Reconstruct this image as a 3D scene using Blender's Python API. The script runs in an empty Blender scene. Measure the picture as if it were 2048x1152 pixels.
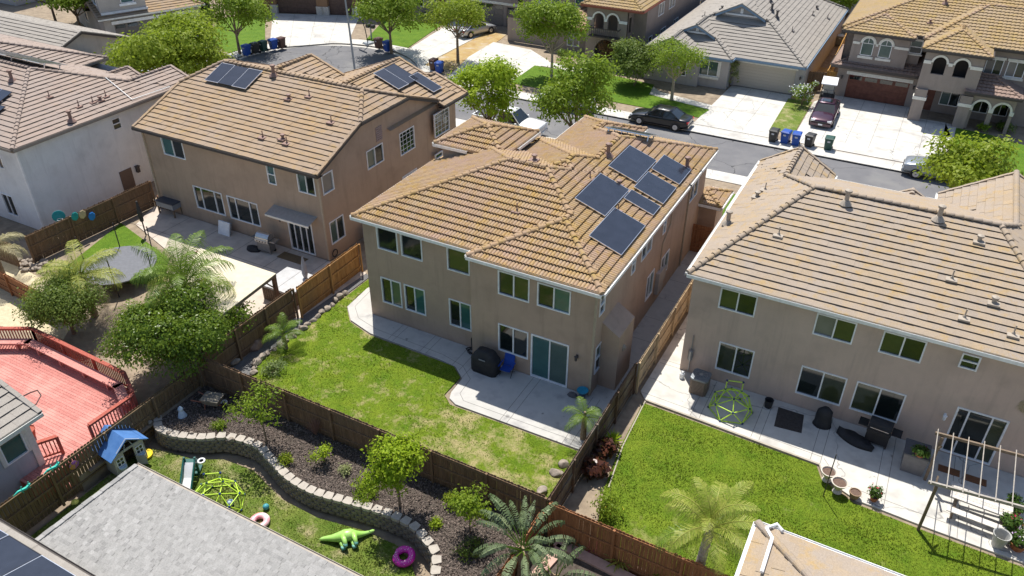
import bpy, bmesh, math, random
import numpy as np
from mathutils import Vector, Matrix
R = math.radians
random.seed(7)
rng = np.random.default_rng(7)
sc = bpy.context.scene
COL = sc.collection

# ---------------------------------------------------------------- camera, sky, sun, exposure
CAM = np.array([0.0, 0.0, 24.0]); FPX = 1584.54
_p, _r, _y = R(33.4368), R(0.28974), R(-28.0027)
_F = np.array([math.sin(_y)*math.cos(_p), math.cos(_y)*math.cos(_p), -math.sin(_p)])
_R0 = np.array([math.cos(_y), -math.sin(_y), 0.0]); _U0 = np.cross(_R0, _F)
_R = math.cos(_r)*_R0 + math.sin(_r)*_U0; _U = -math.sin(_r)*_R0 + math.cos(_r)*_U0
cam = bpy.data.objects.new('camera', bpy.data.cameras.new('camera')); COL.objects.link(cam)
cam.data.sensor_width = 36.0; cam.data.lens = FPX/2048*36.0; cam.data.clip_end = 2000
M4 = Matrix.Identity(4)
for i in range(3):
    M4[i][0], M4[i][1], M4[i][2], M4[i][3] = _R[i], _U[i], -_F[i], CAM[i]
cam.matrix_world = M4
sc.camera = cam
SUN_EL, SUN_AZ = R(63.8), R(-38.0)          # azimuth from +Y towards +X
w = bpy.data.worlds.new('World'); sc.world = w; w.use_nodes = True
nt = w.node_tree; nt.nodes.clear()
sky = nt.nodes.new('ShaderNodeTexSky'); sky.sky_type = 'NISHITA'; sky.sun_disc = False
sky.sun_elevation = SUN_EL; sky.sun_rotation = SUN_AZ % (2*math.pi)
bg = nt.nodes.new('ShaderNodeBackground'); bg.inputs['Strength'].default_value = 0.105
wo = nt.nodes.new('ShaderNodeOutputWorld')
nt.links.new(sky.outputs[0], bg.inputs[0]); nt.links.new(bg.outputs[0], wo.inputs[0])
sl = bpy.data.lights.new('sun', 'SUN'); sl.energy = 4.6; sl.angle = R(0.5); sl.color = (1.0, 0.955, 0.88)
so = bpy.data.objects.new('sun', sl); COL.objects.link(so)
to_sun = Vector((math.sin(SUN_AZ)*math.cos(SUN_EL), math.cos(SUN_AZ)*math.cos(SUN_EL), math.sin(SUN_EL)))
so.rotation_euler = to_sun.to_track_quat('Z', 'Y').to_euler(); so.location = (0, 0, 60)
vs = sc.view_settings; vs.view_transform = 'Standard'; vs.look = 'None'; vs.exposure = 0.38; vs.gamma = 1.0
sc.cycles.max_bounces = 6; sc.cycles.transparent_max_bounces = 6

# ---------------------------------------------------------------- measuring helpers
def ray(x, y): return _R*(x-1024)/FPX - _U*(y-576)/FPX + _F
def G(x, y, z=0.0):
    d = ray(x, y); p = CAM + d*(z-CAM[2])/d[2]; return (float(p[0]), float(p[1]))
def onY(x, y, Y):
    d = ray(x, y); p = CAM + d*(Y-CAM[1])/d[1]; return (float(p[0]), float(p[2]))
def onX(x, y, X):
    d = ray(x, y); p = CAM + d*(X-CAM[0])/d[0]; return (float(p[1]), float(p[2]))
def onP(x, y, pl):                          # plane z = a x + b y + c
    a, b, c = pl; d = ray(x, y); t = (a*CAM[0]+b*CAM[1]+c-CAM[2])/(d[2]-a*d[0]-b*d[1]); p = CAM+d*t
    return (float(p[0]), float(p[1]), float(p[2]))

# ---------------------------------------------------------------- mesh builder
class MB:
    def __init__(s): s.v = []; s.f = []; s.uv = []; s.mi = []
    def face(s, pts, uv=None, mi=0):
        n = len(s.v); s.v += [tuple(p) for p in pts]; s.f.append(tuple(range(n, n+len(pts))))
        s.uv.append(uv if uv is not None else (0.5, 0.5)); s.mi.append(mi)
    def poly(s, vs, fs, uv=None, mi=0):
        n = len(s.v); s.v += [tuple(p) for p in vs]
        for f in fs:
            s.f.append(tuple(n+i for i in f)); s.uv.append(uv if uv is not None else (0.5, 0.5)); s.mi.append(mi)
    def box(s, x0, x1, y0, y1, z0, z1, uv=None, mi=0):
        s.poly([(x0,y0,z0),(x1,y0,z0),(x1,y1,z0),(x0,y1,z0),(x0,y0,z1),(x1,y0,z1),(x1,y1,z1),(x0,y1,z1)],
               [(0,3,2,1),(4,5,6,7),(0,1,5,4),(1,2,6,5),(2,3,7,6),(3,0,4,7)], uv, mi)
    def obox(s, o, a, b, c, uv=None, mi=0):
        """box from corner o spanned by vectors a, b, c"""
        o, a, b, c = (Vector(q) for q in (o, a, b, c))
        s.poly([o, o+a, o+a+b, o+b, o+c, o+a+c, o+a+b+c, o+b+c],
               [(0,3,2,1),(4,5,6,7),(0,1,5,4),(1,2,6,5),(2,3,7,6),(3,0,4,7)], uv, mi)
    def cbox(s, cx, cy, z0, sx, sy, sz, rot=0, uv=None, mi=0):
        c, sn = math.cos(rot), math.sin(rot)
        a = Vector((c*sx, sn*sx, 0)); b = Vector((-sn*sy, c*sy, 0))
        s.obox(Vector((cx, cy, z0))-a/2-b/2, a, b, (0, 0, sz), uv, mi)
    def tube(s, pts, r, n=6, cap=True, uv=None, mi=0):
        pts = [Vector(p) for p in pts]; rs = r if isinstance(r, (list, tuple)) else [r]*len(pts)
        rings = []
        for i, p in enumerate(pts):
            d = (pts[min(i+1, len(pts)-1)]-pts[max(i-1, 0)]).normalized()
            a = d.orthogonal().normalized() if i == 0 else (a0 - d*a0.dot(d)).normalized()
            a0 = a; b = d.cross(a)
            rings.append([p+(a*math.cos(2*math.pi*k/n)+b*math.sin(2*math.pi*k/n))*rs[i] for k in range(n)])
        vs = [q for ring in rings for q in ring]; fs = []
        for i in range(len(pts)-1):
            for k in range(n):
                fs.append((i*n+k, i*n+(k+1) % n, (i+1)*n+(k+1) % n, (i+1)*n+k))
        if cap: fs.append(tuple(range(n))[::-1]); fs.append(tuple((len(pts)-1)*n+k for k in range(n)))
        s.poly(vs, fs, uv, mi)
    def lathe(s, prof, c=(0, 0, 0), n=16, uv=None, mi=0, sx=1, sy=1):
        vs = []; fs = []
        for r, z in prof:
            for k in range(n):
                t = 2*math.pi*k/n; vs.append((c[0]+r*math.cos(t)*sx, c[1]+r*math.sin(t)*sy, c[2]+z))
        for i in range(len(prof)-1):
            for k in range(n): fs.append((i*n+k, i*n+(k+1) % n, (i+1)*n+(k+1) % n, (i+1)*n+k))
        if prof[0][0] > 1e-6: fs.append(tuple(range(n))[::-1])
        if prof[-1][0] > 1e-6: fs.append(tuple((len(prof)-1)*n+k for k in range(n)))
        s.poly(vs, fs, uv, mi)
    def loft(s, rings, close=True, cap=True, uv=None, mi=0):
        n = len(rings[0]); vs = [q for r in rings for q in r]; fs = []
        for i in range(len(rings)-1):
            for k in range(n if close else n-1): fs.append((i*n+k, i*n+(k+1) % n, (i+1)*n+(k+1) % n, (i+1)*n+k))
        if cap: fs.append(tuple(range(n))[::-1]); fs.append(tuple((len(rings)-1)*n+k for k in range(n)))
        s.poly(vs, fs, uv, mi)
    def prism(s, pts, z0, z1, uv=None, mi=0):
        n = len(pts); vs = [(p[0], p[1], z0) for p in pts]+[(p[0], p[1], z1) for p in pts]
        fs = [tuple(range(n))[::-1], tuple(range(n, 2*n))]+[(i, (i+1) % n, n+(i+1) % n, n+i) for i in range(n)]
        s.poly(vs, fs, uv, mi)
    def build(s, name, mat, parent=None, off=None, smooth=False):
        if off is None: off = woff(parent)
        me = bpy.data.meshes.new(name)
        me.from_pydata([(a-off[0], b-off[1], c-off[2]) for a, b, c in s.v], [], s.f)
        mats = mat if isinstance(mat, (list, tuple)) else [mat]
        for m in mats: me.materials.append(m)
        if len(mats) > 1: me.polygons.foreach_set('material_index', s.mi)
        if any(u != (0.5, 0.5) for u in s.uv):
            ul = me.uv_layers.new(name='UVMap'); arr = np.empty((len(me.loops), 2), np.float32); k = 0
            for f, u in zip(s.f, s.uv):
                arr[k:k+len(f)] = u; k += len(f)
            ul.data.foreach_set('uv', arr.ravel())
        if smooth: me.polygons.foreach_set('use_smooth', [True]*len(me.polygons))
        me.update(); me.validate()
        o = bpy.data.objects.new(name, me); COL.objects.link(o)
        if parent: o.parent = parent
        return o
def fixn(o):
    bm = bmesh.new(); bm.from_mesh(o.data); bmesh.ops.remove_doubles(bm, verts=bm.verts, dist=1e-4)
    bmesh.ops.recalc_face_normals(bm, faces=bm.faces); bm.to_mesh(o.data); bm.free(); return o
def woff(p):
    """world offset of a part's parent (unrotated things are modelled at their place in the world)"""
    while p is not None:
        if p.get('_o'): return p.location
        p = p.parent
    return (0, 0, 0)
def tag(o, label, cat, group=None, kind=None):
    o['label'] = label; o['category'] = cat
    if group: o['group'] = group
    if kind: o['kind'] = kind
    return o
def thing(name, label, cat, loc=(0, 0, 0), rz=0, group=None, world=False):
    o = bpy.data.objects.new(name, None); COL.objects.link(o); o.location = loc; o.rotation_euler = (0, 0, rz)
    o.empty_display_size = 0.2
    if world: o['_o'] = 1
    return tag(o, label, cat, group)
def dup(root, loc, rz, label=None, group=None, scale=None):
    r = root.copy(); COL.objects.link(r); r.location = loc; r.rotation_euler = (0, 0, rz)
    if label: r['label'] = label
    if group: r['group'] = group
    if scale: r.scale = (scale,)*3
    for ch in list(root.children):
        c = ch.copy(); COL.objects.link(c); c.parent = r
        for g in list(ch.children):
            d = g.copy(); COL.objects.link(d); d.parent = c
    return r
def struct(name, mb, mat, kind='structure', smooth=False):
    o = mb.build(name, mat, None, (0, 0, 0), smooth); o['kind'] = kind; return o

# ---------------------------------------------------------------- materials
MATS = {}
def nodes(name):
    m = bpy.data.materials.new(name); m.use_nodes = True; n = m.node_tree
    return m, n, n.nodes['Principled BSDF']
def L(n, a, b): n.links.new(a, b)
def noise(n, scale, detail=4, rough=.6, coord=None, vec=None):
    t = n.nodes.new('ShaderNodeTexNoise'); t.inputs['Scale'].default_value = scale
    t.inputs['Detail'].default_value = detail; t.inputs['Roughness'].default_value = rough
    if vec is None:
        c = n.nodes.new('ShaderNodeTexCoord'); vec = c.outputs[coord or 'Object']
    L(n, vec, t.inputs['Vector']); return t.outputs['Fac']
def ramp(n, fac, lo, hi):
    r = n.nodes.new('ShaderNodeMapRange'); r.inputs[1].default_value = lo; r.inputs[2].default_value = hi
    L(n, fac, r.inputs[0]); return r.outputs[0]
def mixc(n, fac, a, b, mode='MIX'):
    x = n.nodes.new('ShaderNodeMix'); x.data_type = 'RGBA'; x.blend_type = mode
    for k, val in ((0, fac), (6, a), (7, b)):
        if hasattr(val, 'links') or hasattr(val, 'is_linked'): L(n, val, x.inputs[k])
        elif k == 0: x.inputs[0].default_value = val
        else: x.inputs[k].default_value = (*val, 1) if len(val) == 3 else val
    return x.outputs[2]
def bump(n, bs, h, strength, dist=.02):
    b = n.nodes.new('ShaderNodeBump'); b.inputs['Strength'].default_value = strength; b.inputs['Distance'].default_value = dist
    L(n, h, b.inputs['Height']); L(n, b.outputs[0], bs.inputs['Normal'])
def mat(name, c1, c2=None, scale=6, rough=.8, bmp=0, bscale=None, metal=0, spec=.4, lo=.35, hi=.65, c3=None, s3=1, coat=0, detail=4):
    if name in MATS: return MATS[name]
    m, n, bs = nodes(name); MATS[name] = m
    bs.inputs['Roughness'].default_value = rough; bs.inputs['Metallic'].default_value = metal
    bs.inputs['Specular IOR Level'].default_value = spec; bs.inputs['Coat Weight'].default_value = coat
    if c2 is None: c2 = tuple(min(1, q*1.18) for q in c1)
    f = ramp(n, noise(n, scale, detail), lo, hi); col = mixc(n, f, c1, c2)
    if c3: col = mixc(n, ramp(n, noise(n, s3, 3), .52, .72), col, c3)
    L(n, col, bs.inputs['Base Color'])
    if bmp: bump(n, bs, noise(n, bscale or scale*4, 5), bmp)
    return m
def roofmat(name, cols, stain, lichen=None, lf=(.5, .7), bmp=.3, sr=(.42, .66)):
    """per tile tint (tile id in the UV) plus weathering noise"""
    m, n, bs = nodes(name); MATS[name] = m; bs.inputs['Roughness'].default_value = .85; bs.inputs['Specular IOR Level'].default_value = .25
    uv = n.nodes.new('ShaderNodeUVMap'); wn = n.nodes.new('ShaderNodeTexWhiteNoise'); wn.noise_dimensions = '2D'
    L(n, uv.outputs[0], wn.inputs['Vector'])
    cr = n.nodes.new('ShaderNodeValToRGB'); e = cr.color_ramp.elements
    e[0].color = (*cols[0], 1); e[1].color = (*cols[-1], 1)
    for k in range(1, len(cols)-1):
        q = e.new(k/(len(cols)-1)); q.color = (*cols[k], 1)
    L(n, wn.outputs['Value'], cr.inputs[0]); col = cr.outputs[0]
    col = mixc(n, ramp(n, noise(n, .35, 5, .65), *sr), col, stain)
    if lichen: col = mixc(n, ramp(n, noise(n, 1.7, 6, .7), *lf), col, lichen)
    spk = ramp(n, noise(n, 22, 3), .3, .7)
    col = mixc(n, .13, col, mixc(n, spk, (.0, .0, .0), (1, 1, 1)), 'OVERLAY')
    L(n, col, bs.inputs['Base Color'])
    if bmp: bump(n, bs, noise(n, 40, 4), bmp, .01)
    return m
def woodmat(name, c1, c2, rough=.8, weath=None):
    """per board tint (board id in the UV), grain stretched along Z, weathered patches"""
    m, n, bs = nodes(name); MATS[name] = m; bs.inputs['Roughness'].default_value = rough; bs.inputs['Specular IOR Level'].default_value = .2
    uv = n.nodes.new('ShaderNodeUVMap'); wn = n.nodes.new('ShaderNodeTexWhiteNoise'); wn.noise_dimensions = '2D'
    L(n, uv.outputs[0], wn.inputs['Vector'])
    tc = n.nodes.new('ShaderNodeTexCoord'); mp = n.nodes.new('ShaderNodeMapping'); mp.inputs['Scale'].default_value = (14, 14, 1.1)
    L(n, tc.outputs['Object'], mp.inputs[0])
    g = noise(n, 1.5, 5, .7, vec=mp.outputs[0])
    col = mixc(n, wn.outputs['Value'], c1, c2)
    col = mixc(n, .55, col, mixc(n, ramp(n, g, .3, .7), (.18, .18, .18), (.85, .85, .85)), 'OVERLAY')
    if weath: col = mixc(n, ramp(n, noise(n, .8, 4), .5, .72), col, weath)
    L(n, col, bs.inputs['Base Color']); bump(n, bs, g, .3, .01)
    return m
def leafmat(name, c1, c2, trans=.35, rough=.55):
    m, n, bs = nodes(name); MATS[name] = m
    bs.inputs['Roughness'].default_value = rough; bs.inputs['Specular IOR Level'].default_value = .3
    uv = n.nodes.new('ShaderNodeUVMap'); wn = n.nodes.new('ShaderNodeTexWhiteNoise'); wn.noise_dimensions = '2D'
    L(n, uv.outputs[0], wn.inputs['Vector'])
    col = mixc(n, wn.outputs['Value'], c1, c2); L(n, col, bs.inputs['Base Color'])
    tr = n.nodes.new('ShaderNodeBsdfTranslucent'); L(n, mixc(n, .5, col, (.25, .35, .03)), tr.inputs['Color'])
    mx = n.nodes.new('ShaderNodeMixShader'); mx.inputs[0].default_value = trans
    L(n, bs.outputs[0], mx.inputs[1]); L(n, tr.outputs[0], mx.inputs[2])
    L(n, mx.outputs[0], n.nodes['Material Output'].inputs['Surface'])
    return m
def glassmat(name, c1, c2, stripes=0, rough=.06):
    m, n, bs = nodes(name); MATS[name] = m; bs.inputs['Roughness'].default_value = rough
    bs.inputs['Specular IOR Level'].default_value = .5; bs.inputs['IOR'].default_value = 1.7
    f = ramp(n, noise(n, .7, 3), .3, .7)
    col = mixc(n, f, c1, c2)
    if stripes:
        tc = n.nodes.new('ShaderNodeTexCoord'); wv = n.nodes.new('ShaderNodeTexWave'); wv.bands_direction = 'Z'
        wv.inputs['Scale'].default_value = stripes; L(n, tc.outputs['Object'], wv.inputs['Vector'])
        col = mixc(n, mixc(n, .5, wv.outputs['Color'], (.5, .5, .5)), mixc(n, .6, col, (0, 0, 0)), col)
    L(n, col, bs.inputs['Base Color'])
    return m
def wear(m, crack=None, spots=None, csc=.16):
    """cracks and stains with shapes of their own on paving"""
    n = m.node_tree; bs = n.nodes['Principled BSDF']; col = bs.inputs['Base Color'].links[0].from_socket; tc = n.nodes.new('ShaderNodeTexCoord')
    if crack:
        nz = n.nodes.new('ShaderNodeTexNoise'); nz.inputs['Scale'].default_value = 1.3; L(n, tc.outputs['Object'], nz.inputs['Vector'])
        ad = n.nodes.new('ShaderNodeVectorMath'); ad.operation = 'MULTIPLY_ADD'; L(n, nz.outputs['Color'], ad.inputs[0]); ad.inputs[1].default_value = (.9, .9, .9); L(n, tc.outputs['Object'], ad.inputs[2])
        vo = n.nodes.new('ShaderNodeTexVoronoi'); vo.feature = 'DISTANCE_TO_EDGE'; vo.inputs['Scale'].default_value = csc; L(n, ad.outputs[0], vo.inputs['Vector'])
        col = mixc(n, ramp(n, vo.outputs['Distance'], .006, .002), col, crack)
    if spots:
        col = mixc(n, ramp(n, noise(n, .55, 5, .6), .62, .7), col, spots); col = mixc(n, ramp(n, noise(n, 2.3, 4, .6), .68, .74), col, tuple(q*.7 for q in spots))
    L(n, col, bs.inputs['Base Color']); return m
def stucco(name, c):
    m = stucco_(name, c); n = m.node_tree; bs = n.nodes['Principled BSDF']; src = bs.inputs['Base Color'].links[0].from_socket
    tc = n.nodes.new('ShaderNodeTexCoord'); mp = n.nodes.new('ShaderNodeMapping'); mp.inputs['Scale'].default_value = (2.2, 2.2, .22); L(n, tc.outputs['Object'], mp.inputs[0])
    col = mixc(n, ramp(n, noise(n, 1.0, 6, .7, vec=mp.outputs[0]), .52, .8), src, tuple(q*.80 for q in c))
    col = mixc(n, ramp(n, noise(n, 35, 3, .8), .3, .75), mixc(n, .12, col, (0, 0, 0)), col); L(n, col, bs.inputs['Base Color']); return m
def stucco_(name, c):
    return mat(name, c, tuple(q*1.1 for q in c), scale=1.2, rough=.92, bmp=.35, bscale=60, spec=.2, c3=tuple(q*.84 for q in c), s3=.6, detail=7)
def grassmat(name, a, b, dry, dryamt=(.55, .75), grad=None):
    m, n, bs = nodes(name); MATS[name] = m; bs.inputs['Roughness'].default_value = .8; bs.inputs['Specular IOR Level'].default_value = .15
    f1 = ramp(n, noise(n, 1.1, 6, .7), .35, .65); f2 = ramp(n, noise(n, 14, 4, .7), .3, .7)
    col = mixc(n, f1, a, b); col = mixc(n, .6, col, mixc(n, f2, (.22, .22, .22), (.8, .8, .8)), 'OVERLAY')
    fd = noise(n, .9, 7, .75)
    if grad:
        tc = n.nodes.new('ShaderNodeTexCoord'); d = n.nodes.new('ShaderNodeVectorMath'); d.operation = 'DISTANCE'
        L(n, tc.outputs['Object'], d.inputs[0]); d.inputs[1].default_value = grad[:3]
        gd = n.nodes.new('ShaderNodeMapRange'); gd.inputs[1].default_value = 0; gd.inputs[2].default_value = grad[3]
        gd.inputs[3].default_value = .13; gd.inputs[4].default_value = 0
        L(n, d.outputs['Value'], gd.inputs[0])
        ad = n.nodes.new('ShaderNodeMath'); ad.operation = 'ADD'; L(n, fd, ad.inputs[0]); L(n, gd.outputs[0], ad.inputs[1]); fd = ad.outputs[0]
    col = mixc(n, ramp(n, fd, *dryamt), col, dry)
    L(n, col, bs.inputs['Base Color']); bump(n, bs, noise(n, 30, 4, .8), .9, .06)
    return m

# ---------------------------------------------------------------- roofs
class Blk:
    """one roof block: rectangle + planes z = a x + b y + c (height = lowest of the planes)"""
    def __init__(s, x0, x1, y0, y1, E, back=.35, front=.35, left=.35, right=.35, extra=()):
        s.d = (x0, x1, y0, y1); s.E = E; s.pl = []; s.dirs = []
        if back: s.pl.append((0, back, E-back*y0)); s.dirs.append('b')
        if front: s.pl.append((0, -front, E+front*y1)); s.dirs.append('f')
        if left: s.pl.append((left, 0, E-left*x0)); s.dirs.append('l')
        if right: s.pl.append((-right, 0, E+right*x1)); s.dirs.append('r')
        for side, z, sl_ in extra:
            if side == 'l': s.pl.append((sl_, 0, z-sl_*x0))
            if side == 'r': s.pl.append((-sl_, 0, z+sl_*x1))
            if side == 'f': s.pl.append((0, -sl_, z+sl_*y1))
            if side == 'b': s.pl.append((0, sl_, z-sl_*y0))
            s.dirs.append(side)
    def inside(s, x, y, e=0): return s.d[0]-e <= x <= s.d[1]+e and s.d[2]-e <= y <= s.d[3]+e
    def raw(s, x, y): return min(a*x+b*y+c for a, b, c in s.pl)
    def h(s, x, y, e=1e-6): return s.raw(x, y) if s.inside(x, y, e) else -1e9
    def face(s, i):
        x0, x1, y0, y1 = s.d; P = [(x0, y0), (x1, y0), (x1, y1), (x0, y1)]
        for j, q in enumerate(s.pl):
            if j != i: P = clip(P, s.pl[i][0]-q[0], s.pl[i][1]-q[1], s.pl[i][2]-q[2])
        return P
def clip(P, a, b, c):
    """keep a x + b y + c <= 0"""
    out = []
    for i in range(len(P)):
        p, q = P[i], P[(i+1) % len(P)]; dp = a*p[0]+b*p[1]+c; dq = a*q[0]+b*q[1]+c
        if dp <= 1e-9: out.append(p)
        if (dp < -1e-9 and dq > 1e-9) or (dp > 1e-9 and dq < -1e-9):
            t = dp/(dp-dq); out.append((p[0]+t*(q[0]-p[0]), p[1]+t*(q[1]-p[1])))
    return out
def HT(blks, x, y, skip=None): return max([b.h(x, y) for k, b in enumerate(blks) if k != skip] or [-1e9])
def build_roof(root, blks, m_tile, m_cap, m_trim, m_soffit, style='flat', course=.37, wid=.33, rise=.05, capstep=.36, capr=.11, eave=True, amp=.045, under=None, gut=None, crown=True):
    T = MB(); CL = []; FL = []; SL_ = []; rnd = random.Random(3)
    for bi, B in enumerate(blks):
        for i, (a, b, c) in enumerate(B.pl):
            P = B.face(i)
            if len(P) < 3: continue
            s_ = math.hypot(a, b); up = (a/s_, b/s_); ua = (up[1], -up[0])
            Q = [(p[0]*ua[0]+p[1]*ua[1], p[0]*up[0]+p[1]*up[1]) for p in P]
            tmin = min(q[1] for q in Q); tmax = max(q[1] for q in Q); dt = course/math.sqrt(1+s_*s_)
            k0 = 0 if abs(c+s_*tmin-B.E) < .01 else 0
            nk = int(math.ceil((tmax-tmin)/dt-1e-6)); zl = -.003*bi
            ns = 4 if style == 'barrel' else 1
            for k in range(nk):
                t0 = tmin+k*dt; t1 = min(t0+dt, tmax)
                if t1-t0 < .02: continue
                St = clip(clip(Q, 0, -1, t0), 0, 1, -t1)
                if len(St) < 3: continue
                ulo = min(q[0] for q in St); uhi = max(q[0] for q in St); off = (k % 2)*.5*wid if style == 'flat' else 0
                j0 = int(math.floor((ulo-off)/wid)); j1 = int(math.ceil((uhi-off)/wid))
                for j in range(j0, j1):
                    lift = rnd.uniform(-.007, .01) if style == 'flat' else rnd.uniform(-.003, .003)
                    tid = (j+bi*57+i*131+.5, k+i*17+.5)
                    for ss in range(ns):
                        ua0 = off+(j+ss/ns)*wid; ua1 = off+(j+(ss+1)/ns)*wid
                        cell = clip(clip(St, -1, 0, ua0), 1, 0, -ua1)
                        if len(cell) < 3: continue
                        cu = sum(q[0] for q in cell)/len(cell); ct = sum(q[1] for q in cell)/len(cell)
                        x = cu*ua[0]+ct*up[0]; y = cu*ua[1]+ct*up[1]; z = a*x+b*y+c; skip = False
                        for ob, OB in enumerate(blks):
                            if ob == bi or not OB.inside(x, y): continue
                            hz = OB.raw(x, y)
                            if hz > z+.16 or (abs(hz-z) < .012 and ob < bi): skip = True; break
                        if skip: continue
                        def zz(u, t):
                            base = c+s_*t+zl+lift+rise*(1-(t-t0)/dt)
                            if style == 'barrel':
                                ph = (u-off)/wid % 1.0; base += amp*(math.sin(math.pi*ph)**.8)*(1-.25*(t-t0)/dt)
                            return base
                        pts = [(q[0]*ua[0]+q[1]*up[0], q[0]*ua[1]+q[1]*up[1], zz(*q)) for q in cell]
                        T.face(pts[::-1], tid)
                        low = [(q, p) for q, p in zip(cell, pts) if abs(q[1]-t0) < 1e-5]
                        if len(low) >= 2:
                            low.sort(key=lambda r: r[0][0]); p, q = low[0][1], low[-1][1]
                            uc_ = .07 if k else .0; zb0 = c+s_*(t0+uc_)+zl-.012-(.03 if not k else 0); bx_, by_ = up[0]*uc_, up[1]*uc_
                            T.face([q, p, (p[0]+bx_, p[1]+by_, zb0), (q[0]+bx_, q[1]+by_, zb0)], tid)
            # under layer so that no gap shows the loft
            T.face([(p[0], p[1], a*p[0]+b*p[1]+c-.05-.003*bi) for p in P][::-1], (.3, .3))
            # hip / ridge caps
            for e in range(len(P)):
                p, q = P[e], P[(e+1) % len(P)]; mx, my = (p[0]+q[0])/2, (p[1]+q[1])/2
                Lh = math.hypot(q[0]-p[0], q[1]-p[1])
                if Lh < .15: continue
                zp = a*mx+b*my+c; others = [j for j in range(len(B.pl)) if j != i and abs(B.pl[j][0]*mx+B.pl[j][1]*my+B.pl[j][2]-zp) < .01]
                onb = min(abs(mx-B.d[0]), abs(mx-B.d[1]), abs(my-B.d[2]), abs(my-B.d[3])) < 1e-4
                z_p = a*p[0]+b*p[1]+c; z_q = a*q[0]+b*q[1]+c
                dx, dy = (q[0]-p[0])/Lh, (q[1]-p[1])/Lh; nx, ny = dy, -dx
                if others and min(others) > i and not onb and crown:
                    lo, hi = ((p, z_p), (q, z_q)) if z_p <= z_q else ((q, z_q), (p, z_p))
                    n = max(1, int(Lh/capstep)); C = MB(); CL.append(C); gapk = -9
                    for k in range(n+1):
                        f0 = k*capstep/Lh; f1 = min(1, (k*capstep+capstep+.06)/Lh)
                        if f1-f0 < .03: continue
                        x = lo[0][0]+(hi[0][0]-lo[0][0])*(f0+f1)/2; y = lo[0][1]+(hi[0][1]-lo[0][1])*(f0+f1)/2
                        z = lo[1]+(hi[1]-lo[1])*(f0+f1)/2; d_ = .12
                        h0 = HT(blks, x, y); h1 = HT(blks, x+nx*d_, y+ny*d_); h2 = HT(blks, x-nx*d_, y-ny*d_)
                        if h0 > z+.1 or h1 < -1e8 or h2 < -1e8 or 2*z-h1-h2 < .018: continue
                        if C.f and k != gapk+1: C = MB(); CL.append(C)
                        gapk = k
                        A = Vector((lo[0][0]+(hi[0][0]-lo[0][0])*f0, lo[0][1]+(hi[0][1]-lo[0][1])*f0, lo[1]+(hi[1]-lo[1])*f0))
                        Bv = Vector((lo[0][0]+(hi[0][0]-lo[0][0])*f1, lo[0][1]+(hi[0][1]-lo[0][1])*f1, lo[1]+(hi[1]-lo[1])*f1))
                        nrm = Vector((nx, ny, 0)); rings = []
                        for (pt, r_, dz) in ((A, capr*1.12, .045), (Bv, capr*.92, .0)):
                            ring = []
                            for m in range(7):
                                an = math.pi*m/6; ring.append(pt+nrm*(math.cos(an)*r_)+Vector((0, 0, math.sin(an)*r_*.85+dz+rise*.6-.02)))
                            rings.append(ring)
                        C.loft(rings, close=False, cap=True, uv=(rnd.randint(0, 99)+.5, rnd.randint(0, 99)+.5))
                elif onb and eave:
                    out = None
                    for ddx, ddy in ((nx, ny), (-nx, -ny)):
                        if not B.inside(mx+ddx*.05, my+ddy*.05): out = (ddx, ddy)
                    if out is None: continue
                    level = abs(z_p-z_q) < .01
                    n = max(1, int(Lh/.5)); run = None; segs = []
                    for k in range(n):
                        f = (k+.5)/n; x = p[0]+(q[0]-p[0])*f; y = p[1]+(q[1]-p[1])*f; z = z_p+(z_q-z_p)*f
                        ok = HT(blks, x+out[0]*.06, y+out[1]*.06, bi) < z-.25 and HT(blks, x, y, bi) < z+.05 and not any(o_.inside(x, y, 2e-3) and abs(o_.raw(x, y)-z) < .03 for o_ in blks[:bi])
                        if ok: run = (run[0], k+1) if run else (k, k+1)
                        elif run: segs.append(run); run = None
                    if run: segs.append(run)
                    for k0_, k1_ in segs:
                        fa, fb = k0_/n, k1_/n
                        A = Vector((p[0]+(q[0]-p[0])*fa, p[1]+(q[1]-p[1])*fa, z_p+(z_q-z_p)*fa))
                        Bv = Vector((p[0]+(q[0]-p[0])*fb, p[1]+(q[1]-p[1])*fb, z_p+(z_q-z_p)*fb))
                        o3 = Vector((out[0], out[1], 0)); F = MB(); S = MB(); C = MB(); FL.append(F); SL_.append(S); CL.append(C)
                        if level:
                            # gutter: a real trough (back, floor, lip)
                            F.obox(A+Vector((0, 0, -.03)), Bv-A, o3*.088, (0, 0, .012))
                            F.obox(A+o3*.088+Vector((0, 0, -.135)), Bv-A, o3*.016, (0, 0, .16))
                            for end in (A, Bv-(Bv-A).normalized()*.012): F.obox(end+Vector((0, 0, -.018)), (Bv-A).normalized()*.012, o3*.088, (0, 0, .034))
                            S.obox(A-o3*.012+Vector((0, 0, -.2)), Bv-A, o3*.010, (0, 0, .19))
                            S.obox(A-o3*.5+Vector((0, 0, -.2)), Bv-A, o3*.486, (0, 0, .012))
                        else:
                            S.obox(A-o3*.035+Vector((0, 0, -.2)), Bv-A, o3*.04, (0, 0, .20))
                            S.obox(A-o3*.5+Vector((0, 0, -.14)), Bv-A, o3*.46, (0, 0, .012))
                            nn = max(1, int((Bv-A).length/capstep)); 
                            for k in range(nn):
                                a_ = A+(Bv-A)*(k/nn); b_ = A+(Bv-A)*((k+1.05)/nn)
                                C.obox(a_-o3*.13+Vector((0, 0, .0)), b_-a_, o3*.18, (0, 0, rise+.035+.012*(k % 2)), uv=(rnd.randint(0, 99)+.5, k+.5))
    r = T.build('roof', m_tile, root)
    for C in CL:
        if C.f: C.build('ridge_tiles', m_cap, r)
    for F in FL:
        if F.f: F.build('gutter', gut or m_trim, r)
    for S in SL_:
        if S.f: S.build('eave', m_soffit, r)
    return r

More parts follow.
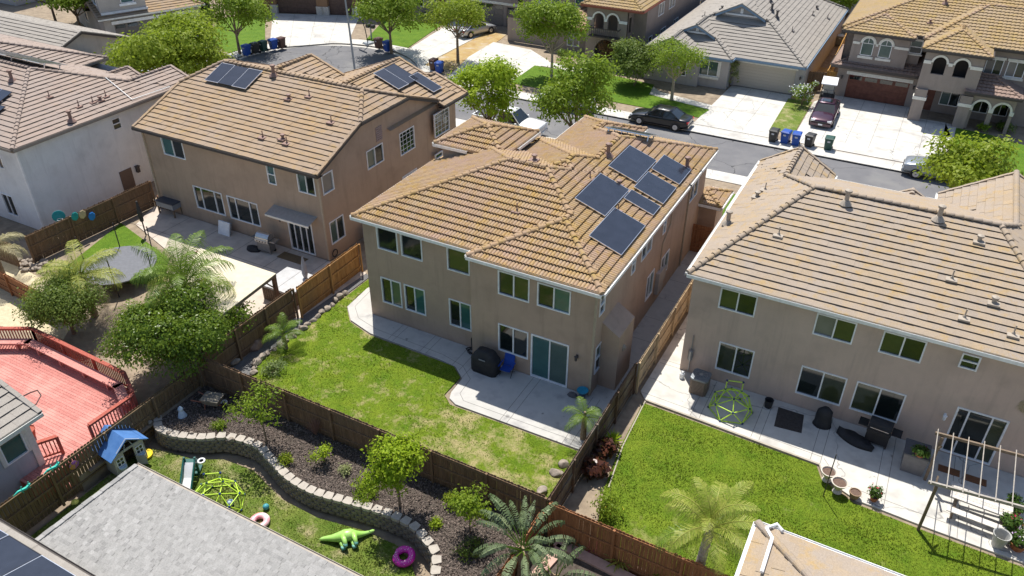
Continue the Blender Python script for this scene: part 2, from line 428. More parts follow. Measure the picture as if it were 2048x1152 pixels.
# ---------------------------------------------------------------- walls and windows
WINM = {}
def put_window(root, o, ud, nd, u0, u1, z0, z1, kind, mf, name='window', glass=None, deep=.07):
    """o: wall origin, ud: unit along the wall, nd: outward normal"""
    F = MB(); P = MB(); o = Vector((o[0], o[1], 0)); ud = Vector(ud); nd = Vector(nd)
    def bar(a0, a1, b0, b1, n0=-.05, n1=.035, mb=F): mb.obox(o+ud*a0+nd*n0+Vector((0, 0, b0)), ud*(a1-a0), nd*(n1-n0), (0, 0, b1-b0))
    t = .06 if kind in ('door4', 'slider', 'slider3') else .05
    bar(u0-.01, u1+.01, z0-.01, z0+t); bar(u0-.01, u1+.01, z1-t, z1+.01); bar(u0-.01, u0+t, z0+t, z1-t); bar(u1-t, u1+.01, z0+t, z1-t)
    um, zm = (u0+u1)/2, (z0+z1)/2; W = u1-u0
    mull = []
    if kind in ('slide', 'slider'): mull = [um]
    if kind == 'three': mull = [u0+W*.27, u0+W*.73]
    if kind == 'slider3': mull = [u0+W*.24, u0+W*.70]
    if kind == 'door4': mull = [u0+W*.25, u0+W*.5, u0+W*.75]
    for m in mull: bar(m-.03, m+.03, z0+t, z1-t, -.045, .02)
    if kind == 'hung': bar(u0+t, u1-t, zm-.03, zm+.03, -.045, .02)
    if kind == 'grid':
        for k in range(1, 4): bar(u0+W*k/4-.012, u0+W*k/4+.012, z0+t, z1-t, -.045, -.02)
        for k in range(1, 5): z = z0+(z1-z0)*k/5; bar(u0+t, u1-t, z-.012, z+.012, -.044, -.021)
    fr = F.build(name, mf, root)
    cuts = [u0+t]+mull+[u1-t]
    gl = glass or ['dark']
    if kind == 'hung': spans = [(u0+t, u1-t, zm, z1-t), (u0+t, u1-t, z0+t, zm)]
    else: spans = [(cuts[k], cuts[k+1], z0+t, z1-t) for k in range(len(cuts)-1)]
    for k, (a, b, c, d) in enumerate(spans):
        P = MB(); n0 = -.045 if k % 2 == 0 else -.03
        P.obox(o+ud*a+nd*(n0-.006)+Vector((0, 0, c)), ud*(b-a), nd*.006, (0, 0, d-c))
        P.build('pane', MATS['glass_'+gl[k % len(gl)]], fr)
    return fr
def wall(root, p0, p1, z0, top, m, holes=(), name='wall', mf=None, thick=.0):
    """outside is on the right of p0 -> p1. top: height or roof blocks list. holes: (u0,u1,z0,z1,kind,glass)"""
    p0 = Vector((p0[0], p0[1], 0)); p1 = Vector((p1[0], p1[1], 0)); Ln = (p1-p0).length; ud = (p1-p0)/Ln; nd = Vector((ud.y, -ud.x, 0))
    W = MB()
    if isinstance(top, (int, float)): ts = None; zt = top
    else:
        N = max(2, int(Ln/.2)); ts = []
        for k in range(N+1):
            q = p0+ud*(Ln*k/N)-nd*.02; ts.append((Ln*k/N, HT(top, q.x, q.y)-.1))
        zt = min(z for _, z in ts if z > -100)
    for h in holes: zt = zt if ts is None else min(zt, 1e9)
    zmaxh = max([h[3] for h in holes] or [0])
    us = sorted({0, Ln}|{max(0, min(Ln, h[k])) for h in holes for k in (0, 1)})
    if ts is None or zmaxh <= zt: zs = sorted({z0, zt}|{h[k] for h in holes for k in (2, 3) if z0 < h[k] < zt})
    else: zs = sorted({z0}|{h[k] for h in holes for k in (2, 3) if h[k] > z0}); zt = zs[-1]
    P = lambda u, z, n=0: p0+ud*u+nd*n+Vector((0, 0, z))
    for i in range(len(us)-1):
        for j in range(len(zs)-1):
            um, zm = (us[i]+us[i+1])/2, (zs[j]+zs[j+1])/2
            if any(h[0] < um < h[1] and h[2] < zm < h[3] for h in holes): continue
            if ts is not None and zs[j+1] > min(z for _, z in ts):   # clip cells under a sloping roof
                N = 6; lo = []; hi = []
                for k in range(N+1):
                    u = us[i]+(us[i+1]-us[i])*k/N; t = np.interp(u, [a for a, _ in ts], [b for _, b in ts])
                    lo.append(P(u, zs[j])); hi.append(P(u, max(zs[j], min(zs[j+1], t))))
                for k in range(N): W.face([lo[k], lo[k+1], hi[k+1], hi[k]])
            else: W.face([P(us[i], zs[j]), P(us[i+1], zs[j]), P(us[i+1], zs[j+1]), P(us[i], zs[j+1])])
    if ts is not None:
        for k in range(len(ts)-1):
            (ua, za), (ub, zb) = ts[k], ts[k+1]
            if max(za, zb) > zt+.001: W.face([P(ua, zt), P(ub, zt), P(ub, max(zt, zb)), P(ua, max(zt, za))])
    for h in holes:
        u0, u1, a, b = h[:4]; d = -.09
        for q in (((u0, a), (u1, a)), ((u1, a), (u1, b)), ((u1, b), (u0, b)), ((u0, b), (u0, a))):
            W.face([P(*q[0]), P(*q[0], d), P(*q[1], d), P(*q[1])])
    o = W.build(name, m, root)
    for h in holes:
        if len(h) > 4 and h[4]: put_window(root, p0, ud, nd, h[0], h[1], h[2], h[3], h[4], mf or MATS['white_frame'], glass=h[5] if len(h) > 5 else None)
    return o
def pxh(y, tl, br, kind, glass=None, x0=0, ztop=None):
    """opening on a wall facing -Y given two opposite corners seen in the photograph"""
    a, b = onY(*tl, y), onY(*br, y); z0, z1 = sorted((a[1], b[1])); u0, u1 = sorted((a[0]-x0, b[0]-x0))
    return (u0, u1, z0, ztop or z1, kind, glass)
def pxv(x, bl, tr, kind, glass=None, y0=0, ztop=None):
    """opening on a wall facing +X (runs from y0 away from the camera)"""
    a, b = onX(*bl, x), onX(*tr, x); z0, z1 = sorted((a[1], b[1])); u0, u1 = sorted((a[0]-y0, b[0]-y0))
    return (u0, u1, z0, ztop or z1, kind, glass)
def vent(root, p, kind, m):
    """roof jack: 'pipe' thin pipe with flashing, 'flue' capped flue, 'low' squat cap"""
    x, y, z = p; V = MB()
    if kind == 'pipe':
        V.tube([(x, y, z-.1), (x, y, z+.42)], .03, 6); V.lathe([(.09, 0), (.05, .12)], (x, y, z), 8); V.cbox(x, y-.05, z-.03, .42, .38, .075)
    elif kind == 'flue':
        V.tube([(x, y, z-.2), (x, y, z+.6)], .10, 10); V.lathe([(.16, .6), (.16, .69), (.05, .74)], (x, y, z), 12); V.lathe([(.3, 0), (.13, .2)], (x, y, z), 10)
    else:
        V.tube([(x, y, z-.1), (x, y, z+.24)], .085, 8); V.lathe([(.14, .22), (.14, .29), (.03, .33)], (x, y, z), 10); V.cbox(x, y-.05, z-.03, .45, .42, .08)
    return V.build('roof_vent', m, root)

# ---------------------------------------------------------------- fences
def fence(name, pts, label, wood, h=1.8, z=0.0, rails=1, dog=True, group='board fences between the yards', step=.145, posts=True, cap=False, mrail=None, gap=.006):
    root = thing(name, label, 'fence', (pts[0][0], pts[0][1], z), group=group, world=True)
    B = MB(); RL = MB(); k = 0; rnd = random.Random(int(abs(pts[0][0]*13)))
    for a, b in zip(pts, pts[1:]):
        a = Vector((a[0], a[1], 0)); b = Vector((b[0], b[1], 0)); Ln = (b-a).length; d = (b-a)/Ln; n = Vector((d.y, -d.x, 0)); m = int(Ln/step)
        for i in range(m):
            p = a+d*(i*step); hh = h+rnd.uniform(-.025, .025); wv = step-gap-rnd.uniform(0, .006); t = .018; k += 1
            ns = n*rnd.uniform(-.004, .004); c = .035 if dog else .001
            prof = [(0, 0), (wv, 0), (wv, hh-c), (wv-c, hh), (c, hh), (0, hh-c)]
            r0 = [p+ns+d*u+Vector((0, 0, z+v)) for u, v in prof]; r1 = [q+n*t for q in r0]
            B.loft([r0, r1], uv=(k+.5, .5))
        side = -1 if rails > 0 else 1
        for zz_ in (.3, h*.55, h-.16):
            RL.obox(a+n*(.02 if rails > 0 else -.06)+Vector((0, 0, z+zz_)), b-a, n*.04, (0, 0, .09))
        if cap: RL.obox(a+n*(-.03)+Vector((0, 0, z+h-.2)), b-a, n*.1, (0, 0, .05))
    pan = B.build('board_panel', wood, root)
    RL.build('rail', mrail or wood, root)
    if posts:
        for a, b in zip(pts, pts[1:]):
            Ln = math.hypot(b[0]-a[0], b[1]-a[1]); m = max(1, round(Ln/2.4)); n = ((b[1]-a[1])/Ln, -(b[0]-a[0])/Ln); s_ = .07 if rails > 0 else -.11
            for i in range(m+1):
                f = i/m; x = a[0]+(b[0]-a[0])*f+n[0]*s_; y = a[1]+(b[1]-a[1])*f+n[1]*s_
                P = MB(); P.cbox(x, y, z, .09, .09, h-.03, math.atan2(b[1]-a[1], b[0]-a[0])); P.build('post', wood, root)
    return root

# ---------------------------------------------------------------- plants
def quadcloud(name, cen, size, mat_, parent=None, off=(0, 0, 0), upbias=.4, aspect=1.6, seed=1, nrm=None, fold=True):
    g = np.random.default_rng(seed); N = len(cen); cen = np.asarray(cen, float)
    n = g.normal(size=(N, 3)) if nrm is None else nrm+g.normal(size=(N, 3))*.45
    n /= np.linalg.norm(n, axis=1)[:, None]; n[:, 2] = np.abs(n[:, 2])*(1-upbias)+upbias; n /= np.linalg.norm(n, axis=1)[:, None]
    a = np.cross(n, g.normal(size=(N, 3))); a /= np.linalg.norm(a, axis=1)[:, None]; b = np.cross(n, a)
    s = (size*g.uniform(.65, 1.35, N))[:, None]
    v = np.empty((N, 4, 3)); v[:, 0] = cen-a*s*aspect*.5; v[:, 1] = cen+b*s*.42-n*s*.08; v[:, 2] = cen+a*s*aspect*.5-n*s*.22; v[:, 3] = cen-b*s*.42-n*s*.08
    v = v.reshape(-1, 3)-np.array(off)
    me = bpy.data.meshes.new(name); me.vertices.add(4*N); me.vertices.foreach_set('co', v.ravel().astype(np.float32))
    me.loops.add(4*N); me.loops.foreach_set('vertex_index', np.arange(4*N, dtype=np.int32))
    me.polygons.add(N); me.polygons.foreach_set('loop_start', np.arange(0, 4*N, 4, dtype=np.int32))
    me.polygons.foreach_set('loop_total', np.full(N, 4, np.int32))
    ul = me.uv_layers.new(name='UVMap'); r = np.repeat(g.integers(0, 999, (N, 2)), 4, axis=0)+.5; ul.data.foreach_set('uv', r.ravel().astype(np.float32))
    me.materials.append(mat_); me.update(calc_edges=True); me.validate()
    o = bpy.data.objects.new(name, me); COL.objects.link(o)
    if parent: o.parent = parent
    return o
def crown_points(lobes, dens, seed, leaf, clump=14, spread=.22):
    """leaf positions gathered in clumps that sit on the shells of the lobes"""
    g = np.random.default_rng(seed); pts = []; nr = []
    for (cx, cy, cz, rx, rz) in lobes:
        nc = max(6, int(dens*rx*rx*4))
        d = g.normal(size=(nc, 3)); d /= np.linalg.norm(d, axis=1)[:, None]; d[:, 2] = np.where(d[:, 2] < -.45, -d[:, 2], d[:, 2])
        rad = g.uniform(.62, 1.06, nc)[:, None]; c = np.array([cx, cy, cz])+d*rad*np.array([rx, rx, rz])
        k = g.poisson(clump, nc)+3
        for ci, di, ki in zip(c, d, k):
            q = ci+g.normal(size=(ki, 3))*np.array([spread, spread, spread*.75]); pts.append(q); nr.append(np.repeat(di[None], ki, 0))
    return np.vstack(pts), np.vstack(nr)
def tree(name, label, group, x, y, H, Rc, m_leaf, m_bark, z=0, trunk_h=None, seed=1, leaf=.16, dens=7, clump=14, nl=9, rz=None, trunk_r=.13, spread=.24, lean=(0, 0), flat=.8, cat='tree', open_=.0):
    root = thing(name, label, cat, (x, y, z), group=group)
    g = random.Random(seed); th = trunk_h or H*.35; rz = rz or (H-th)/2; cz = th+rz*.85
    lobes = [(lean[0], lean[1], cz, Rc*.6, rz*.62)]
    for k in range(nl):
        a = 2*math.pi*k*.618+g.uniform(-.3, .3); f = g.uniform(.42, .72); e = g.uniform(-.5, .75); q = math.sqrt(max(.1, 1-e*e*.8))
        lobes.append((lean[0]+math.cos(a)*Rc*f*q, lean[1]+math.sin(a)*Rc*f*q, cz+e*rz*flat, Rc*g.uniform(.3, .46), rz*g.uniform(.26, .42)))
    T = MB()
    T.tube([(0, 0, -.1), (lean[0]*.1, lean[1]*.1, th*.5), (lean[0]*.3, lean[1]*.3, th), (lean[0]*.8, lean[1]*.8, cz+rz*.3)], [trunk_r*1.25, trunk_r, trunk_r*.8, .03], 8)
    for lb in lobes[1:]:
        s0 = Vector((lean[0]*.3, lean[1]*.3, th*g.uniform(.8, 1.1))); e0 = Vector(lb[:3]); mid = (s0+e0)/2+Vector((0, 0, -.15*rz*g.random()))
        T.tube([s0, mid, e0], [trunk_r*.5, trunk_r*.35, .015], 5)
        for q in range(3):
            e1 = e0+Vector((g.uniform(-1, 1)*lb[3], g.uniform(-1, 1)*lb[3], g.uniform(-.3, 1)*lb[4]))*.8; T.tube([mid.lerp(e0, .6), e1], [trunk_r*.2, .01], 4, cap=False)
    T.build('trunk', m_bark, root, (0, 0, 0))
    P, n = crown_points(lobes, dens, seed, leaf, clump, spread)
    quadcloud('crown', P, leaf, m_leaf, root, seed=seed, nrm=n)
    return root
def shrub(name, label, x, y, z, h, r, m_leaf, group=None, seed=1, leaf=.09, dens=14, clump=10, nl=5, flowers=None, cat='shrub', m_stem=None, spread=.11):
    root = thing(name, label, cat, (x, y, z), group=group); g = random.Random(seed)
    lobes = [(0, 0, h*.5, r*.7, h*.45)]+[(g.uniform(-.6, .6)*r, g.uniform(-.6, .6)*r, h*g.uniform(.35, .75), r*g.uniform(.3, .5), h*.28) for _ in range(nl)]
    T = MB()
    for k in range(6):
        a = g.uniform(0, 6.28); q = g.uniform(.3, .8); T.tube([(0, 0, -.05), (math.cos(a)*r*q*.4, math.sin(a)*r*q*.4, h*.4), (math.cos(a)*r*q, math.sin(a)*r*q, h*.85)], [.02, .014, .005], 5)
    T.build('stem', m_stem or MATS['bark'], root, (0, 0, 0))
    P, n = crown_points(lobes, dens/ max(r, .3)*.6+4, seed, leaf, clump, spread); P[:, 2] = np.maximum(P[:, 2], .03)
    quadcloud('foliage', P, leaf, m_leaf, root, seed=seed, nrm=n)
    if flowers:
        sel = P[np.random.default_rng(seed).integers(0, len(P), flowers[1])]+np.array([0, 0, .05])
        quadcloud('flower', sel, flowers[2], flowers[0], root, seed=seed+5, aspect=1.1)
    return root
def frond(L_, droop, m, root, az, el, base, seed, leaflen=.55, n=30, w=.028, hang=.5, m2=None):
    g = random.Random(seed); F = MB(); ca, sa = math.cos(az), math.sin(az)
    pts = []; p = Vector(base); e = el; ds = L_/14
    for k in range(15):
        pts.append(p.copy()); p = p+Vector((ca*math.cos(e), sa*math.cos(e), math.sin(e)))*ds; e -= droop/14*(.5+k/14)
    F.tube(pts, [.03*(1-k/16) for k in range(15)], 4, cap=False, uv=(seed % 50+.5, 1.5))
    side = Vector((-sa, ca, 0))
    for k in range(n):
        f = .14+.86*k/(n-1); i = min(13, int(f*14)); q = pts[i].lerp(pts[i+1], f*14-i); tg = (pts[i+1]-pts[i]).normalized(); upv = side.cross(tg)
        ll = leaflen*math.sin(math.pi*(.18+.8*f))**.7*g.uniform(.85, 1.1)
        for s_ in (-1, 1):
            d = (side*s_*.8+tg*.55+upv*g.uniform(-.15, .3)).normalized(); a = q; b = q+d*ll*.55+Vector((0, 0, -.05*ll)); c = q+d*ll*.92+Vector((0, 0, -hang*ll))
            wv = tg*w; F.face([a-wv*.5, a+wv*.5, b+wv*.7, b-wv*.7], (seed % 97+k+.5, s_+3.5)); F.face([b-wv*.7, b+wv*.7, c], (seed % 97+k+.5, s_+3.5))
    return F.build('frond', m, root, (0, 0, 0))
def palm(name, label, x, y, z, th, L_, nf, m, mtr, seed=1, tr=.16, group='feather palms', leaflen=.6, el0=1.25, lean=(0, 0), droop=1.7, n=32, w=.03, hang=.5, older=None):
    root = thing(name, label, 'palm tree', (x, y, z), group=group); g = random.Random(seed); T = MB(); N = max(4, int(th/.22)); pr = []
    pts = []; rs = []
    for k in range(N+1):
        f = k/N; 
        for dz, rr in ((0, 1.0), (.07, 1.16)):
            pts.append((lean[0]*f*f, lean[1]*f*f, f*th+dz*min(1, th)-.05)); rs.append(tr*(1.1-.25*f)*rr)
    T.tube(pts, rs, 9); T.tube([(lean[0], lean[1], th-.05), (lean[0], lean[1], th+.4)], [tr*.9, tr*.35], 8)
    T.build('trunk', mtr, root, (0, 0, 0))
    for k in range(nf):
        f = k/nf; frond(L_*g.uniform(.8, 1.05), droop*g.uniform(.8, 1.2), m if not (older and f > .75) else older, root, k*2.4+g.uniform(-.2, .2), el0-1.25*f+g.uniform(-.1, .1), (lean[0], lean[1], th+.25-.2*f), seed*31+k, leaflen, n, w, hang)
    return root

# ---------------------------------------------------------------- materials used
WHITE = mat('white_frame', (.78, .79, .8), rough=.45, scale=3)
mat('bark', (.16, .11, .075), (.28, .21, .15), scale=9, bmp=.6); mat('pale_bark', (.3, .25, .19), (.42, .36, .28), scale=9, bmp=.5)
glassmat('glass_dark', (.008, .012, .012), (.02, .028, .026)); glassmat('glass_blind', (.08, .14, .12), (.12, .19, .165), 16, .08)
glassmat('glass_teal', (.03, .1, .1), (.05, .16, .15), 0); glassmat('glass_green', (.035, .045, .022), (.07, .08, .04), 0, .05)
glassmat('glass_shade', (.2, .2, .19), (.3, .3, .28), 22, .3)
ST_C = stucco('stucco_taupe', (.50, .37, .28)); ST_R = stucco('stucco_beige', (.61, .475, .39)); ST_L = stucco('stucco_tan', (.48, .355, .26))
ST_W = stucco('stucco_white', (.78, .80, .81)); ST_H = stucco('stucco_grey_brown', (.33, .28, .25)); ST_G = stucco('stucco_grey', (.42, .4, .39)); ST_P = stucco('stucco_pale', (.5, .46, .42))
TRIM = mat('cream_trim', (.66, .65, .6), rough=.5); SOF = mat('green_grey_soffit', (.16, .17, .13), rough=.8); DKTRIM = mat('dark_trim', (.07, .06, .055), rough=.7)
GUT = mat('white_gutter', (.8, .8, .77), rough=.4); BLUETR = mat('slate_blue_trim', (.16, .25, .36), rough=.7); REDTR = mat('rust_trim', (.3, .09, .06), rough=.7)
RC = roofmat('villa_tile', [(.37, .25, .125), (.44, .31, .155), (.41, .305, .205), (.33, .22, .12)], (.41, .285, .21), (.43, .275, .08), (.5, .72))
RCC = roofmat('villa_ridge', [(.38, .25, .13), (.33, .22, .12), (.41, .28, .17)], (.38, .27, .19), (.38, .26, .07), (.5, .7))
RL_ = roofmat('shake_tile_tan', [(.33, .23, .14), (.38, .265, .16), (.31, .225, .15), (.36, .27, .185)], (.34, .26, .195), (.38, .25, .1), (.54, .75))
RR = roofmat('shake_tile_pale', [(.36, .275, .185), (.34, .28, .22), (.40, .30, .19), (.32, .27, .225)], (.355, .295, .24), (.41, .275, .11), (.53, .74))
RW = roofmat('shake_tile_mauve', [(.32, .25, .21), (.36, .28, .23), (.30, .24, .205)], (.33, .27, .235), (.4, .27, .16), (.6, .8))
RG = roofmat('grey_flat_tile', [(.31, .285, .255), (.35, .32, .28), (.29, .265, .235)], (.33, .30, .265))
RH = roofmat('ochre_tile', [(.34, .24, .12), (.38, .27, .14), (.31, .225, .125)], (.35, .265, .175), (.37, .26, .08), (.5, .7))
RS = roofmat('shingle', [(.24, .235, .225), (.34, .33, .315), (.29, .285, .27), (.385, .375, .36)], (.32, .31, .295), bmp=.6, sr=(.6, .85))
CONC = mat('concrete', (.54, .52, .475), (.62, .60, .55), scale=1.3, rough=.9, bmp=.15, bscale=50, c3=(.43, .41, .38), s3=.7)
CONC2 = mat('patio_concrete', (.47, .46, .43), (.56, .545, .51), scale=.9, rough=.85, bmp=.15, bscale=50, c3=(.37, .36, .35), s3=.9)
JOINT = mat('joint', (.13, .12, .11)); CURB = mat('kerb_concrete', (.5, .48, .44), (.58, .55, .5), scale=2)
ASPH = mat('asphalt', (.15, .15, .158), (.185, .182, .186), scale=.6, rough=.95, bmp=.5, bscale=60, c3=(.23, .225, .215), s3=.22)
wear(ASPH, (.06, .06, .062), (.2, .2, .198)); wear(CONC, (.33, .32, .3), (.44, .43, .4), .2); wear(CONC2, None, (.36, .35, .335))
DIRT = mat('dirt', (.25, .195, .14), (.35, .28, .2), scale=2.2, rough=.95, bmp=.6, bscale=14, c3=(.19, .15, .11), s3=.8)
STRAW = mat('dry_strip', (.45, .34, .16), (.36, .22, .08), scale=1.4, rough=.95, bmp=.6, bscale=14, c3=(.5, .45, .36), s3=.7)
MULCH = mat('mulch_ground', (.06, .047, .038), (.11, .09, .075), scale=8, rough=.95, bmp=1, bscale=30)
GRAVEL = mat('gravel', (.10, .10, .105), (.2, .2, .2), scale=30, rough=.9, bmp=1, bscale=45)
GR1 = grassmat('lawn', (.10, .18, .010), (.18, .245, .018), (.42, .36, .17), (.53, .68), (-12.2, 19.6, 0, 5.5))
GR2 = grassmat('lawn_right', (.105, .185, .011), (.18, .245, .02), (.38, .36, .14), (.6, .84), (-4.5, 18.6, 0, 3.5))
GR3 = grassmat('front_lawn', (.08, .165, .012), (.13, .22, .018), (.3, .3, .1), (.66, .85))
GR4 = grassmat('dry_lawn', (.10, .17, .02), (.2, .24, .05), (.42, .36, .2), (.5, .66))
FW = woodmat('fence_honey', (.29, .15, .055), (.40, .22, .085), weath=(.26, .16, .08)); FD = woodmat('fence_dark', (.15, .095, .058), (.21, .135, .082), weath=(.17, .12, .08))
FR_ = woodmat('fence_red_brown', (.25, .11, .05), (.33, .15, .07)); FY = woodmat('fence_new', (.55, .30, .09), (.62, .36, .12)); FG = woodmat('fence_weathered', (.35, .27, .18), (.48, .36, .22), weath=(.2, .17, .13))
VT = mat('vent_pink_brown', (.24, .15, .12), rough=.6); VT2 = mat('vent_cream', (.36, .31, .25), rough=.6)

# ---------------------------------------------------------------- ground, street, paving
g = MB(); g.box(-420, 420, -120, 620, -.95, -.9); struct('ground', g, DIRT)
arc = lambda a0, a1, n, r=9.8, c=(-50.3, 55.0): [(c[0]+r*math.cos(R(a0+(a1-a0)*k/n)), c[1]+r*math.sin(R(a0+(a1-a0)*k/n))) for k in range(n+1)]
near_edge = [(90, 50.9)]+[(-10, 50.9), (-30, 50.5), (-41.5, 50.4)]+arc(-38, -182, 18)      # street side of the near kerb
far_edge = arc(178, 32, 18)+[(-40.6, 60.1), (-37.5, 59.9), (90, 60.1)]
s = MB(); s.box(-64, 92, 44.5, 66, -.5, -.13); struct('street', s, ASPH)
def strip(mb, line, w, z0, z1, mi=0, sgn=1, uv=None):
    n = len(line); nrm = []
    for i in range(n):
        a = Vector((*line[max(0, i-1)], 0)); b = Vector((*line[min(n-1, i+1)], 0)); d = (b-a).normalized(); nrm.append((-d.y*sgn, d.x*sgn))
    for i in range(n-1):
        p, q = line[i], line[i+1]; P = (p[0]+nrm[i][0]*w, p[1]+nrm[i][1]*w); Q = (q[0]+nrm[i+1][0]*w, q[1]+nrm[i+1][1]*w)
        mb.poly([(*p, z0), (*q, z0), (*Q, z0), (*P, z0), (*p, z1), (*q, z1), (*Q, z1), (*P, z1)], [(4,5,6,7),(0,1,5,4),(2,3,7,6),(1,2,6,5),(3,0,4,7)], uv, mi)
land = MB(); land.prism([(90, 18.2)]+near_edge+[(-64, 55), (-140, 55), (-140, 11.6), (-25.9, 11.6), (-25.9, 18.2)], -.9, -.03)
land.prism([(90, 62), (90, 240), (-160, 240), (-160, 55), (-64, 55)]+far_edge, -.9, -.031); struct('yard_soil', land, DIRT)
k = MB(); strip(k, near_edge, .16, -.2, .012, sgn=-1); strip(k, far_edge, .16, -.2, .012)
strip(k, near_edge, -.45, -.2, -.118, sgn=-1); strip(k, far_edge, -.45, -.2, -.118); struct('kerb', k, CURB)
sw = MB(); strip(sw, near_edge[:4], 1.5, -.05, .004, sgn=-1); strip(sw, [(90, 60.28), (-37.5, 60.08)], -1.5, -.05, .004, sgn=-1)
a2 = arc(178, 32, 18, 10.0); strip(sw, a2, 1.4, -.05, .003); struct('pavement', sw, CONC)
def sheet(name, pts, z0, z1, m, lines=(), lw=.022, kind='structure'):
    b = MB(); b.prism(pts, z0, z1)
    for (p, q) in lines:
        p = Vector((*p, z1+.003)); q = Vector((*q, z1+.003)); d = (q-p).normalized(); n = Vector((-d.y, d.x, 0))*lw/2
        b.face([p-n, q-n, q+n, p+n], mi=1)
    return struct(name, b, [m, JOINT], kind)
def grid_lines(x0, x1, y0, y1, nx, ny):
    return [((x0+(x1-x0)*k/nx, y0), (x0+(x1-x0)*k/nx, y1)) for k in range(1, nx)]+[((x0, y0+(y1-y0)*k/ny), (x1, y0+(y1-y0)*k/ny)) for k in range(1, ny)]
sheet('driveway', [(-7.9, 60.3), (2.6, 60.3), (2.9, 67), (2.3, 70.2), (-.6, 70.2), (-.6, 72.5), (-6.9, 72.5), (-8, 70)], -.05, .012, CONC, grid_lines(-7.6, 2.6, 61.8, 72.4, 6, 4))
sheet('driveway', [(-15.6, 60.2), (-9.4, 60.2), (-10, 70.7), (-15.3, 70.7)], -.05, .012, CONC, grid_lines(-15.3, -10.0, 61.8, 70.6, 3, 3))
sheet('driveway', [(-38.8, 60.1), (-33.2, 60.1), (-32.7, 69), (-36, 71.5), (-40.6, 72), (-40.3, 66.5)], -.05, .012, CONC, grid_lines(-38.5, -33, 61.8, 71, 2, 3))
sheet('driveway', [(-46.8, 65.0), (-42.8, 62.0), (-43.1, 77), (-48.5, 77)], -.05, .012, CONC, grid_lines(-46.6, -43.4, 66, 76, 2, 3))
sheet('driveway', [(-59.4, 59.2), (-53.8, 64.8), (-59.0, 73.6), (-68.3, 69.5)], -.05, .013, CONC, [(((-59.4+5.6*f), 59.2+5.6*f), (-68.3+9.3*f, 69.5+4.1*f)) for f in (.25, .5, .75)])
sheet('driveway', [(-64.5, 43.5), (-60.2, 52), (-66.8, 58.8), (-73.5, 51.5)], -.05, .012, CONC)
sheet('driveway', [(-9.1, 50.7), (-2.9, 50.7), (-2.9, 42.6), (-7.0, 42.6), (-9.1, 46)], -.05, .012, CONC, grid_lines(-9, -3, 43, 49, 2, 2))
sheet('driveway', [(-18, 50.7), (-12.0, 50.7), (-11.2, 43.3), (-17.9, 43.3)], -.05, .012, CONC, grid_lines(-17.8, -12, 43.4, 49.2, 2, 2))
sheet('path', [(-21, 64.9), (-15.4, 63.9), (-15.3, 64.9), (-20.4, 66.0), (-21.4, 67)], -.05, .014, CONC)
sheet('path', [(-34.2, 67.4), (-28.2, 67.4), (-28, 68.6), (-34, 68.8)], -.05, .013, CONC)
sheet('path', [(2.3, 67.2), (3.4, 67.2), (3.2, 70.1), (2.3, 70.1)], -.05, .012, CONC)
sheet('dry_ground', [(-42.7, 62.2), (-38.9, 62.2), (-40.7, 75), (-43.0, 75)], -.05, .006, STRAW)
sheet('dry_ground', [(-10.4, 65.5), (-8.2, 65.5), (-8.3, 80), (-9.8, 80)], -.05, .004, STRAW)

def lawn(name, pts, z, m): return sheet(name, pts, z-.1, z, m)
lawn('lawn', [(-33.1, 61.7), (-28.9, 61.7), (-28.6, 67.2), (-33.4, 67.2)], .018, GR3)
lawn('lawn', [(-28.7, 61.7), (-15.6, 61.7), (-15.3, 63.8), (-21, 64.9), (-21.5, 67.5), (-28.4, 68.5)], .018, GR3)
lawn('lawn', [(-9.9, 61.9), (-8.0, 61.9), (-8.1, 69.8), (-10.1, 69.8)], .018, GR4)
lawn('lawn', [(3.0, 61.7), (20, 61.7), (20, 68.2), (12, 68.6), (8, 68), (5.6, 69.1), (3.1, 69.4)], .018, GR3)
lawn('lawn', [(-52.6, 66.2), (-47.2, 66.0), (-48.8, 75), (-56, 74.5)], .018, GR3)
lawn('lawn', [(-60.9, 60.2), (-69.5, 69.5), (-72, 65), (-67.5, 58.4), (-61.8, 56)], .018, GR3)
lawn('lawn', [(-11.2, 49.3), (-9.2, 49.3), (-9.2, 43.2), (-11, 43.2)], .018, GR3)
lawn('lawn', [(-30, 49), (-18.2, 49), (-18.2, 44.5), (-30, 44.5)], .018, GR3)
C_LAWN = [(-24.5, 30), (-24.55, 24.6), (-24.7, 22), (-24.75, 20.6), (-24.3, 19.7), (-23.6, 18.3), (-8.3, 18.3), (-8.3, 22.45), (-15.0, 22.35), (-15.6, 22.8), (-15.6, 24.2), (-16.3, 24.75), (-21.4, 24.85), (-22.9, 25.3), (-23.8, 26.2), (-24.05, 27.5), (-23.6, 30)]
lawn('lawn', C_LAWN, .03, GR1)
R_LAWN = [(-7.42, 26.6), (.2, 26.35), (.5, 25.7), (1.85, 25.0), (4.5, 24.85), (11, 24.7), (11, 18.3), (-6.2, 18.3), (-6.6, 19.5), (-7.0, 21), (-7.3, 23.5)]
lawn('lawn', R_LAWN, .03, GR2)
P_LAWN = [(-25.6, 9), (-25.6, 14.4), (-24.6, 14.7), (-23.2, 14.9), (-22.1, 15.5), (-20.6, 15.65), (-18.4, 15.0), (-16.5, 14.95), (-14.6, 15.3), (-13.1, 15.35), (-12.2, 15.0), (-11.4, 14.3), (-10.8, 12), (-10.8, 7), (-25.6, 7)]
lawn('lawn', P_LAWN, -.70, GR4)
lawn('lawn', [(-8, 13), (-6.2, 15.4), (-3, 14.6), (-3, 11), (-8, 11)], -.4, GR2)
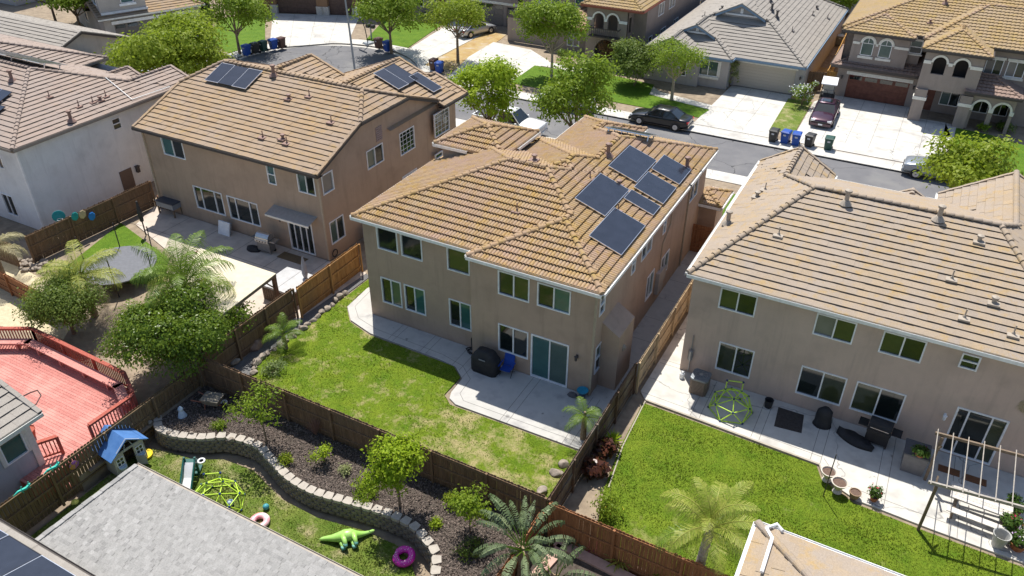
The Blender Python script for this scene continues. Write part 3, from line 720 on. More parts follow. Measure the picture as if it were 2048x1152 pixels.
C_PATIO = [(-9.72, 25.86), (-15.9, 25.86), (-15.9, 26.38), (-22.3, 26.38), (-22.3, 30.5), (-23.6, 30.5), (-24.0, 28.2), (-23.85, 26.3), (-22.95, 25.42), (-21.37, 24.97), (-17.2, 24.87), (-16.2, 24.75), (-15.45, 24.15), (-15.4, 23.1), (-15.25, 22.7), (-14.8, 22.48), (-8.35, 22.55), (-8.35, 41), (-9.72, 41)]
C_BAND = [((-23.7, 28.2), (-23.5, 26.5)), ((-23.5, 26.5), (-22.7, 25.75)), ((-22.7, 25.75), (-21.3, 25.4)), ((-21.3, 25.4), (-17.2, 25.25)), ((-17.2, 25.25), (-15.9, 24.95)), ((-15.9, 24.95), (-15.1, 24.3)), ((-15.1, 24.3), (-15.0, 23.2)), ((-15.0, 23.2), (-14.6, 22.85)), ((-14.6, 22.85), (-8.4, 22.92))]
sheet('patio', C_PATIO, -.05, .045, CONC2, C_BAND+[((x, y0), (x, y1)) for x, y0, y1 in ((-20.3, 24.95, 26.35), (-20.0, 24.95, 26.35), (-18.35, 24.9, 26.35), (-18.0, 24.9, 26.35), (-16.4, 24.8, 26.35), (-15.9, 24.6, 25.8), (-15.5, 23, 25.8), (-12.55, 22.5, 25.85), (-12.2, 22.5, 25.85), (-9.55, 22.5, 25.85), (-9.2, 22.5, 25.85))]+[((-9.7, y), (-8.4, y)) for y in (27.5, 29, 31, 33, 35, 37, 39)], .018)
R_PATIO = [(-6.73, 29.66), (-6.73, 40), (-7.75, 40), (-7.8, 27.3), (-7.45, 26.85), (.3, 26.5), (.62, 25.8), (1.9, 25.2), (4.6, 25.05), (11, 24.9), (11, 29.66)]
sheet('patio', R_PATIO, -.05, .045, CONC, [((-7.75, 27.25), (.3, 26.95)), ((.4, 26.9), (1.2, 25.8)), ((1.2, 25.8), (11, 25.35))]+[((x, y0), (x, 29.6)) for x, y0 in ((-5.3, 26.8), (-4.9, 26.8), (-2.6, 26.7), (-2.25, 26.7), (-.1, 26.6), (.3, 26.5), (2.5, 25.2), (2.9, 25.2), (5.2, 25.05), (5.5, 25.05))]+[((-7.7, y), (-6.75, y)) for y in (29.7, 30, 32, 32.3, 34.5)], .018)
ed = MB(); strip(ed, [(-7.35, 26.78), (.28, 26.43), (.58, 25.74)], .09, -.03, .062); strip(ed, [(-7.4, 26.75), (-7.25, 23.6), (-6.9, 21.2)], .05, -.03, .05); struct('lawn_edging', ed, mat('edging_stone', (.36, .32, .26), (.44, .39, .32), scale=3))
sheet('patio', [(-42, 29.5), (-24.98, 29.5), (-25.75, 19.5), (-30.5, 19.5), (-35.6, 25.5), (-41, 27.2)], -.05, .03, mat('stamped_concrete', (.5, .43, .36), (.6, .52, .44), scale=1.1, rough=.8, bmp=.3, bscale=12, c3=(.42, .35, .3), s3=1), grid_lines(-41.5, -25, 25, 29.5, 6, 2), .03)
lawn('lawn', [(-42, 26.9), (-36.0, 25.3), (-34.2, 23.2), (-40, 20.5)], .02, GR3)
sheet('gravel', [(-25.55, 18.4), (-23.9, 18.4), (-24.5, 19.9), (-24.85, 21), (-24.75, 24), (-24.6, 29.4), (-25.5, 29.4)], -.05, .02, GRAVEL)
sheet('gravel', [(-25.7, 12), (-36, 12), (-40, 19), (-34, 19.3), (-25.7, 18.2)], -.05, -.005, DIRT)
sand = mat('pale_straw', (.5, .42, .27), (.62, .54, .36), scale=5, bmp=.6, bscale=30)
sheet('dry_ground', [(-43, 15.6), (-34.5, 17.3), (-35.4, 18.5), (-37, 20), (-46, 21)], -.05, .0, sand)
BED = [(-25.7, 15.3), (-25.4, 15.0), (-24.4, 15.05), (-23.2, 15.5), (-22.3, 16.05), (-20.9, 16.27), (-19.9, 15.97), (-18.5, 15.52), (-17.1, 15.4), (-15.5, 15.65), (-14.0, 15.88), (-12.8, 15.88), (-12.0, 15.6), (-11.2, 15.1), (-10.6, 13.8), (-10.2, 11.5), (-8.35, 11.5), (-8.35, 18.15), (-25.7, 18.15)]
sheet('planting_bed', BED, -.9, -.02, MULCH)
sheet('bare_soil', [(-8.0, 27), (-7.45, 26.7), (-7.1, 21), (-6.6, 19.4), (-6.1, 18.3), (-8.0, 18.3)], -.05, .012, DIRT)

# ---------------------------------------------------------------- house in the middle
CB = [Blk(-22.65, -9.39, 26.08, 37.3, 5.85), Blk(-15.89, -9.39, 25.56, 37.0, 5.85), Blk(-19.8, -9.39, 28, 39.1, 5.85), Blk(-18.0, -9.39, 30, 42.3, 5.85),
      Blk(-17.96, -13.96, 34, 43.3, 5.85)]
CT = [Blk(-22.65, -18.35, 33.45, 37.65, 6.85)]
hc = thing('house', 'taupe two-storey house with a ribbed orange-tan tile roof carrying six dark solar panels', 'house', (-16, 26, 0), world=True)
build_roof(hc, CB+CT, RC, RCC, TRIM, SOF, 'barrel', .385, .16, .06, .37, .12, gut=GUT, amp=.07)
YB, YC, XC = 26.41, 25.89, -9.72
wall(hc, (-22.3, YB), (-15.92, YB), 0, 5.75, ST_C, [
    pxh(YB, (752, 452), (797, 508), 'single', ['dark'], -22.3), pxh(YB, (800.4, 466.4), (845.8, 523), 'single', ['dark'], -22.3), pxh(YB, (893.5, 492.8), (940, 551.4), 'single', ['green'], -22.3),
    pxh(YB, (761.5, 552.8), (805.7, 616), 'slide', ['dark', 'blind'], -22.3), pxh(YB, (808, 567.5), (852.8, 631.7), 'slide', ['dark', 'teal'], -22.3), pxh(YB, (898, 596.3), (943.5, 662.9), 'slide', ['dark', 'teal'], -22.3)])
wall(hc, (-15.92, YB), (-15.92, YC), 0, 5.75, ST_C)
wall(hc, (-15.92, YC), (XC, YC), 0, 5.75, ST_C, [
    pxh(YC, (996.4, 539.7), (1058.4, 605.3), 'slide', ['dark', 'green'], -15.92), pxh(YC, (1075.7, 563.7), (1139.9, 629.7), 'slide', ['dark', 'teal'], -15.92),
    pxh(YC, (997, 646), (1055.8, 718.5), 'slide', ['dark', 'dark'], -15.92), (*pxh(YC, (1063, 668.4), (1133.5, 777), 'slider', ['dark', 'teal'], -15.92)[:2], .06, 2.48, 'slider', ['teal', 'blind'])])
wall(hc, (XC, YC), (XC, 41.95), 0, 5.75, ST_C, [
    pxv(XC, (1197.5, 634), (1211, 585), 'hung', ['shade', 'dark'], YC), pxv(XC, (1261.4, 551), (1272.8, 505), 'hung', ['blind', 'dark'], YC), pxv(XC, (1281.5, 524), (1305.4, 468.5), 'slide', ['dark', 'shade'], YC),
    pxv(XC, (1324.6, 469.9), (1334.6, 428), 'hung', ['shade', 'dark'], YC), pxv(XC, (1377, 407.8), (1397.8, 353.6), 'slide', ['dark', 'green'], YC),
    pxv(XC, (1289, 603.8), (1308.6, 536.5), 'slide', ['dark', 'teal'], YC), pxv(XC, (1318, 559.4), (1338.5, 497), 'slide', ['dark', 'teal'], YC), pxv(XC, (1187.5, 749.2), (1203.3, 681), 'hung', ['blind', 'dark'], YC)])
for a, b in (((XC, 41.95), (-17.65, 41.95)), ((-17.65, 41.95), (-17.65, 38.8)), ((-17.65, 38.8), (-22.3, 37)), ((-22.3, 37.3), (-22.3, YB))): wall(hc, a, b, 0, 5.75, ST_C)
for a, b in (((-22.3, 33.8), (-18.7, 33.8)), ((-18.7, 33.8), (-18.7, 37.3)), ((-18.7, 37.3), (-22.3, 37.3)), ((-22.3, 37.3), (-22.3, 33.8))): wall(hc, a, b, 5.3, 6.7, ST_C)
ch = MB(); xo = XC+.85; y0, y1 = 26.75, 28.6                       # fireplace bump-out with a sloping stucco top
ch.poly([(XC, y0, 0), (xo, y0, 0), (xo, y1, 0), (XC, y1, 0), (XC, y0, 3.6), (xo, y0, 3.05), (xo, y1, 3.05), (XC, y1, 3.6)], [(4,5,6,7),(0,1,5,4),(1,2,6,5),(2,3,7,6)])
c_ = ch.build('fireplace_bump', ST_C, hc)
v = MB(); v.lathe([(.16, 0), (.16, .05), (.09, .06), (.09, .12)], (0, 0, 0), 12); o = v.build('exhaust_cap', VT2, c_, (0, 0, 0)); o.location = (xo+16, 27.4-26, 2.1); o.rotation_euler = (0, R(90), 0)
for x, y in ((-9.78, 25.84), (-16.1, 25.84)):
    if x > -12: d = MB(); d.box(x, x+.1, y-.04, y+.05, .1, 5.65); d.build('downspout', mat('taupe_pipe', (.4, .33, .24)), hc)
d = MB(); d.box(XC, XC+.09, 38.6, 38.7, .1, 5.6); d.build('downspout', MATS['taupe_pipe'], hc)
EB = CB[0].pl[CB[0].dirs.index('r')]; BB = CB[0].pl[0]
for p, kd in (((1216, 312), 'flue'), ((1373, 338), 'flue'), ((1180, 357), 'pipe'), ((1238, 371), 'low'), ((1236, 423), 'pipe')): vent(hc, onP(*p, EB), kd, VT)
for p, kd in (((1034, 422), 'pipe'), ((1069, 320), 'low')): vent(hc, onP(*p, BB), kd, VT)
def lamp(root, p, nd, m=None):
    n = Vector(nd); b = MB(); p = Vector(p); b.obox(p+Vector((-.05, -.02, -.1)), (.1, 0, 0), (0, .04, 0), (0, 0, .2)); q = p+n*.16
    b.lathe([(.0, .16), (.09, .08), (.07, .06), (.06, -.12), (.03, -.16)], tuple(q), 8); b.obox(p+Vector((-.015, -.015, .06)), (.03, 0, 0), n*.16+Vector((0, .03, 0)), (0, 0, .03)); return b.build('wall_lamp', m or DKTRIM, root)
lx, lz = onY(1154.6, 712.6, YC); lamp(hc, (lx, YC, lz), (0, -1, 0))
eb = MB(); eb.box(XC, XC+.2, 34.2, 35.0, .7, 2.0); eb.box(XC, XC+.12, 35.1, 35.6, 1.0, 1.8); eb.build('meter_box', ST_P, hc)
cn = MB(); cn.tube([(XC+.05, 34.6, 2), (XC+.05, 34.6, 3.6), (XC+.05, 35.6, 4.3), (XC+.05, 35.6, 5.6)], .03, 6); cn.build('conduit', MATS['taupe_pipe'], hc)
gb = [Blk(-9.75, -8.4, 41.2, 43.6, 2.9, back=.35, front=.35, left=None, right=.35)]
build_roof(hc, gb, RC, RCC, TRIM, SOF, 'barrel', .385, .152, .045, gut=GUT); 
for a, b in (((-8.7, 41.5), (-8.7, 43.3)), ((-9.7, 41.5), (-8.7, 41.5))): wall(hc, a, b, 0, 2.8, ST_C)

# ---------------------------------------------------------------- house on the right
RB = [Blk(-6.95, 8.1, 29.32, 42.2, 5.55, .35, .35, .61, .61), Blk(-7.0, -2.95, 36, 42.75, 5.53, None, None, .61, .61), Blk(2.1, 8.1, 36, 43.1, 5.53, None, None, .62, .62), Blk(-.2, 2.0, 40, 42.95, 4.9, None, None, .6, .6)]
hr = thing('house', 'pink-beige two-storey house with pale flat-tile roof and a pergola at its back door', 'house', (0, 30, 0), world=True)
build_roof(hr, RB, RR, RR, TRIM, SOF, 'flat', .375, .42, .05, .36, .12, gut=GUT)
YR = 29.69
wall(hr, (-6.73, YR), (7.85, YR), 0, 5.45, ST_R, [
    (*pxh(YR, (1444, 570), (1507.8, 634), '', None, -6.73)[:3], 5.1, 'slide', ['green', 'dark']), (*pxh(YR, (1636.5, 622), (1702.6, 688.5), '', None, -6.73)[:3], 5.1, 'slide', ['shade', 'green']),
    (*pxh(YR, (1770.8, 657), (1839.8, 726), '', None, -6.73)[:3], 5.1, 'slide', ['green', 'dark']), (*pxh(YR, (1929.5, 698.4), (1952.2, 742.6), '', None, -6.73)[:3], 5.05, 'hung', ['green', 'dark']),
    pxh(YR, (1440, 682.5), (1498, 757), 'slide', ['green', 'dark'], -6.73), pxh(YR, (1604.4, 730.6), (1678.8, 811.6), 'slide', ['dark', 'green'], -6.73), pxh(YR, (1715.4, 761.9), (1793, 845.6), 'slide', ['green', 'dark'], -6.73),
    (*pxh(YR, (1913.4, 820.2), (1973.6, 940.3), '', None, -6.73)[:2], .1, 2.5, 'slider3', ['dark', 'dark', 'green'])])
for a, b in (((7.85, YR), (7.85, 43)), ((7.85, 42.7), (2.4, 42.7)), ((2.4, 42), (-3.2, 42)), ((-3.2, 42.4), (-6.73, 42.4)), ((-6.73, 42.4), (-6.73, YR))): wall(hr, a, b, 0, 5.4, ST_R)
for a, b in (((7.85, 42.7), (2.4, 42.7)), ((-3.2, 42.4), (-6.73, 42.4))): wall(hr, a, b, 5.4, RB, ST_R, name='gable')
RBk = RB[0].pl[0]; RLf = RB[0].pl[RB[0].dirs.index('l')]
for p, kd in (((1691, 408), 'flue'), ((1876, 440), 'flue'), ((1958, 483), 'low'), ((1557, 470), 'pipe'), ((1903, 558), 'pipe'), ((1987, 606), 'low'), ((1928, 636), 'pipe'), ((2026, 669), 'pipe')): vent(hr, onP(*p, RBk), kd, VT2)
for p, kd in (((1455, 448), 'flue'), ((1514, 394), 'low'), ((1530, 380), 'pipe')): vent(hr, onP(*p, RLf), kd, VT2)
lx, lz = onY(1890, 830, YR); lamp(hr, (lx, YR, lz), (0, -1, 0), WHITE)
mb_ = MB(); mb_.lathe([(.12, 0), (.12, .5), (.0, .55)], (-6.3, 29.55, .9), 10); mb_.tube([(-6.3, 29.6, .1), (-6.3, 29.6, 2.2)], .03, 6); mb_.build('meter_box', mat('grey_metal', (.3, .3, .3), rough=.5, metal=.6), hr)

# ---------------------------------------------------------------- house on the left
LB = [Blk(-41.6, -27.4, 29.2, 42.2, 5.6, .38, .38, None, None, extra=(('l', 7.15, .57), ('r', 7.15, .57))), Blk(-36.6, -27.42, 36, 43.4, 5.6, None, None, .38, None, extra=(('r', 5.76, .38),)), Blk(-32, -26.98, 41.3, 44.2, 5.59, None, None, .38, .38), Blk(-42.2, -33.6, 35, 41.6, 5.6, None, None, .38, .38)]
hl = thing('house', 'tan two-storey house with clipped-gable brown tile roof, left of the villa-tile house', 'house', (-34, 30, 0), world=True)
build_roof(hl, LB, RL_, RL_, TRIM, DKTRIM, 'flat', .37, .42, .05, .36, .12, gut=DKTRIM)
YL, XL = 29.56, -27.69
wall(hl, (-41.25, YL), (XL, YL), 0, 5.5, ST_L, [
    pxh(YL, (319.9, 270.4), (372.2, 319.7), 'slide', ['teal', 'dark'], -41.25), pxh(YL, (531.3, 327.2), (554.2, 370.7), 'hung', ['teal', 'blind'], -41.25), pxh(YL, (592.4, 343.4), (632.8, 392.3), 'slide', ['blind', 'dark'], -41.25),
    pxh(YL, (385.4, 370.2), (452.6, 431.9), 'three', ['dark'], -41.25), pxh(YL, (453, 390.3), (522.9, 454), 'three', ['dark'], -41.25), (*pxh(YL, (573.7, 431.9), (632.8, 514), '', None, -41.25)[:2], .08, 2.35, 'door4', ['dark'])])
wall(hl, (XL, YL), (XL, 41.9), 0, LB[:1], ST_L, [
    pxv(XL, (647, 391), (663.5, 339.5), 'single', ['shade'], YL), pxv(XL, (735.7, 340.3), (764.3, 284.8), 'slide', ['blind', 'dark'], YL), pxv(XL, (801.5, 312.5), (827, 251), 'grid', ['dark'], YL),
    pxv(XL, (664, 490), (685.4, 428), 'slide', ['blind', 'dark'], YL), pxv(XL, (804.7, 359), (832.8, 335.6), 'slide', ['dark', 'dark'], YL)])
wall(hl, (-27.35, 41.6), (-27.35, 43.2), 0, 5.45, ST_L, [pxv(-27.35, (870.3, 276.2), (897, 213), 'grid', ['green'], 41.6), pxv(-27.35, (871, 320), (884.6, 301), 'single', ['dark'], 41.6)])
for a, b in (((XL, 41.6), (-27.35, 41.6)), ((-27.35, 43.2), (-41.25, 43.0)), ((-41.25, 43), (-41.25, YL))): wall(hl, a, b, 0, 5.4, ST_L)
wall(hl, (-27.35, 43.1), (-36.3, 43.1), 5.4, LB[1:2], ST_L, name='gable'); wall(hl, (-33.9, 41.3), (-42, 41.3), 5.4, LB[3:4], ST_L, name='gable')
gl = MB()
for k in range(7): gl.box(XL, XL+.04, 34.9, 35.5, 5.35+k*.13, 5.43+k*.13)
gl.build('gable_vent', mat('vent_mauve', (.35, .26, .24)), hl)
d = MB(); d.box(XL-.02, XL+.08, YL-.09, YL, .1, 5.4); d.build('downspout', mat('tan_pipe', (.45, .36, .26)), hl); d = MB(); d.box(-41.3, -41.2, YL-.1, YL, .1, 5.4); d.build('downspout', MATS['tan_pipe'], hl)
aw = MB(); a0 = onY(549, 416, YL); a1 = onY(636, 445, YL); aw.obox((a0[0], YL, 2.72), (a1[0]-a0[0], 0, 0), (0, -.8, -.22), (0, 0, .04)); aw.obox((a0[0], YL-.82, 2.4), (a1[0]-a0[0], 0, 0), (0, .03, 0), (0, 0, .12))
aw.build('awning', mat('zinc', (.42, .46, .5), rough=.35, metal=.7), hl); lx, lz = onY(563, 436, YL); lamp(hl, (lx, YL, lz), (0, -1, 0))
LBk = LB[0].pl[0]
for p, kd in (((548, 152), 'flue'), ((578, 198), 'low'), ((619, 193), 'pipe'), ((663, 245), 'pipe'), ((526, 275), 'pipe'), ((566, 278), 'low'), ((574, 287), 'pipe')): vent(hl, onP(*p, LBk), kd, VT)
LRw = LB[1].pl[1]

# ---------------------------------------------------------------- white house far left
WB = [Blk(-64, -44.75, 23.55, 35.5, 5.6), Blk(-48.9, -44.76, 29.5, 37.1, 5.6, None, None, .35, .35), Blk(-70, -54.4, 27, 37.7, 5.6), Blk(-52.3, -49.2, 33, 36.6, 5.2, None, None, .38, .38)]
hw = thing('house', 'white stucco two-storey house with mauve-brown tile roof at the left edge', 'house', (-52, 28, 0), world=True)
build_roof(hw, WB, RW, RC if False else RW, TRIM, mat('brown_grey_trim', (.25, .22, .19)), 'flat', .37, .42, .05, gut=MATS['brown_grey_trim'])
XW, YW = -45.05, 23.9
wall(hw, (XW, YW), (XW, 36.8), 0, WB[:2], ST_W, [pxv(XW, (227.9, 261.7), (238.3, 233), 'hung', ['dark', 'green'], YW)])
dz = MB(); a = onX(248.7, 382.4, XW); b = onX(237.5, 345, XW); c = onX(261, 335.6, XW); dz.box(XW-.02, XW+.05, a[0], c[0], .1, b[1]); dz.build('door', mat('brown_door', (.14, .1, .08), rough=.5), hw)
lx, lz = onX(273.4, 338, XW); lb = MB(); lb.box(XW, XW+.2, lx-.1, lx+.1, lz-.2, lz+.2); lb.box(XW, XW+.25, lx-.14, lx+.14, lz+.2, lz+.25); lb.build('wall_lamp', DKTRIM, hw)
wall(hw, (-63.5, YW), (XW, YW), 0, 5.5, ST_W, [pxh(YW, (1.3, 385), (39.6, 434.5), 'slide', ['dark', 'dark'], -63.5), pxh(YW, (-22, 298), (11, 339), 'slide', ['dark', 'dark'], -63.5)])
for a, b in (((XW, 36.8), (-63, 37)), ((-63.5, 37), (-63.5, YW))): wall(hw, a, b, 0, 5.4, ST_W)
d = MB(); d.box(XW-.02, XW+.09, YW-.09, YW, .1, 5.4); d.build('downspout', WHITE, hw); d = MB(); d.box(XW, XW+.09, 34.9, 35, .1, 5.4); d.build('downspout', WHITE, hw)
WE = WB[0].pl[WB[0].dirs.index('r')]; WBk = WB[0].pl[0]
for p, kd in (((99, 194), 'pipe'), ((158, 213), 'pipe'), ((186, 205), 'pipe'), ((201, 201), 'low'), ((212, 193), 'pipe'), ((143, 243), 'flue')): vent(hw, onP(*p, WE), kd, VT)
vent(hw, onP(25, 162, WBk), 'flue', VT)
cd = MB(); p0 = onP(212, 158, WE); p1 = onP(265, 202, WE); p2 = onP(340, 176, WE); cd.tube([(p[0], p[1], p[2]+.1) for p in (p0, p1, p2)], .03, 5); cd.build('conduit', GUT, hw)

# ---------------------------------------------------------------- solar panels
PV = mat('solar_cells', (.02, .024, .036), (.027, .032, .048), scale=2, rough=.22, spec=.6, coat=.3); PVF = mat('panel_frame', (.03, .03, .035), rough=.35, metal=.5); ALU = mat('aluminium', (.72, .73, .75), rough=.3, metal=.9)
def solar(pl, corners, label, group, n=1, lift=.14, across=True, rail=True):
    """rectangular array lying along roof plane pl, its extent taken from four seen corners"""
    a, b, c = pl; s_ = math.hypot(a, b); up = Vector((a/s_, b/s_, s_)).normalized(); ua = Vector((b/s_, -a/s_, 0)); nm = ua.cross(up)
    if nm.z < 0: nm = -nm
    P = [Vector(onP(*q, pl)) for q in corners] if len(corners) == 4 and not isinstance(corners[0], Vector) else corners
    o = sum(P, Vector())/4; us = sorted((p-o).dot(ua) for p in P); ts = sorted((p-o).dot(up) for p in P)
    u0, u1 = (us[0]+us[1])/2, (us[2]+us[3])/2; t0, t1 = (ts[0]+ts[1])/2, (ts[2]+ts[3])/2
    root = thing('solar_panel', label, 'solar panel', o, group=group, world=True)
    def bx(m, a0, a1, b0, b1, c0, c1): m.obox(o+ua*a0+up*b0+nm*c0, ua*(a1-a0), up*(b1-b0), nm*(c1-c0))
    for k in range(n):
        g0, g1 = u0+(u1-u0)*k/n+.006, u0+(u1-u0)*(k+1)/n-.006
        m = MB(); bx(m, g0+.02, g1-.02, t0+.02, t1-.02, lift, lift+.034); cell = m.build('cell_sheet', PV, root)
        m = MB(); f = .025
        bx(m, g0, g1, t0, t0+f, lift, lift+.04); bx(m, g0, g1, t1-f, t1, lift, lift+.04); bx(m, g0, g0+f, t0+f, t1-f, lift, lift+.04); bx(m, g1-f, g1, t0+f, t1-f, lift, lift+.04)
        m.build('frame', ALU if k % 2 == 0 else PVF, root)
    m = MB()
    for t in (.22, .78):
        t_ = t0+(t1-t0)*t; bx(m, u0+.03, u1-.03, t_-.02, t_+.02, lift-.06, lift-.002)
        for k in range(4): u = u0+.15+(u1-u0-.3)*k/3; bx(m, u-.03, u+.03, t_-.03, t_+.03, -.02, lift-.06)
    m.build('mounting_rail', ALU, root)
    return root
GS = 'dark solar panels on the villa-tile house'
for cs, lb in ((((1256.8,296),(1311.7,325.8),(1270.7,368.9),(1212.4,337.6)), 'large dark solar panel highest and farthest up the villa tile roof'),
               (((1325.6,314.7),(1380.4,345),(1355.4,373.3),(1299.2,342.2)), 'dark solar panel nearest the street and the gutter, beside a pink flue'),
               (((1293.6,349.4),(1351.3,380),(1323.5,412.6),(1263.8,379.3)), 'square solar panel in the middle of the row along the gutter'),
               (((1260.3,384.9),(1319.3,417.5),(1304,435.6),(1243.6,401.5)), 'narrow strip-shaped solar panel, half the depth of its neighbours'),
               (((1197.9,352),(1257.8,385),(1207,437.1),(1146.4,402)), 'big square solar panel close to the hip ridge of the villa roof'),
               (((1225.3,421.5),(1289,455.4),(1240.9,515.3),(1174,478)), 'solar panel lowest on the roof, nearest the back corner of the house')):
    solar(EB, cs, lb, GS)
fp = CB[3].pl[CB[3].dirs.index('f')]
solar(fp, [Vector((x, y, fp[0]*x+fp[1]*y+fp[2])) for x, y in ((-14.9, 38.6), (-12.3, 38.6), (-12.3, 40.3), (-14.9, 40.3))], 'solar panel seen edge-on just over the front ridge', GS, lift=.3)
solar(LBk, ((447.7,129),(527.6,147.5),(492.6,182.3),(410.8,164.3)), 'array of three black solar panels below the ridge of the tan house', 'solar panels on the tan house', 3)
solar(LRw, ((793,129),(832,165.4),(791,184.5),(749,149)), 'wide black solar panel pair on the front wing of the tan house', 'solar panels on the tan house', 2)
solar(LRw, ((839.7,145.7),(878.9,182.6),(859.8,191.2),(821.6,154.9)), 'narrow black solar panel beside the wide pair on the front wing', 'solar panels on the tan house')
wf = WB[0].pl[1]
solar(wf, [Vector((x, y, wf[0]*x+wf[1]*y+wf[2])) for x, y in ((-61, 30.1), (-50.6, 30.1), (-50.6, 31.9), (-61, 31.9))], 'long row of solar panels seen edge-on along the ridge of the white house', 'solar panels on the white house', 6, lift=.36)
solar(WBk, ((-14,176),(23,188),(4,212),(-32,200)), 'blue-grey solar panel at the photo edge, upper of two on the white house', 'solar panels on the white house', 2)
solar(WBk, ((-24,206),(13,218),(-2,232),(-38,220)), 'blue-grey solar panel at the photo edge, lower of two on the white house', 'solar panels on the white house', 2)

# ---------------------------------------------------------------- helpers for the far houses
def band(root, o, ud, nd, u0, u1, z0, z1, d=.06, m=None, name='trim_band'):
    b = MB(); b.obox(Vector((o[0], o[1], z0))+Vector(ud)*u0, Vector(ud)*(u1-u0), Vector(nd)*d, (0, 0, z1-z0)); return b.build(name, m or TRIM, root)
def arch_trim(root, o, ud, nd, uc, r, z0, z1, m=None, depth=.06, t=.16, glass='blind', recess=.12, fill=True):
    """arched opening or window: raised arch moulding, dark reveal and pane. z1 = spring line"""
    o = Vector((o[0], o[1], 0)); ud = Vector(ud); nd = Vector(nd); A = MB(); N = 10; pr = []
    for k in range(N+1):
        a = math.pi*k/N; pr.append((math.cos(a), math.sin(a)))
    for k in range(N):
        q = [o+ud*(uc+pr[i][0]*rr)+Vector((0, 0, z1+pr[i][1]*rr)) for i in (k, k+1) for rr in (r, r+t)]
        A.poly([q[0], q[1], q[3], q[2]]+[p+nd*depth for p in (q[0], q[1], q[3], q[2])], [(4,5,6,7),(0,1,5,4),(1,2,6,5),(2,3,7,6),(3,0,4,7)])
    fr = A.build('arch_moulding', m or TRIM, root)
    if fill:
        W = MB(); pts = [o+ud*(uc+r*c)+Vector((0, 0, z1+r*s_)) for c, s_ in pr]+[o+ud*(uc-r)+Vector((0, 0, z0)), o+ud*(uc+r)+Vector((0, 0, z0))]
        W.face([p+nd*.012 for p in pts]); w_ = W.build('window', MATS['glass_'+glass], root)
        F = MB()
        for k in range(N):
            q = [o+ud*(uc+pr[i][0]*rr)+Vector((0, 0, z1+pr[i][1]*rr)) for i in (k, k+1) for rr in (r-.05, r)]
            F.poly([q[0], q[1], q[3], q[2]]+[p+nd*.04 for p in (q[0], q[1], q[3], q[2])], [(4,5,6,7),(0,1,5,4),(2,3,7,6)])
        for a, b, c, d in ((uc-r, uc-r+.05, z0, z1), (uc+r-.05, uc+r, z0, z1), (uc-r, uc+r, z0, z0+.05), (uc-r, uc+r, z1-.02, z1+.02), (uc-.02, uc+.02, z1, z1+r)):
            F.obox(o+ud*a+Vector((0, 0, c)), ud*(b-a), nd*.04, (0, 0, d-c))
        F.build('frame', WHITE, w_)
    return fr
def archwall(root, p0, p1, z0, zt, arches, m, thick=.25, name='arcade'):
    """wall with real arched openings: arches = (uc, r, zs, zb); built as a thick slab"""
    p0 = Vector((*p0, 0)); p1 = Vector((*p1, 0)); Ln = (p1-p0).length; ud = (p1-p0)/Ln; nd = Vector((ud.y, -ud.x, 0)); W = MB(); cuts = [0]
    def slab(q):   # polygon (u,z) extruded
        a = [p0+ud*u+Vector((0, 0, z)) for u, z in q]; W.loft([[v-nd*thick for v in a], a], cap=True)
    u = 0
    for uc, r, zs, zb in arches:
        if uc-r > u: slab([(u, z0), (uc-r, z0), (uc-r, zt), (u, zt)])
        if zb > z0: slab([(uc-r, z0), (uc+r, z0), (uc+r, zb), (uc-r, zb)])
        N = 10
        for k in range(N):
            a0 = math.pi*(1-k/N); a1 = math.pi*(1-(k+1)/N); x0, y0 = uc+r*math.cos(a0), zs+r*math.sin(a0); x1, y1 = uc+r*math.cos(a1), zs+r*math.sin(a1)
            slab([(x0, y0), (x1, y1), (x1, zt), (x0, zt)])
        u = uc+r
    if u < Ln: slab([(u, z0), (Ln, z0), (Ln, zt), (u, zt)])
    return W.build(name, m, root)
def garage(root, o, ud, nd, u0, u1, z0, z1, m, rows=4, cols=4, lights=True, pattern=False):
    o = Vector((o[0], o[1], 0)); ud = Vector(ud); nd = Vector(nd); b = MB(); hh = (z1-z0)/rows; ww = (u1-u0)/cols
    b.obox(o+ud*u0-nd*.12+Vector((0, 0, z0)), ud*(u1-u0), nd*.04, (0, 0, z1-z0))
    for r in range(rows):
        for c in range(cols):
            if lights and r == rows-1: continue
            b.obox(o+ud*(u0+c*ww+.05)-nd*.08+Vector((0, 0, z0+r*hh+.03)), ud*(ww-.1), nd*.025, (0, 0, hh-.06))
    g = b.build('garage_door', m, root)
    if lights:
        for c in range(cols):
            p = MB(); p.obox(o+ud*(u0+c*ww+.12)-nd*.078+Vector((0, 0, z1-hh+.1)), ud*(ww-.24), nd*.02, (0, 0, hh-.18)); p.build('window', MATS['glass_dark'], g)
    return g
GD1 = mat('redwood_door', (.13, .045, .03), (.2, .075, .05), scale=3, rough=.55); GD2 = mat('beige_door', (.50, .45, .38), (.56, .51, .43), scale=20, rough=.7); GD3 = mat('brown_garage', (.09, .055, .045), (.13, .08, .065), rough=.6); GD4 = mat('taupe_garage', (.2, .17, .15), rough=.6)
FX = ((1, 0, 0), (0, -1, 0)); FYY = ((0, 1, 0), (1, 0, 0))

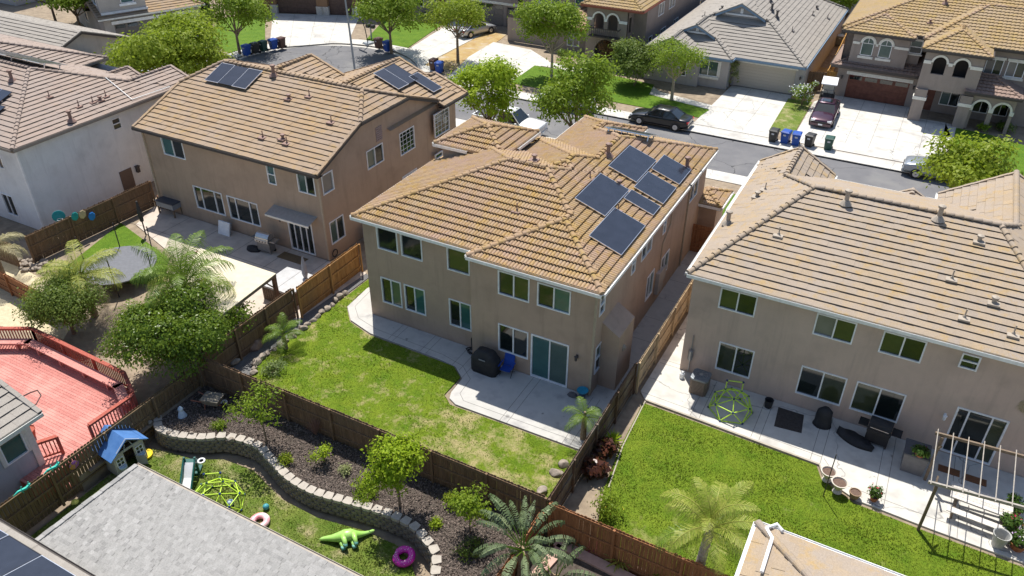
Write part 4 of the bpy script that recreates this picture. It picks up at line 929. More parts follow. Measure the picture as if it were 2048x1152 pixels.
# ---- ochre-tile house across the street, top right
h1 = thing('house', 'brown stucco house with ochre tile roof, red-brown garage door and arched porch', 'house', (0, 76, 0), world=True)
H1 = [Blk(-7.4, 12, 72.9, 88, 5.75, .36, .36, .36, .36), Blk(-7.2, -1.6, 72.0, 80, 5.7), Blk(-1.0, 9.5, 71.6, 82, 5.9, .38, .38, .5, .5), Blk(-.9, 4.0, 69.3, 76, 5.75, .4, .4, .45, .45)]
H1b = [Blk(-7.5, -.6, 71.9, 78, 2.8, .38, .38, .38, None)]; H1c = [Blk(2.9, 6.9, 69.4, 74, 2.95, .38, .38, None, .38)]
build_roof(h1, H1, RH, RC, TRIM, DKTRIM, 'barrel', .4, .3, .05, gut=DKTRIM); RMV = roofmat('mauve_villa', [(.28, .2, .165), (.33, .235, .19), (.25, .18, .15)], (.3, .22, .18)); build_roof(h1, H1b, RMV, RMV, TRIM, DKTRIM, 'barrel', .4, .3, .05, gut=DKTRIM); build_roof(h1, H1c, RMV, RMV, TRIM, DKTRIM, 'barrel', .4, .3, .05, gut=DKTRIM)
wall(h1, (-6.9, 72.5), (-.5, 72.5), 0, 2.75, ST_H, [(.95, 5.8, 0, 2.0, '')]); garage(h1, (-6.9, 72.5), *FX, .95, 5.8, .02, 2.0, GD1); band(h1, (-6.9, 72.5), *FX, .75, 6.0, 2.02, 2.3)
wall(h1, (-6.9, 73.3), (-1, 73.3), 2.6, 5.6, ST_H, [(5.0, 5.95, 4.25, 5.3, 'hung', ['blind', 'dark'])]); wall(h1, (-6.3, 72.55), (-1.9, 72.55), 3.0, 5.55, ST_H)
for a, b in (((-1.9, 72.55), (-1.9, 73.3)), ((-6.3, 73.3), (-6.3, 72.55))): wall(h1, a, b, 3, 5.55, ST_H)
for uc in (1.25, 2.65): arch_trim(h1, (-6.3, 72.55), *FX, uc, .47, 3.75, 4.75); band(h1, (-6.3, 72.55), *FX, uc-.6, uc+.6, 3.5, 3.7, .1)
for a, b in ((0.05, .6), (1.85, 2.05), (3.3, 4.4)): band(h1, (-6.3, 72.55), *FX, a, b, 4.6, 4.8)
band(h1, (-6.9, 73.3), *FX, 4.9, 6.05, 5.3, 5.42, .09); band(h1, (-6.9, 73.3), *FX, 4.9, 6.05, 4.1, 4.22, .09)
archwall(h1, (-.55, 69.7), (3.6, 69.7), 2.6, 5.7, [(1.15, .46, 4.75, 3.85), (2.7, .46, 4.75, 3.85)], ST_H)
for uc in (1.15, 2.7): arch_trim(h1, (-.55, 69.7), *FX, uc, .47, 3.85, 4.75, fill=False)
for a, b in ((0, .55), (1.78, 2.07), (3.3, 4.15)): band(h1, (-.55, 69.7), *FX, a, b, 4.6, 4.85, .07)
for x0, x1 in ((-.55, .35), (2.75, 3.6)): b = MB(); b.box(x0, x1, 69.45, 70.1, 0, 2.6); b.build('column', ST_H, h1); b = MB(); b.box(x0-.06, x1+.06, 69.4, 70.15, 1.75, 2.0); b.build('trim_band', TRIM, h1)
for a, b in (((3.6, 69.7), (3.6, 72.6)), ((-.55, 72.6), (-.55, 69.7))): wall(h1, a, b, 2.6, 5.7, ST_H)
b = MB(); b.box(-.5, 3.6, 69.72, 72.6, 2.6, 2.7); b.box(-.5, 3.55, 71.0, 71.1, 2.7, 5.5); b.build('balcony_floor', DKTRIM, h1)
wall(h1, (-.5, 72.4), (3.6, 72.4), 0, 2.6, ST_H, [(.35, 1.45, .05, 2.2, ''), (1.9, 3.3, .7, 2.2, 'slide', ['blind', 'dark'])]); b = MB(); b.box(-.15, .95, 72.45, 72.5, .05, 2.2); b.build('door', GD1, h1)
wall(h1, (3.6, 72.2), (8.5, 72.2), 2.9, 5.65, ST_H, [(.2, 1.4, 3.75, 4.95, 'slide', ['shade', 'green']), (1.7, 2.95, 3.75, 4.95, 'slide', ['shade', 'green'])])
for a, b in ((.1, 1.5), (1.6, 3.05)): band(h1, (3.6, 72.2), *FX, a, b, 4.97, 5.15, .1); band(h1, (3.6, 72.2), *FX, a, b, 3.55, 3.73, .1)
archwall(h1, (3.6, 69.75), (6.6, 69.75), 0, 2.9, [(.75, .55, 1.75, 0), (2.2, .55, 1.75, 0)], ST_H, .4)
for uc in (.75, 2.2): arch_trim(h1, (3.6, 69.75), *FX, uc, .56, 0, 1.75, fill=False)
for a, b in ((0, .2), (1.3, 1.65), (2.75, 3.05)): band(h1, (3.6, 69.75), *FX, a, b, 1.5, 1.8, .08)
wall(h1, (6.6, 69.75), (6.6, 72.2), 0, 2.9, ST_H); wall(h1, (3.6, 72.2), (8.5, 72.2), 0, 2.9, ST_H, [(.3, 1.4, .6, 2.1, 'slide', ['green', 'dark']), (1.7, 2.8, .6, 2.1, 'slide', ['green', 'dark'])])
for a, b in (((8.5, 72.2), (11, 76)), ((11, 87), (-6.9, 87)), ((-6.9, 87), (-6.9, 72.5))): wall(h1, a, b, 0, 5.6, ST_H)
vent(h1, onP(1890, 8, H1[0].pl[0]), 'flue', VT); vent(h1, onP(1860, 46, H1[0].pl[0]), 'low', VT)
for x in (-6.45, -.75): lamp(h1, (x, 72.5, 1.75), (0, -1, 0))

# ---- grey single-storey house with blue trim
h2 = thing('house', 'low house with grey tile roof, slate-blue trim gables and beige garage door', 'house', (-16, 76, 0), world=True)
H2 = [Blk(-23.3, -9.2, 69.9, 92, 2.75, .5, .5, .5, .5), Blk(-18.5, -14.0, 74, 91.5, 2.75, None, None, None, None, extra=(('l', 5.15, .5), ('r', 5.15, .5))), Blk(-23.3, -15.2, 68.95, 82, 2.75, .5, .5, .5, .5), Blk(-21.0, -17.5, 70.9, 80, 2.75, None, None, None, None, extra=(('l', 3.9, .5), ('r', 3.9, .5))), Blk(-23.32, -17.65, 68.2, 78, 2.74, None, None, .5, .5)]
build_roof(h2, H2, RG, RG, BLUETR, BLUETR, 'flat', .42, .5, .05, .4, .12, gut=BLUETR)
for (x, y, z, w_, bi_) in ((-16.25, 74, 4.95, 4.3, 1), (-19.25, 70.9, 3.75, 3.3, 3)):        # small gables cut into the hips
    wall(h2, (x-w_/2, y+.5), (x+w_/2, y+.5), z-.3, H2[bi_:bi_+1], ST_G, name='gable')
    b = MB(); b.box(x-w_/2+.7, x+w_/2-.7, y+.35, y+.5, z+.22, z+.36); b.box(x-.12, x+.12, y+.4, y+.5, z+.42, z+.85); b.build('gable_trim', BLUETR if w_ < 0 else WHITE, h2)
wall(h2, (-15.9, 70.8), (-9.25, 70.8), 0, 2.7, ST_G, [(.65, 5.85, 0, 2.15, '')]); garage(h2, (-15.9, 70.8), *FX, .65, 5.85, .02, 2.15, GD2, 8, 1, False); band(h2, (-15.9, 70.8), *FX, .5, 6.0, 2.17, 2.42)
band(h2, (-15.9, 70.8), *FX, 6.0, 6.6, .75, .95, .15); lamp(h2, (-9.6, 70.8, 1.6), (0, -1, 0))
wall(h2, (-19.0, 69.3), (-15.5, 69.3), 0, 2.7, ST_G, [(.85, 2.6, 1.0, 2.35, 'slide', ['blind', 'blind'])]); band(h2, (-19, 69.3), *FX, .7, 2.75, .78, .98, .16); band(h2, (-19, 69.3), *FX, .65, .85, 1.0, 2.4, .06); band(h2, (-19, 69.3), *FX, 2.6, 2.8, 1.0, 2.4, .06)
wall(h2, (-15.5, 69.3), (-15.5, 70.8), 0, 2.7, ST_G); wall(h2, (-23.0, 68.8), (-18, 68.8), 0, H2[4:], ST_G, [(3.2, 3.9, .8, 2.2, 'single', ['dark'])]); wall(h2, (-18, 68.8), (-18, 69.3), 0, 2.7, ST_G)
b = MB(); b.box(-22.6, -19.6, 68.68, 68.8, 2.75, 2.95); b.box(-21.25, -20.95, 68.68, 68.8, 3.0, 3.6); b.build('gable_trim', WHITE, h2)
for a, b in (((-9.25, 70.8), (-9.25, 91.6)), ((-9.25, 91.6), (-23.2, 91.6)), ((-23.2, 91.6), (-23.2, 68.8))): wall(h2, a, b, 0, 2.7, ST_P)
h2r = H2[0].pl[H2[0].dirs.index('r')]; h2l = H2[0].pl[H2[0].dirs.index('l')]
for p, kd in (((1541, 5), 'flue'), ((1543, 22), 'flue'), ((1553, 36), 'flue'), ((1633, 17), 'low'), ((1625, 30), 'pipe'), ((1655, 37), 'pipe'), ((1584, 62), 'pipe')): vent(h2, onP(*p, h2r), kd, mat('dark_vent', (.1, .09, .085), rough=.6))
for p, kd in (((1444, 18), 'low'), ((1409, 32), 'pipe')): vent(h2, onP(*p, h2l), kd, MATS['dark_vent'])

# ---- house with the arched balcony tower
h3 = thing('house', 'grey-brown house with ochre tile roof and an arched balcony tower over its entry', 'house', (-28, 76, 0), world=True)
H3 = [Blk(-30.4, -24.2, 70.6, 95, 5.35, .42, .42, .42, .42), Blk(-40, -26, 76, 94, 5.3, .42, .42, .42, .42)]; H3b = [Blk(-35.2, -29.8, 72.4, 79, 2.45, .42, .42, .42, .42)]
build_roof(h3, H3, RH, RH, REDTR, REDTR, 'barrel', .4, .3, .05, gut=REDTR); build_roof(h3, H3b, RC, RC, REDTR, REDTR, 'barrel', .4, .3, .05, gut=REDTR)
archwall(h3, (-30, 71.3), (-25.9, 71.3), 2.3, 5.25, [(1.25, .5, 4.05, 3.1), (2.65, .5, 4.05, 3.1)], ST_H)
for uc in (1.25, 2.65): arch_trim(h3, (-30, 71.3), *FX, uc, .52, 3.1, 4.05, m=WHITE, fill=False)
for a, b in ((0, .6), (1.8, 2.1), (3.3, 4.1)): band(h3, (-30, 71.3), *FX, a, b, 3.85, 4.1, .07, WHITE)
bl = MB()
for k in range(15): bl.box(-29.45+k*.2, -29.42+k*.2, 70.75, 70.78, 2.55, 3.25)
bl.box(-29.5, -26.5, 70.72, 70.8, 3.25, 3.32); bl.box(-29.5, -26.5, 70.7, 71.3, 2.45, 2.55); bl.box(-29.5, -29.44, 70.72, 71.3, 3.25, 3.32); bl.box(-26.56, -26.5, 70.72, 71.3, 3.25, 3.32); bl.build('balcony_rail', DKTRIM, h3)
archwall(h3, (-30, 71.3), (-25.9, 71.3), 0, 2.3, [(2.1, 1.15, 1.0, 0)], ST_H); b = MB(); b.box(-29.9, -26, 73.2, 73.3, 0, 5.2); b.build('porch_back', ST_H, h3); b = MB(); b.box(-28.6, -27.6, 73.12, 73.2, 0, 1.95); b.build('door', GD1, h3)
wall(h3, (-25.9, 71.3), (-25.9, 73), 0, 5.25, ST_H, [(.5, 1.2, 2.9, 4.3, ''), (.5, 1.2, 0, 1.8, '')])
wall(h3, (-25.9, 73), (-24.6, 73), 0, 5.25, ST_H); wall(h3, (-24.6, 73), (-24.6, 94.6), 0, 5.25, ST_H, [(1.0, 2.0, .6, 2.2, 'single', ['dark']), (4.5, 6.0, .7, 2.1, 'slide', ['dark', 'teal']), (8.5, 10, .8, 2.1, 'slide', ['dark', 'teal']), (3.2, 4.8, 3.6, 4.8, 'slide', ['shade', 'shade']), (6.4, 8.2, 3.6, 4.8, 'slide', ['shade', 'shade']), (17.5, 18.6, 1.2, 3, 'hung', ['teal', 'dark'])])
wall(h3, (-34.6, 73), (-30, 73), 0, 2.35, ST_H, [(1.9, 3.2, .55, 1.9, 'slide', ['blind', 'shade'])]); wall(h3, (-39.6, 76.6), (-30, 76.6), 0, 5.2, ST_H, [(1.9, 2.9, 3.35, 4.5, 'single', ['teal']), (3.3, 4.3, 3.35, 4.5, 'single', ['teal']), (6, 7.8, 3.4, 4.5, 'slide', ['teal', 'shade']), (8.6, 9.4, 3.4, 4.6, 'single', ['dark'])])
for a, b in ((1.7, 3.1), (3.1, 4.5), (5.8, 8), (8.4, 9.6)): band(h3, (-39.6, 76.6), *FX, a, b, 3.12, 3.32, .1)
for a, b in (((-30, 73), (-30, 71.3)), ((-39.6, 94), (-39.6, 73.2)), ((-39.6, 73.2), (-34.6, 73.2)), ((-24.6, 94.6), (-39.6, 94))): wall(h3, a, b, 0, 2.4 if a[1] == 73.2 or b[1] == 73.2 else 5.2, ST_H)

# ---- house behind the silver car
h4 = thing('house', 'taupe house with wide grey garage doors behind the silver coupe', 'house', (-46, 82, 0), world=True)
H4 = [Blk(-56, -40.3, 77.3, 92, 5.6, .4, .4, .4, .4)]; build_roof(h4, H4, RH, RH, TRIM, DKTRIM, 'flat', .42, .5, .05)
wall(h4, (-55.5, 77.8), (-40.8, 77.8), 0, 5.4, ST_H, [(8.3, 12.9, 0, 2.2, ''), (13.3, 14.4, 0, 2.1, ''), (1, 2.5, .8, 2.2, 'slide', ['teal', 'dark']), (4.3, 5.4, 0.05, 2.2, '')])
garage(h4, (-55.5, 77.8), *FX, 8.3, 12.9, .02, 2.2, GD4); garage(h4, (-55.5, 77.8), *FX, 13.3, 14.4, .02, 2.1, GD4, 4, 1); band(h4, (-55.5, 77.8), *FX, 8, 14.7, 2.25, 2.5)
b = MB(); b.box(-51.2, -50.1, 77.9, 77.95, .05, 2.2); b.build('door', GD1, h4)
for a, b in (((-40.8, 77.8), (-40.8, 91.5)), ((-40.8, 91.5), (-55.5, 91.5)), ((-55.5, 91.5), (-55.5, 77.8))): wall(h4, a, b, 0, 5.4, ST_H)

# ---- house with dark brown garage at the head of the cul-de-sac
STN = mat('stone_veneer', (.42, .39, .36), (.6, .57, .53), scale=9, rough=.9, bmp=.6, bscale=9); BRN = stucco('stucco_brown', (.28, .17, .1))
h5 = thing('house', 'brown house with dark garage doors between stone-based pillars at the head of the cul-de-sac', 'house', (-69.0, 69.8, 0), rz=R(20))
H5 = [Blk(-1.5, 13.5, -.5, 12, 5.5, .4, .4, .4, .4)]; build_roof(h5, H5, RH, RH, TRIM, DKTRIM, 'flat', .42, .5, .05)
wall(h5, (-1, 0), (13, 0), 0, 5.3, BRN, [(2.0, 6.8, 0, 2.3, ''), (8.2, 11, 0, 2.3, '')]); garage(h5, (-1, 0), *FX, 2.0, 6.8, .02, 2.3, GD3, 4, 4, False); garage(h5, (-1, 0), *FX, 8.2, 11, .02, 2.3, GD3, 4, 2, False)
for u in (.45, 5.95, 6.6, 10.2): b = MB(); b.box(u-.1, u+.55, -.35, 0, .95, 2.6); b.build('pillar', BRN, h5); b = MB(); b.box(u-.18, u+.63, -.43, 0, 0, .95); b.build('pillar_base', STN, h5)
for a, b in (((13, 0), (13, 11.5)), ((13, 11.5), (-1, 11.5)), ((-1, 11.5), (-1, 0))): wall(h5, a, b, 0, 5.3, BRN)

# ---- pale house on the left side of the cul-de-sac
h6 = thing('house', 'pale stucco house with white window sills and trim bands at the top left', 'house', (-73.6, 51.6, 0), rz=R(66))
H6 = [Blk(-.5, 4.8, -.4, 12, 5.6, .4, .4, .4, .4), Blk(-.5, 12, 2.2, 13, 5.6, .4, .4, .4, .4)]; H6b = [Blk(-.6, 10.0, -.7, 5, 2.9, .38, .38, None, .38)]
build_roof(h6, H6, RL_, RL_, TRIM, DKTRIM, 'flat', .42, .5, .05); build_roof(h6, H6b, RL_, RL_, TRIM, DKTRIM, 'flat', .42, .5, .05)
wall(h6, (0, 0), (4.4, 0), 3.2, 5.5, ST_P, [(2.1, 3.3, 4.0, 5.3, 'single', ['teal'])]); band(h6, (0, 0), *FX, 0, 4.5, 3.05, 3.35, .12, WHITE); band(h6, (0, 0), *FX, 1.9, 3.5, 3.75, 3.97, .12, WHITE)
wall(h6, (0, -.1), (9.6, -.1), 0, 2.8, ST_P, [(.9, 5.6, 0, 2.1, ''), (6.3, 8.8, 0, 2.1, '')]); garage(h6, (0, -.1), *FX, .9, 5.6, .02, 2.1, GD4); garage(h6, (0, -.1), *FX, 6.3, 8.8, .02, 2.1, GD4, 4, 2); band(h6, (0, -.1), *FX, .7, 9.0, 2.15, 2.45, .12, WHITE)
wall(h6, (0, 13), (0, 0), 0, 5.5, ST_P, [(11, 12.2, 3.9, 5.1, 'single', ['blind']), (5, 6.2, 1.0, 2.4, 'single', ['dark']), (3, 4.2, 3.9, 5.1, 'single', ['teal'])])
for a, b in (((4.4, 0), (4.4, 2.6)), ((4.4, 2.6), (11.6, 2.6)), ((11.6, 2.6), (11.6, 12.6)), ((11.6, 12.6), (0, 12.6)), ((9.6, -.1), (9.6, 2.6))): wall(h6, a, b, 0 if a[0] > 9 else 2.5, 5.4 if a[0] != 9.6 else 2.8, ST_P)

# ---- grey-roofed house behind the white house
h7 = thing('house', 'single-storey house with pale grey flat-tile roof behind the white house', 'house', (-74, 44, 0), world=True)
H7 = [Blk(-86, -64.2, 37, 48.5, 2.9, .36, .36, .36, None), Blk(-72, -63.2, 36.4, 43.5, 2.8, .36, .36, .36, None)]; build_roof(h7, H7, RG, RG, GUT, DKTRIM, 'flat', .42, .5, .05, gut=DKTRIM)
wall(h7, (-64.6, 37.4), (-64.6, 48), 0, H7[:1], ST_P); 
for a, b in (((-85, 37.4), (-64.6, 37.4)), ((-64.6, 48), (-85, 48)), ((-85, 48), (-85, 37.4))): wall(h7, a, b, 0, 2.7, ST_P)

# ---- blue-grey house beside the red deck
ST_B = stucco('stucco_blue_grey', (.45, .48, .52))
h8 = thing('house', 'blue-grey house corner with grey tile roof and one big window beside the red deck', 'house', (-30, 8, -.3), world=True)
H8 = [Blk(-36, -27.0, 2, 11.75, 2.85, None, None, .33, .33)]; build_roof(h8, H8, RG, RG, TRIM, TRIM, 'flat', .4, .45, .05, gut=TRIM)
XB = -27.4
wall(h8, (XB, 2.5), (XB, 11.3), -.8, 2.75, ST_B, [pxv(XB, (14.8, 932), (40, 862), 'single', ['teal'], 2.5)]); wall(h8, (XB, 11.3), (-35.6, 11.3), -.8, H8, ST_B); wall(h8, (-35.6, 11.3), (-35.6, 2.5), -.8, 2.7, ST_B)
wo_ = pxv(XB, (14.8, 932), (40, 862), '', None, 2.5)
for a, b, c, d in ((wo_[0]-.14, wo_[1]+.14, wo_[3], wo_[3]+.12), (wo_[0]-.14, wo_[0], wo_[2], wo_[3]), (wo_[1], wo_[1]+.14, wo_[2], wo_[3])): band(h8, (XB, 2.5), *FYY, a, b, c, d, .05)
band(h8, (XB, 2.5), *FYY, 8.55, 8.8, -.8, 2.65, .06)

# ---- near house: shingled patio roof and the roof with solar panels
h9 = thing('house', 'near house with low grey shingle patio roof in the bottom left corner', 'house', (-16, 8, -.7), world=True)
sh = [Blk(-21.8, -7, -3, 11.74, 2.55, None, .03, None, None)]
build_roof(h9, sh, RS, RS, TRIM, TRIM, 'flat', .145, .15, .014, gut=MATS['vent_cream'])
for x in (-21.6, -15, -8.6): b = MB(); b.box(x-.08, x+.08, 11.3, 11.46, -.7, 2.4); b.build('post', WHITE, h9)
ms = [Blk(-40, -18.2, -8, 7.55, 3.05, None, .3, None, .3)]
build_roof(h9, ms, RG, RG, DKTRIM, DKTRIM, 'flat', .4, .45, .05, gut=DKTRIM)
for a, b in (((-22, -3), (-18.6, 7)), ((-18.6, 7), (-22.0, 7)), ((-18.6, -3), (-18.6, 7))): wall(h9, a, b, -.8, 2.4, ST_G)
mp_ = ms[0].pl[0]
solar(mp_, [Vector((x, y, mp_[0]*x+mp_[1]*y+mp_[2])) for x, y in ((-27, 2.2), (-18.9, 2.2), (-18.9, 7.25), (-27, 7.25))], 'large blue solar array in the bottom left corner', 'solar panels on the near house', 5, lift=.1)

# ---- roof corner at the bottom right
h10 = thing('house', 'tan roof corner with a white downpipe at the bottom right edge', 'house', (4, 13, 0), world=True)
H10 = [Blk(-.95, 14, 4, 17.15, 5.5, .33, .33, .33, .33)]; build_roof(h10, H10, RR, RR, TRIM, TRIM, 'flat', .38, .42, .04, gut=WHITE)
for a, b in (((-.6, 16.8), (-.6, 4.5)), ((13.5, 16.8), (-.6, 16.8)), ((-.6, 4.5), (13.5, 4.5)), ((13.5, 4.5), (13.5, 16.8))): wall(h10, a, b, -.8, 5.4, ST_P)
pf = H10[0].pl[1]; pl_ = H10[0].pl[2]; dp = MB(); pts = [onP(*q, pl_) for q in ((1522, 1150), (1543, 1082), (1531, 1062))]+[onP(*q, pf) for q in ((1553, 1054), (1564, 1068))]
dp.tube([(p[0], p[1], p[2]+.12) for p in pts], .055, 6); dp.build('downspout', WHITE, h10)

# ---- a row of houses and gardens behind, only their edges are in view
for i, (x, y, c_, w_) in enumerate(((-14, 104, ST_P, 14), (8, 106, ST_H, 15), (-40, 108, ST_G, 13), (-66, 98, ST_P, 14), (-104, 62, ST_G, 15))):
    hh = thing('house', ['pale two-storey house behind the grey-roofed low house', 'brown house behind the ochre-tile house', 'grey house behind the balcony tower house', 'pale house behind the dark garage house', 'grey house far off at the top left'][i], 'house', (x, y, 0))
    bb = [Blk(-w_/2, w_/2, -5, 6, 5.6, .4, .4, .4, .4)]; build_roof(hh, bb, RL_, RL_, TRIM, DKTRIM, 'flat', .45, .6, .05)
    q = [(-w_/2+.4, -4.6), (w_/2-.4, -4.6), (w_/2-.4, 5.6), (-w_/2+.4, 5.6)]
    for k in range(4): wall(hh, q[k], q[(k+1) % 4], 0, 5.5, c_, [(2, 3.6, 3.4, 4.7, 'slide', ['dark', 'teal']), (6, 7.6, 3.4, 4.7, 'slide', ['dark', 'teal'])] if k == 0 else [])

# ---------------------------------------------------------------- vehicles (front = +x)
TYRE = mat('tyre', (.02, .02, .02), rough=.8); RIM = mat('rim', (.5, .5, .52), rough=.3, metal=.8); CGL = glassmat('car_glass', (.01, .014, .016), (.02, .026, .028)); HL = mat('headlight', (.6, .62, .65), rough=.15, metal=.3); TL = mat('taillight', (.45, .02, .02), rough=.2); BLK = mat('black_plastic', (.025, .025, .027), rough=.5); CHR = mat('chrome', (.6, .6, .62), rough=.2, metal=.9)
def paint(name, c, metal=.35): return mat(name, c, tuple(q*1.06 for q in c), rough=.28, metal=metal, coat=.8, spec=.5)
def car(name, label, cat, loc, rz, Ln, W, H, pm, kind='sedan', zb=.22, group='cars in the street', hood=.78, belt=.92, wr=.33, roof=None):
    root = thing(name, label, cat, loc, rz, group); h = Ln/2; w = W/2
    prof = {'sedan': [(-1, .45, .82, .8), (-.97, .32, .93, .9), (-.8, .2, .98, .98), (-.45, .18, .95, 1), (0, .18, .93, 1), (.38, .18, .93, 1), (.5, .18, .9, 1), (.8, .2, .8, .97), (.95, .3, .7, .88), (1, .42, .6, .72)],
            'suv': [(-1, .45, 1.0, .9), (-.97, .35, 1.05, .96), (-.6, .3, 1.08, 1), (0, .3, 1.08, 1), (.4, .3, 1.08, 1), (.55, .3, 1.08, 1), (.85, .34, 1.0, .98), (.97, .4, .92, .92), (1, .5, .8, .85)],
            'truck': [(-1, .55, 1.05, .98), (-.98, .5, 1.12, 1), (-.3, .45, 1.14, 1), (-.2, .45, 1.14, 1), (.35, .45, 1.14, 1), (.45, .45, 1.16, 1), (.9, .48, 1.1, .98), (.98, .5, 1.05, .95), (1, .55, .95, .92)]}[kind]
    rings = []
    for fx, b, t, fw in prof:
        x = fx*h; ww = fw*w; m = b+(t-b)*.55
        half = [(0, b), (ww*.85, b), (ww*.97, b+.1), (ww, m), (ww*.96, t-.06), (ww*.86, t), (0, t+.035)]
        rings.append([(x, y, z) for y, z in half]+[(x, -y, z) for y, z in half[-2:0:-1]])
    B = MB(); B.loft(rings); bd = fixn(B.build('body', pm, root, (0, 0, 0), True)); md = bd.modifiers.new('soft', 'SUBSURF'); md.levels = 1; md.render_levels = 1
    cab = {'sedan': (-.72, -.38, .12, .46), 'suv': (-.97, -.86, .16, .44), 'truck': (-.22, -.17, .2, .46)}[kind]; zb_ = prof[4][2]-.03
    xb0, xr0, xr1, xb1 = (c*h for c in cab); wb, wt = w*.88, w*.70
    lo = [(xb0, -wb, zb_), (xb1, -wb, zb_), (xb1, wb, zb_), (xb0, wb, zb_)]; hi = [(xr0, -wt, H-.05), (xr1, -wt, H-.05), (xr1, wt, H-.05), (xr0, wt, H-.05)]
    g = MB(); g.loft([lo, hi]); g.build('window', CGL, root, (0, 0, 0))
    rf = MB(); N = 6; rr = []
    for k in range(N+1):
        f = k/N; x = xr0-.05+(xr1-xr0+.1)*f; cz = .05*math.sin(math.pi*f); rr.append([(x, -wt-.02, H-.075), (x, -wt*.8, H-.02+cz*.6), (x, 0, H+cz), (x, wt*.8, H-.02+cz*.6), (x, wt+.02, H-.075)])
    rf.loft(rr, close=True); rf.build('roof_panel', roof or pm, root, (0, 0, 0), True)
    for s_ in (-1, 1):
        pl = MB()
        for (a, b) in (((xb0, s_*wb, zb_), (xr0, s_*wt, H-.05)), ((xb1, s_*wb, zb_), (xr1, s_*wt, H-.05)), (((xb0+xb1)/2, s_*wb*1.005, zb_), ((xr0+xr1)/2, s_*wt*1.005, H-.05))): pl.tube([a, b], .04, 5)
        pl.build('pillar', pm, root, (0, 0, 0))
        m = MB(); m.lathe([(.0, -.08), (.09, -.05), (.1, .04), (0, .08)], (xb1-.25, s_*(w+.08), zb_+.08), 8, sy=.8); m.build('mirror', pm, root, (0, 0, 0))
        m = MB(); m.obox((h*.86, s_*w*.5-(.0 if s_ > 0 else w*.34), prof[-1][2]-.02), (h*.125, 0, -.03), (0, w*.34, 0), (0, 0, .13)); m.build('headlight', HL, root, (0, 0, 0))
        m = MB(); m.obox((-h*1.0, s_*w*.5-(.0 if s_ > 0 else w*.36), prof[0][2]-.14), (h*.06, 0, .03), (0, w*.36, 0), (0, 0, .14)); m.build('taillight', TL, root, (0, 0, 0))
        for fx in ((-.6, .62) if kind != 'truck' else (-.6, .66)):
            x = fx*h; wl = MB(); y = s_*(w-.1)
            ring = lambda r, yy: [(x+r*math.cos(2*math.pi*k/18), yy, wr+r*math.sin(2*math.pi*k/18)) for k in range(18)]
            wl.loft([ring(wr*.9, y-s_*.12), ring(wr, y-s_*.08), ring(wr, y+s_*.09), ring(wr*.9, y+s_*.12), ring(wr*.66, y+s_*.12)]); t = fixn(wl.build('wheel', TYRE, root, (0, 0, 0), True))
            rm = MB(); rm.loft([ring(wr*.66, y+s_*.1), ring(wr*.62, y+s_*.125)])
            for k in range(5): a = 2*math.pi*k/5; rm.obox((x-.03*math.sin(a), y+s_*.12, wr+.03*math.cos(a)), (wr*.6*math.cos(a), 0, wr*.6*math.sin(a)), (.06*math.sin(a), 0, -.06*math.cos(a)), (0, s_*.02, 0))
            rm.build('rim', RIM, t, (0, 0, 0)); ar = MB(); ar.loft([ring(wr*1.17, y-s_*.2), ring(wr*1.17, s_*(w*1.0+.004))]); ar.build('wheel_arch', BLK, root, (0, 0, 0))
    gr = MB(); gr.box(h*.975, h*1.01, -w*.42, w*.42, prof[-1][1]+.05, prof[-1][2]-.02); gr.build('grille', CHR if kind == 'truck' else BLK, root, (0, 0, 0))
    bm_ = MB(); bm_.box(h*.97, h*1.02, -w*.85, w*.85, prof[-1][1]-.16, prof[-1][1]+.04); bm_.box(-h*1.015, -h*.97, -w*.85, w*.85, prof[0][1]-.14, prof[0][1]+.05); bm_.build('bumper', pm if kind != 'truck' else CHR, root, (0, 0, 0))
    lp = MB(); lp.box(h*1.02, h*1.03, -.16, .16, prof[-1][1]-.1, prof[-1][1]+.02); lp.build('license_plate', WHITE, root, (0, 0, 0))
    if kind == 'truck':
        b = MB(); b.box(-h*.95, -h*.26, -w*.82, w*.82, 1.12, 1.168); b.build('bed_liner', BLK, root, (0, 0, 0))
        b = MB(); b.box(-h*.97, -h*.25, -w*.96, -w*.84, 1.08, 1.24); b.box(-h*.97, -h*.25, w*.84, w*.96, 1.08, 1.24); b.box(-h*.99, -h*.95, -w*.94, w*.94, 1.08, 1.24); b.build('bed_rail', pm, root, (0, 0, 0))
    return root
P_BLK = paint('black_paint', (.012, .012, .014)); P_WHT = paint('white_paint', (.75, .76, .76), .0); P_PUR = paint('plum_paint', (.05, .012, .03)); P_SIL = paint('silver_paint', (.45, .46, .47)); P_GRY = paint('grey_paint', (.32, .35, .38)); P_BLU = paint('blue_paint', (.02, .08, .2))
car('parked_car', 'black sedan parked along the far kerb, facing left', 'car', (-17.95, 59.1, -.13), math.pi, 4.9, 1.82, 1.47, P_BLK)
cp = car('parked_car', 'plum purple sedan parked nose-out on the wide driveway', 'car', (-6.55, 66.4, .012), R(-88), 5.0, 1.85, 1.42, P_PUR)
b = MB(); b.box(-.55, .1, -.38, .38, 1.455, 1.475); b.build('sunroof', CGL, cp, (0, 0, 0))
car('parked_truck', 'white pickup truck half hidden under the street tree, chrome grille to the right', 'pickup truck', (-27.9, 51.9, -.13), 0, 5.8, 2.0, 1.9, P_WHT, 'truck', wr=.4)
car('parked_car', 'white van-like car at the far kerb behind the two street trees', 'car', (-26.2, 58.9, -.13), math.pi, 4.8, 1.9, 1.75, P_WHT, 'suv')
car('parked_car', 'silver-grey car at the far kerb behind the tree on the right', 'car', (2.6, 59.0, -.13), math.pi, 4.9, 1.9, 1.7, P_GRY, 'suv')
car('parked_car', 'blue car mostly hidden by the tree on the right, at the near kerb', 'car', (3.6, 52.0, -.13), math.pi, 4.7, 1.85, 1.5, P_BLU)
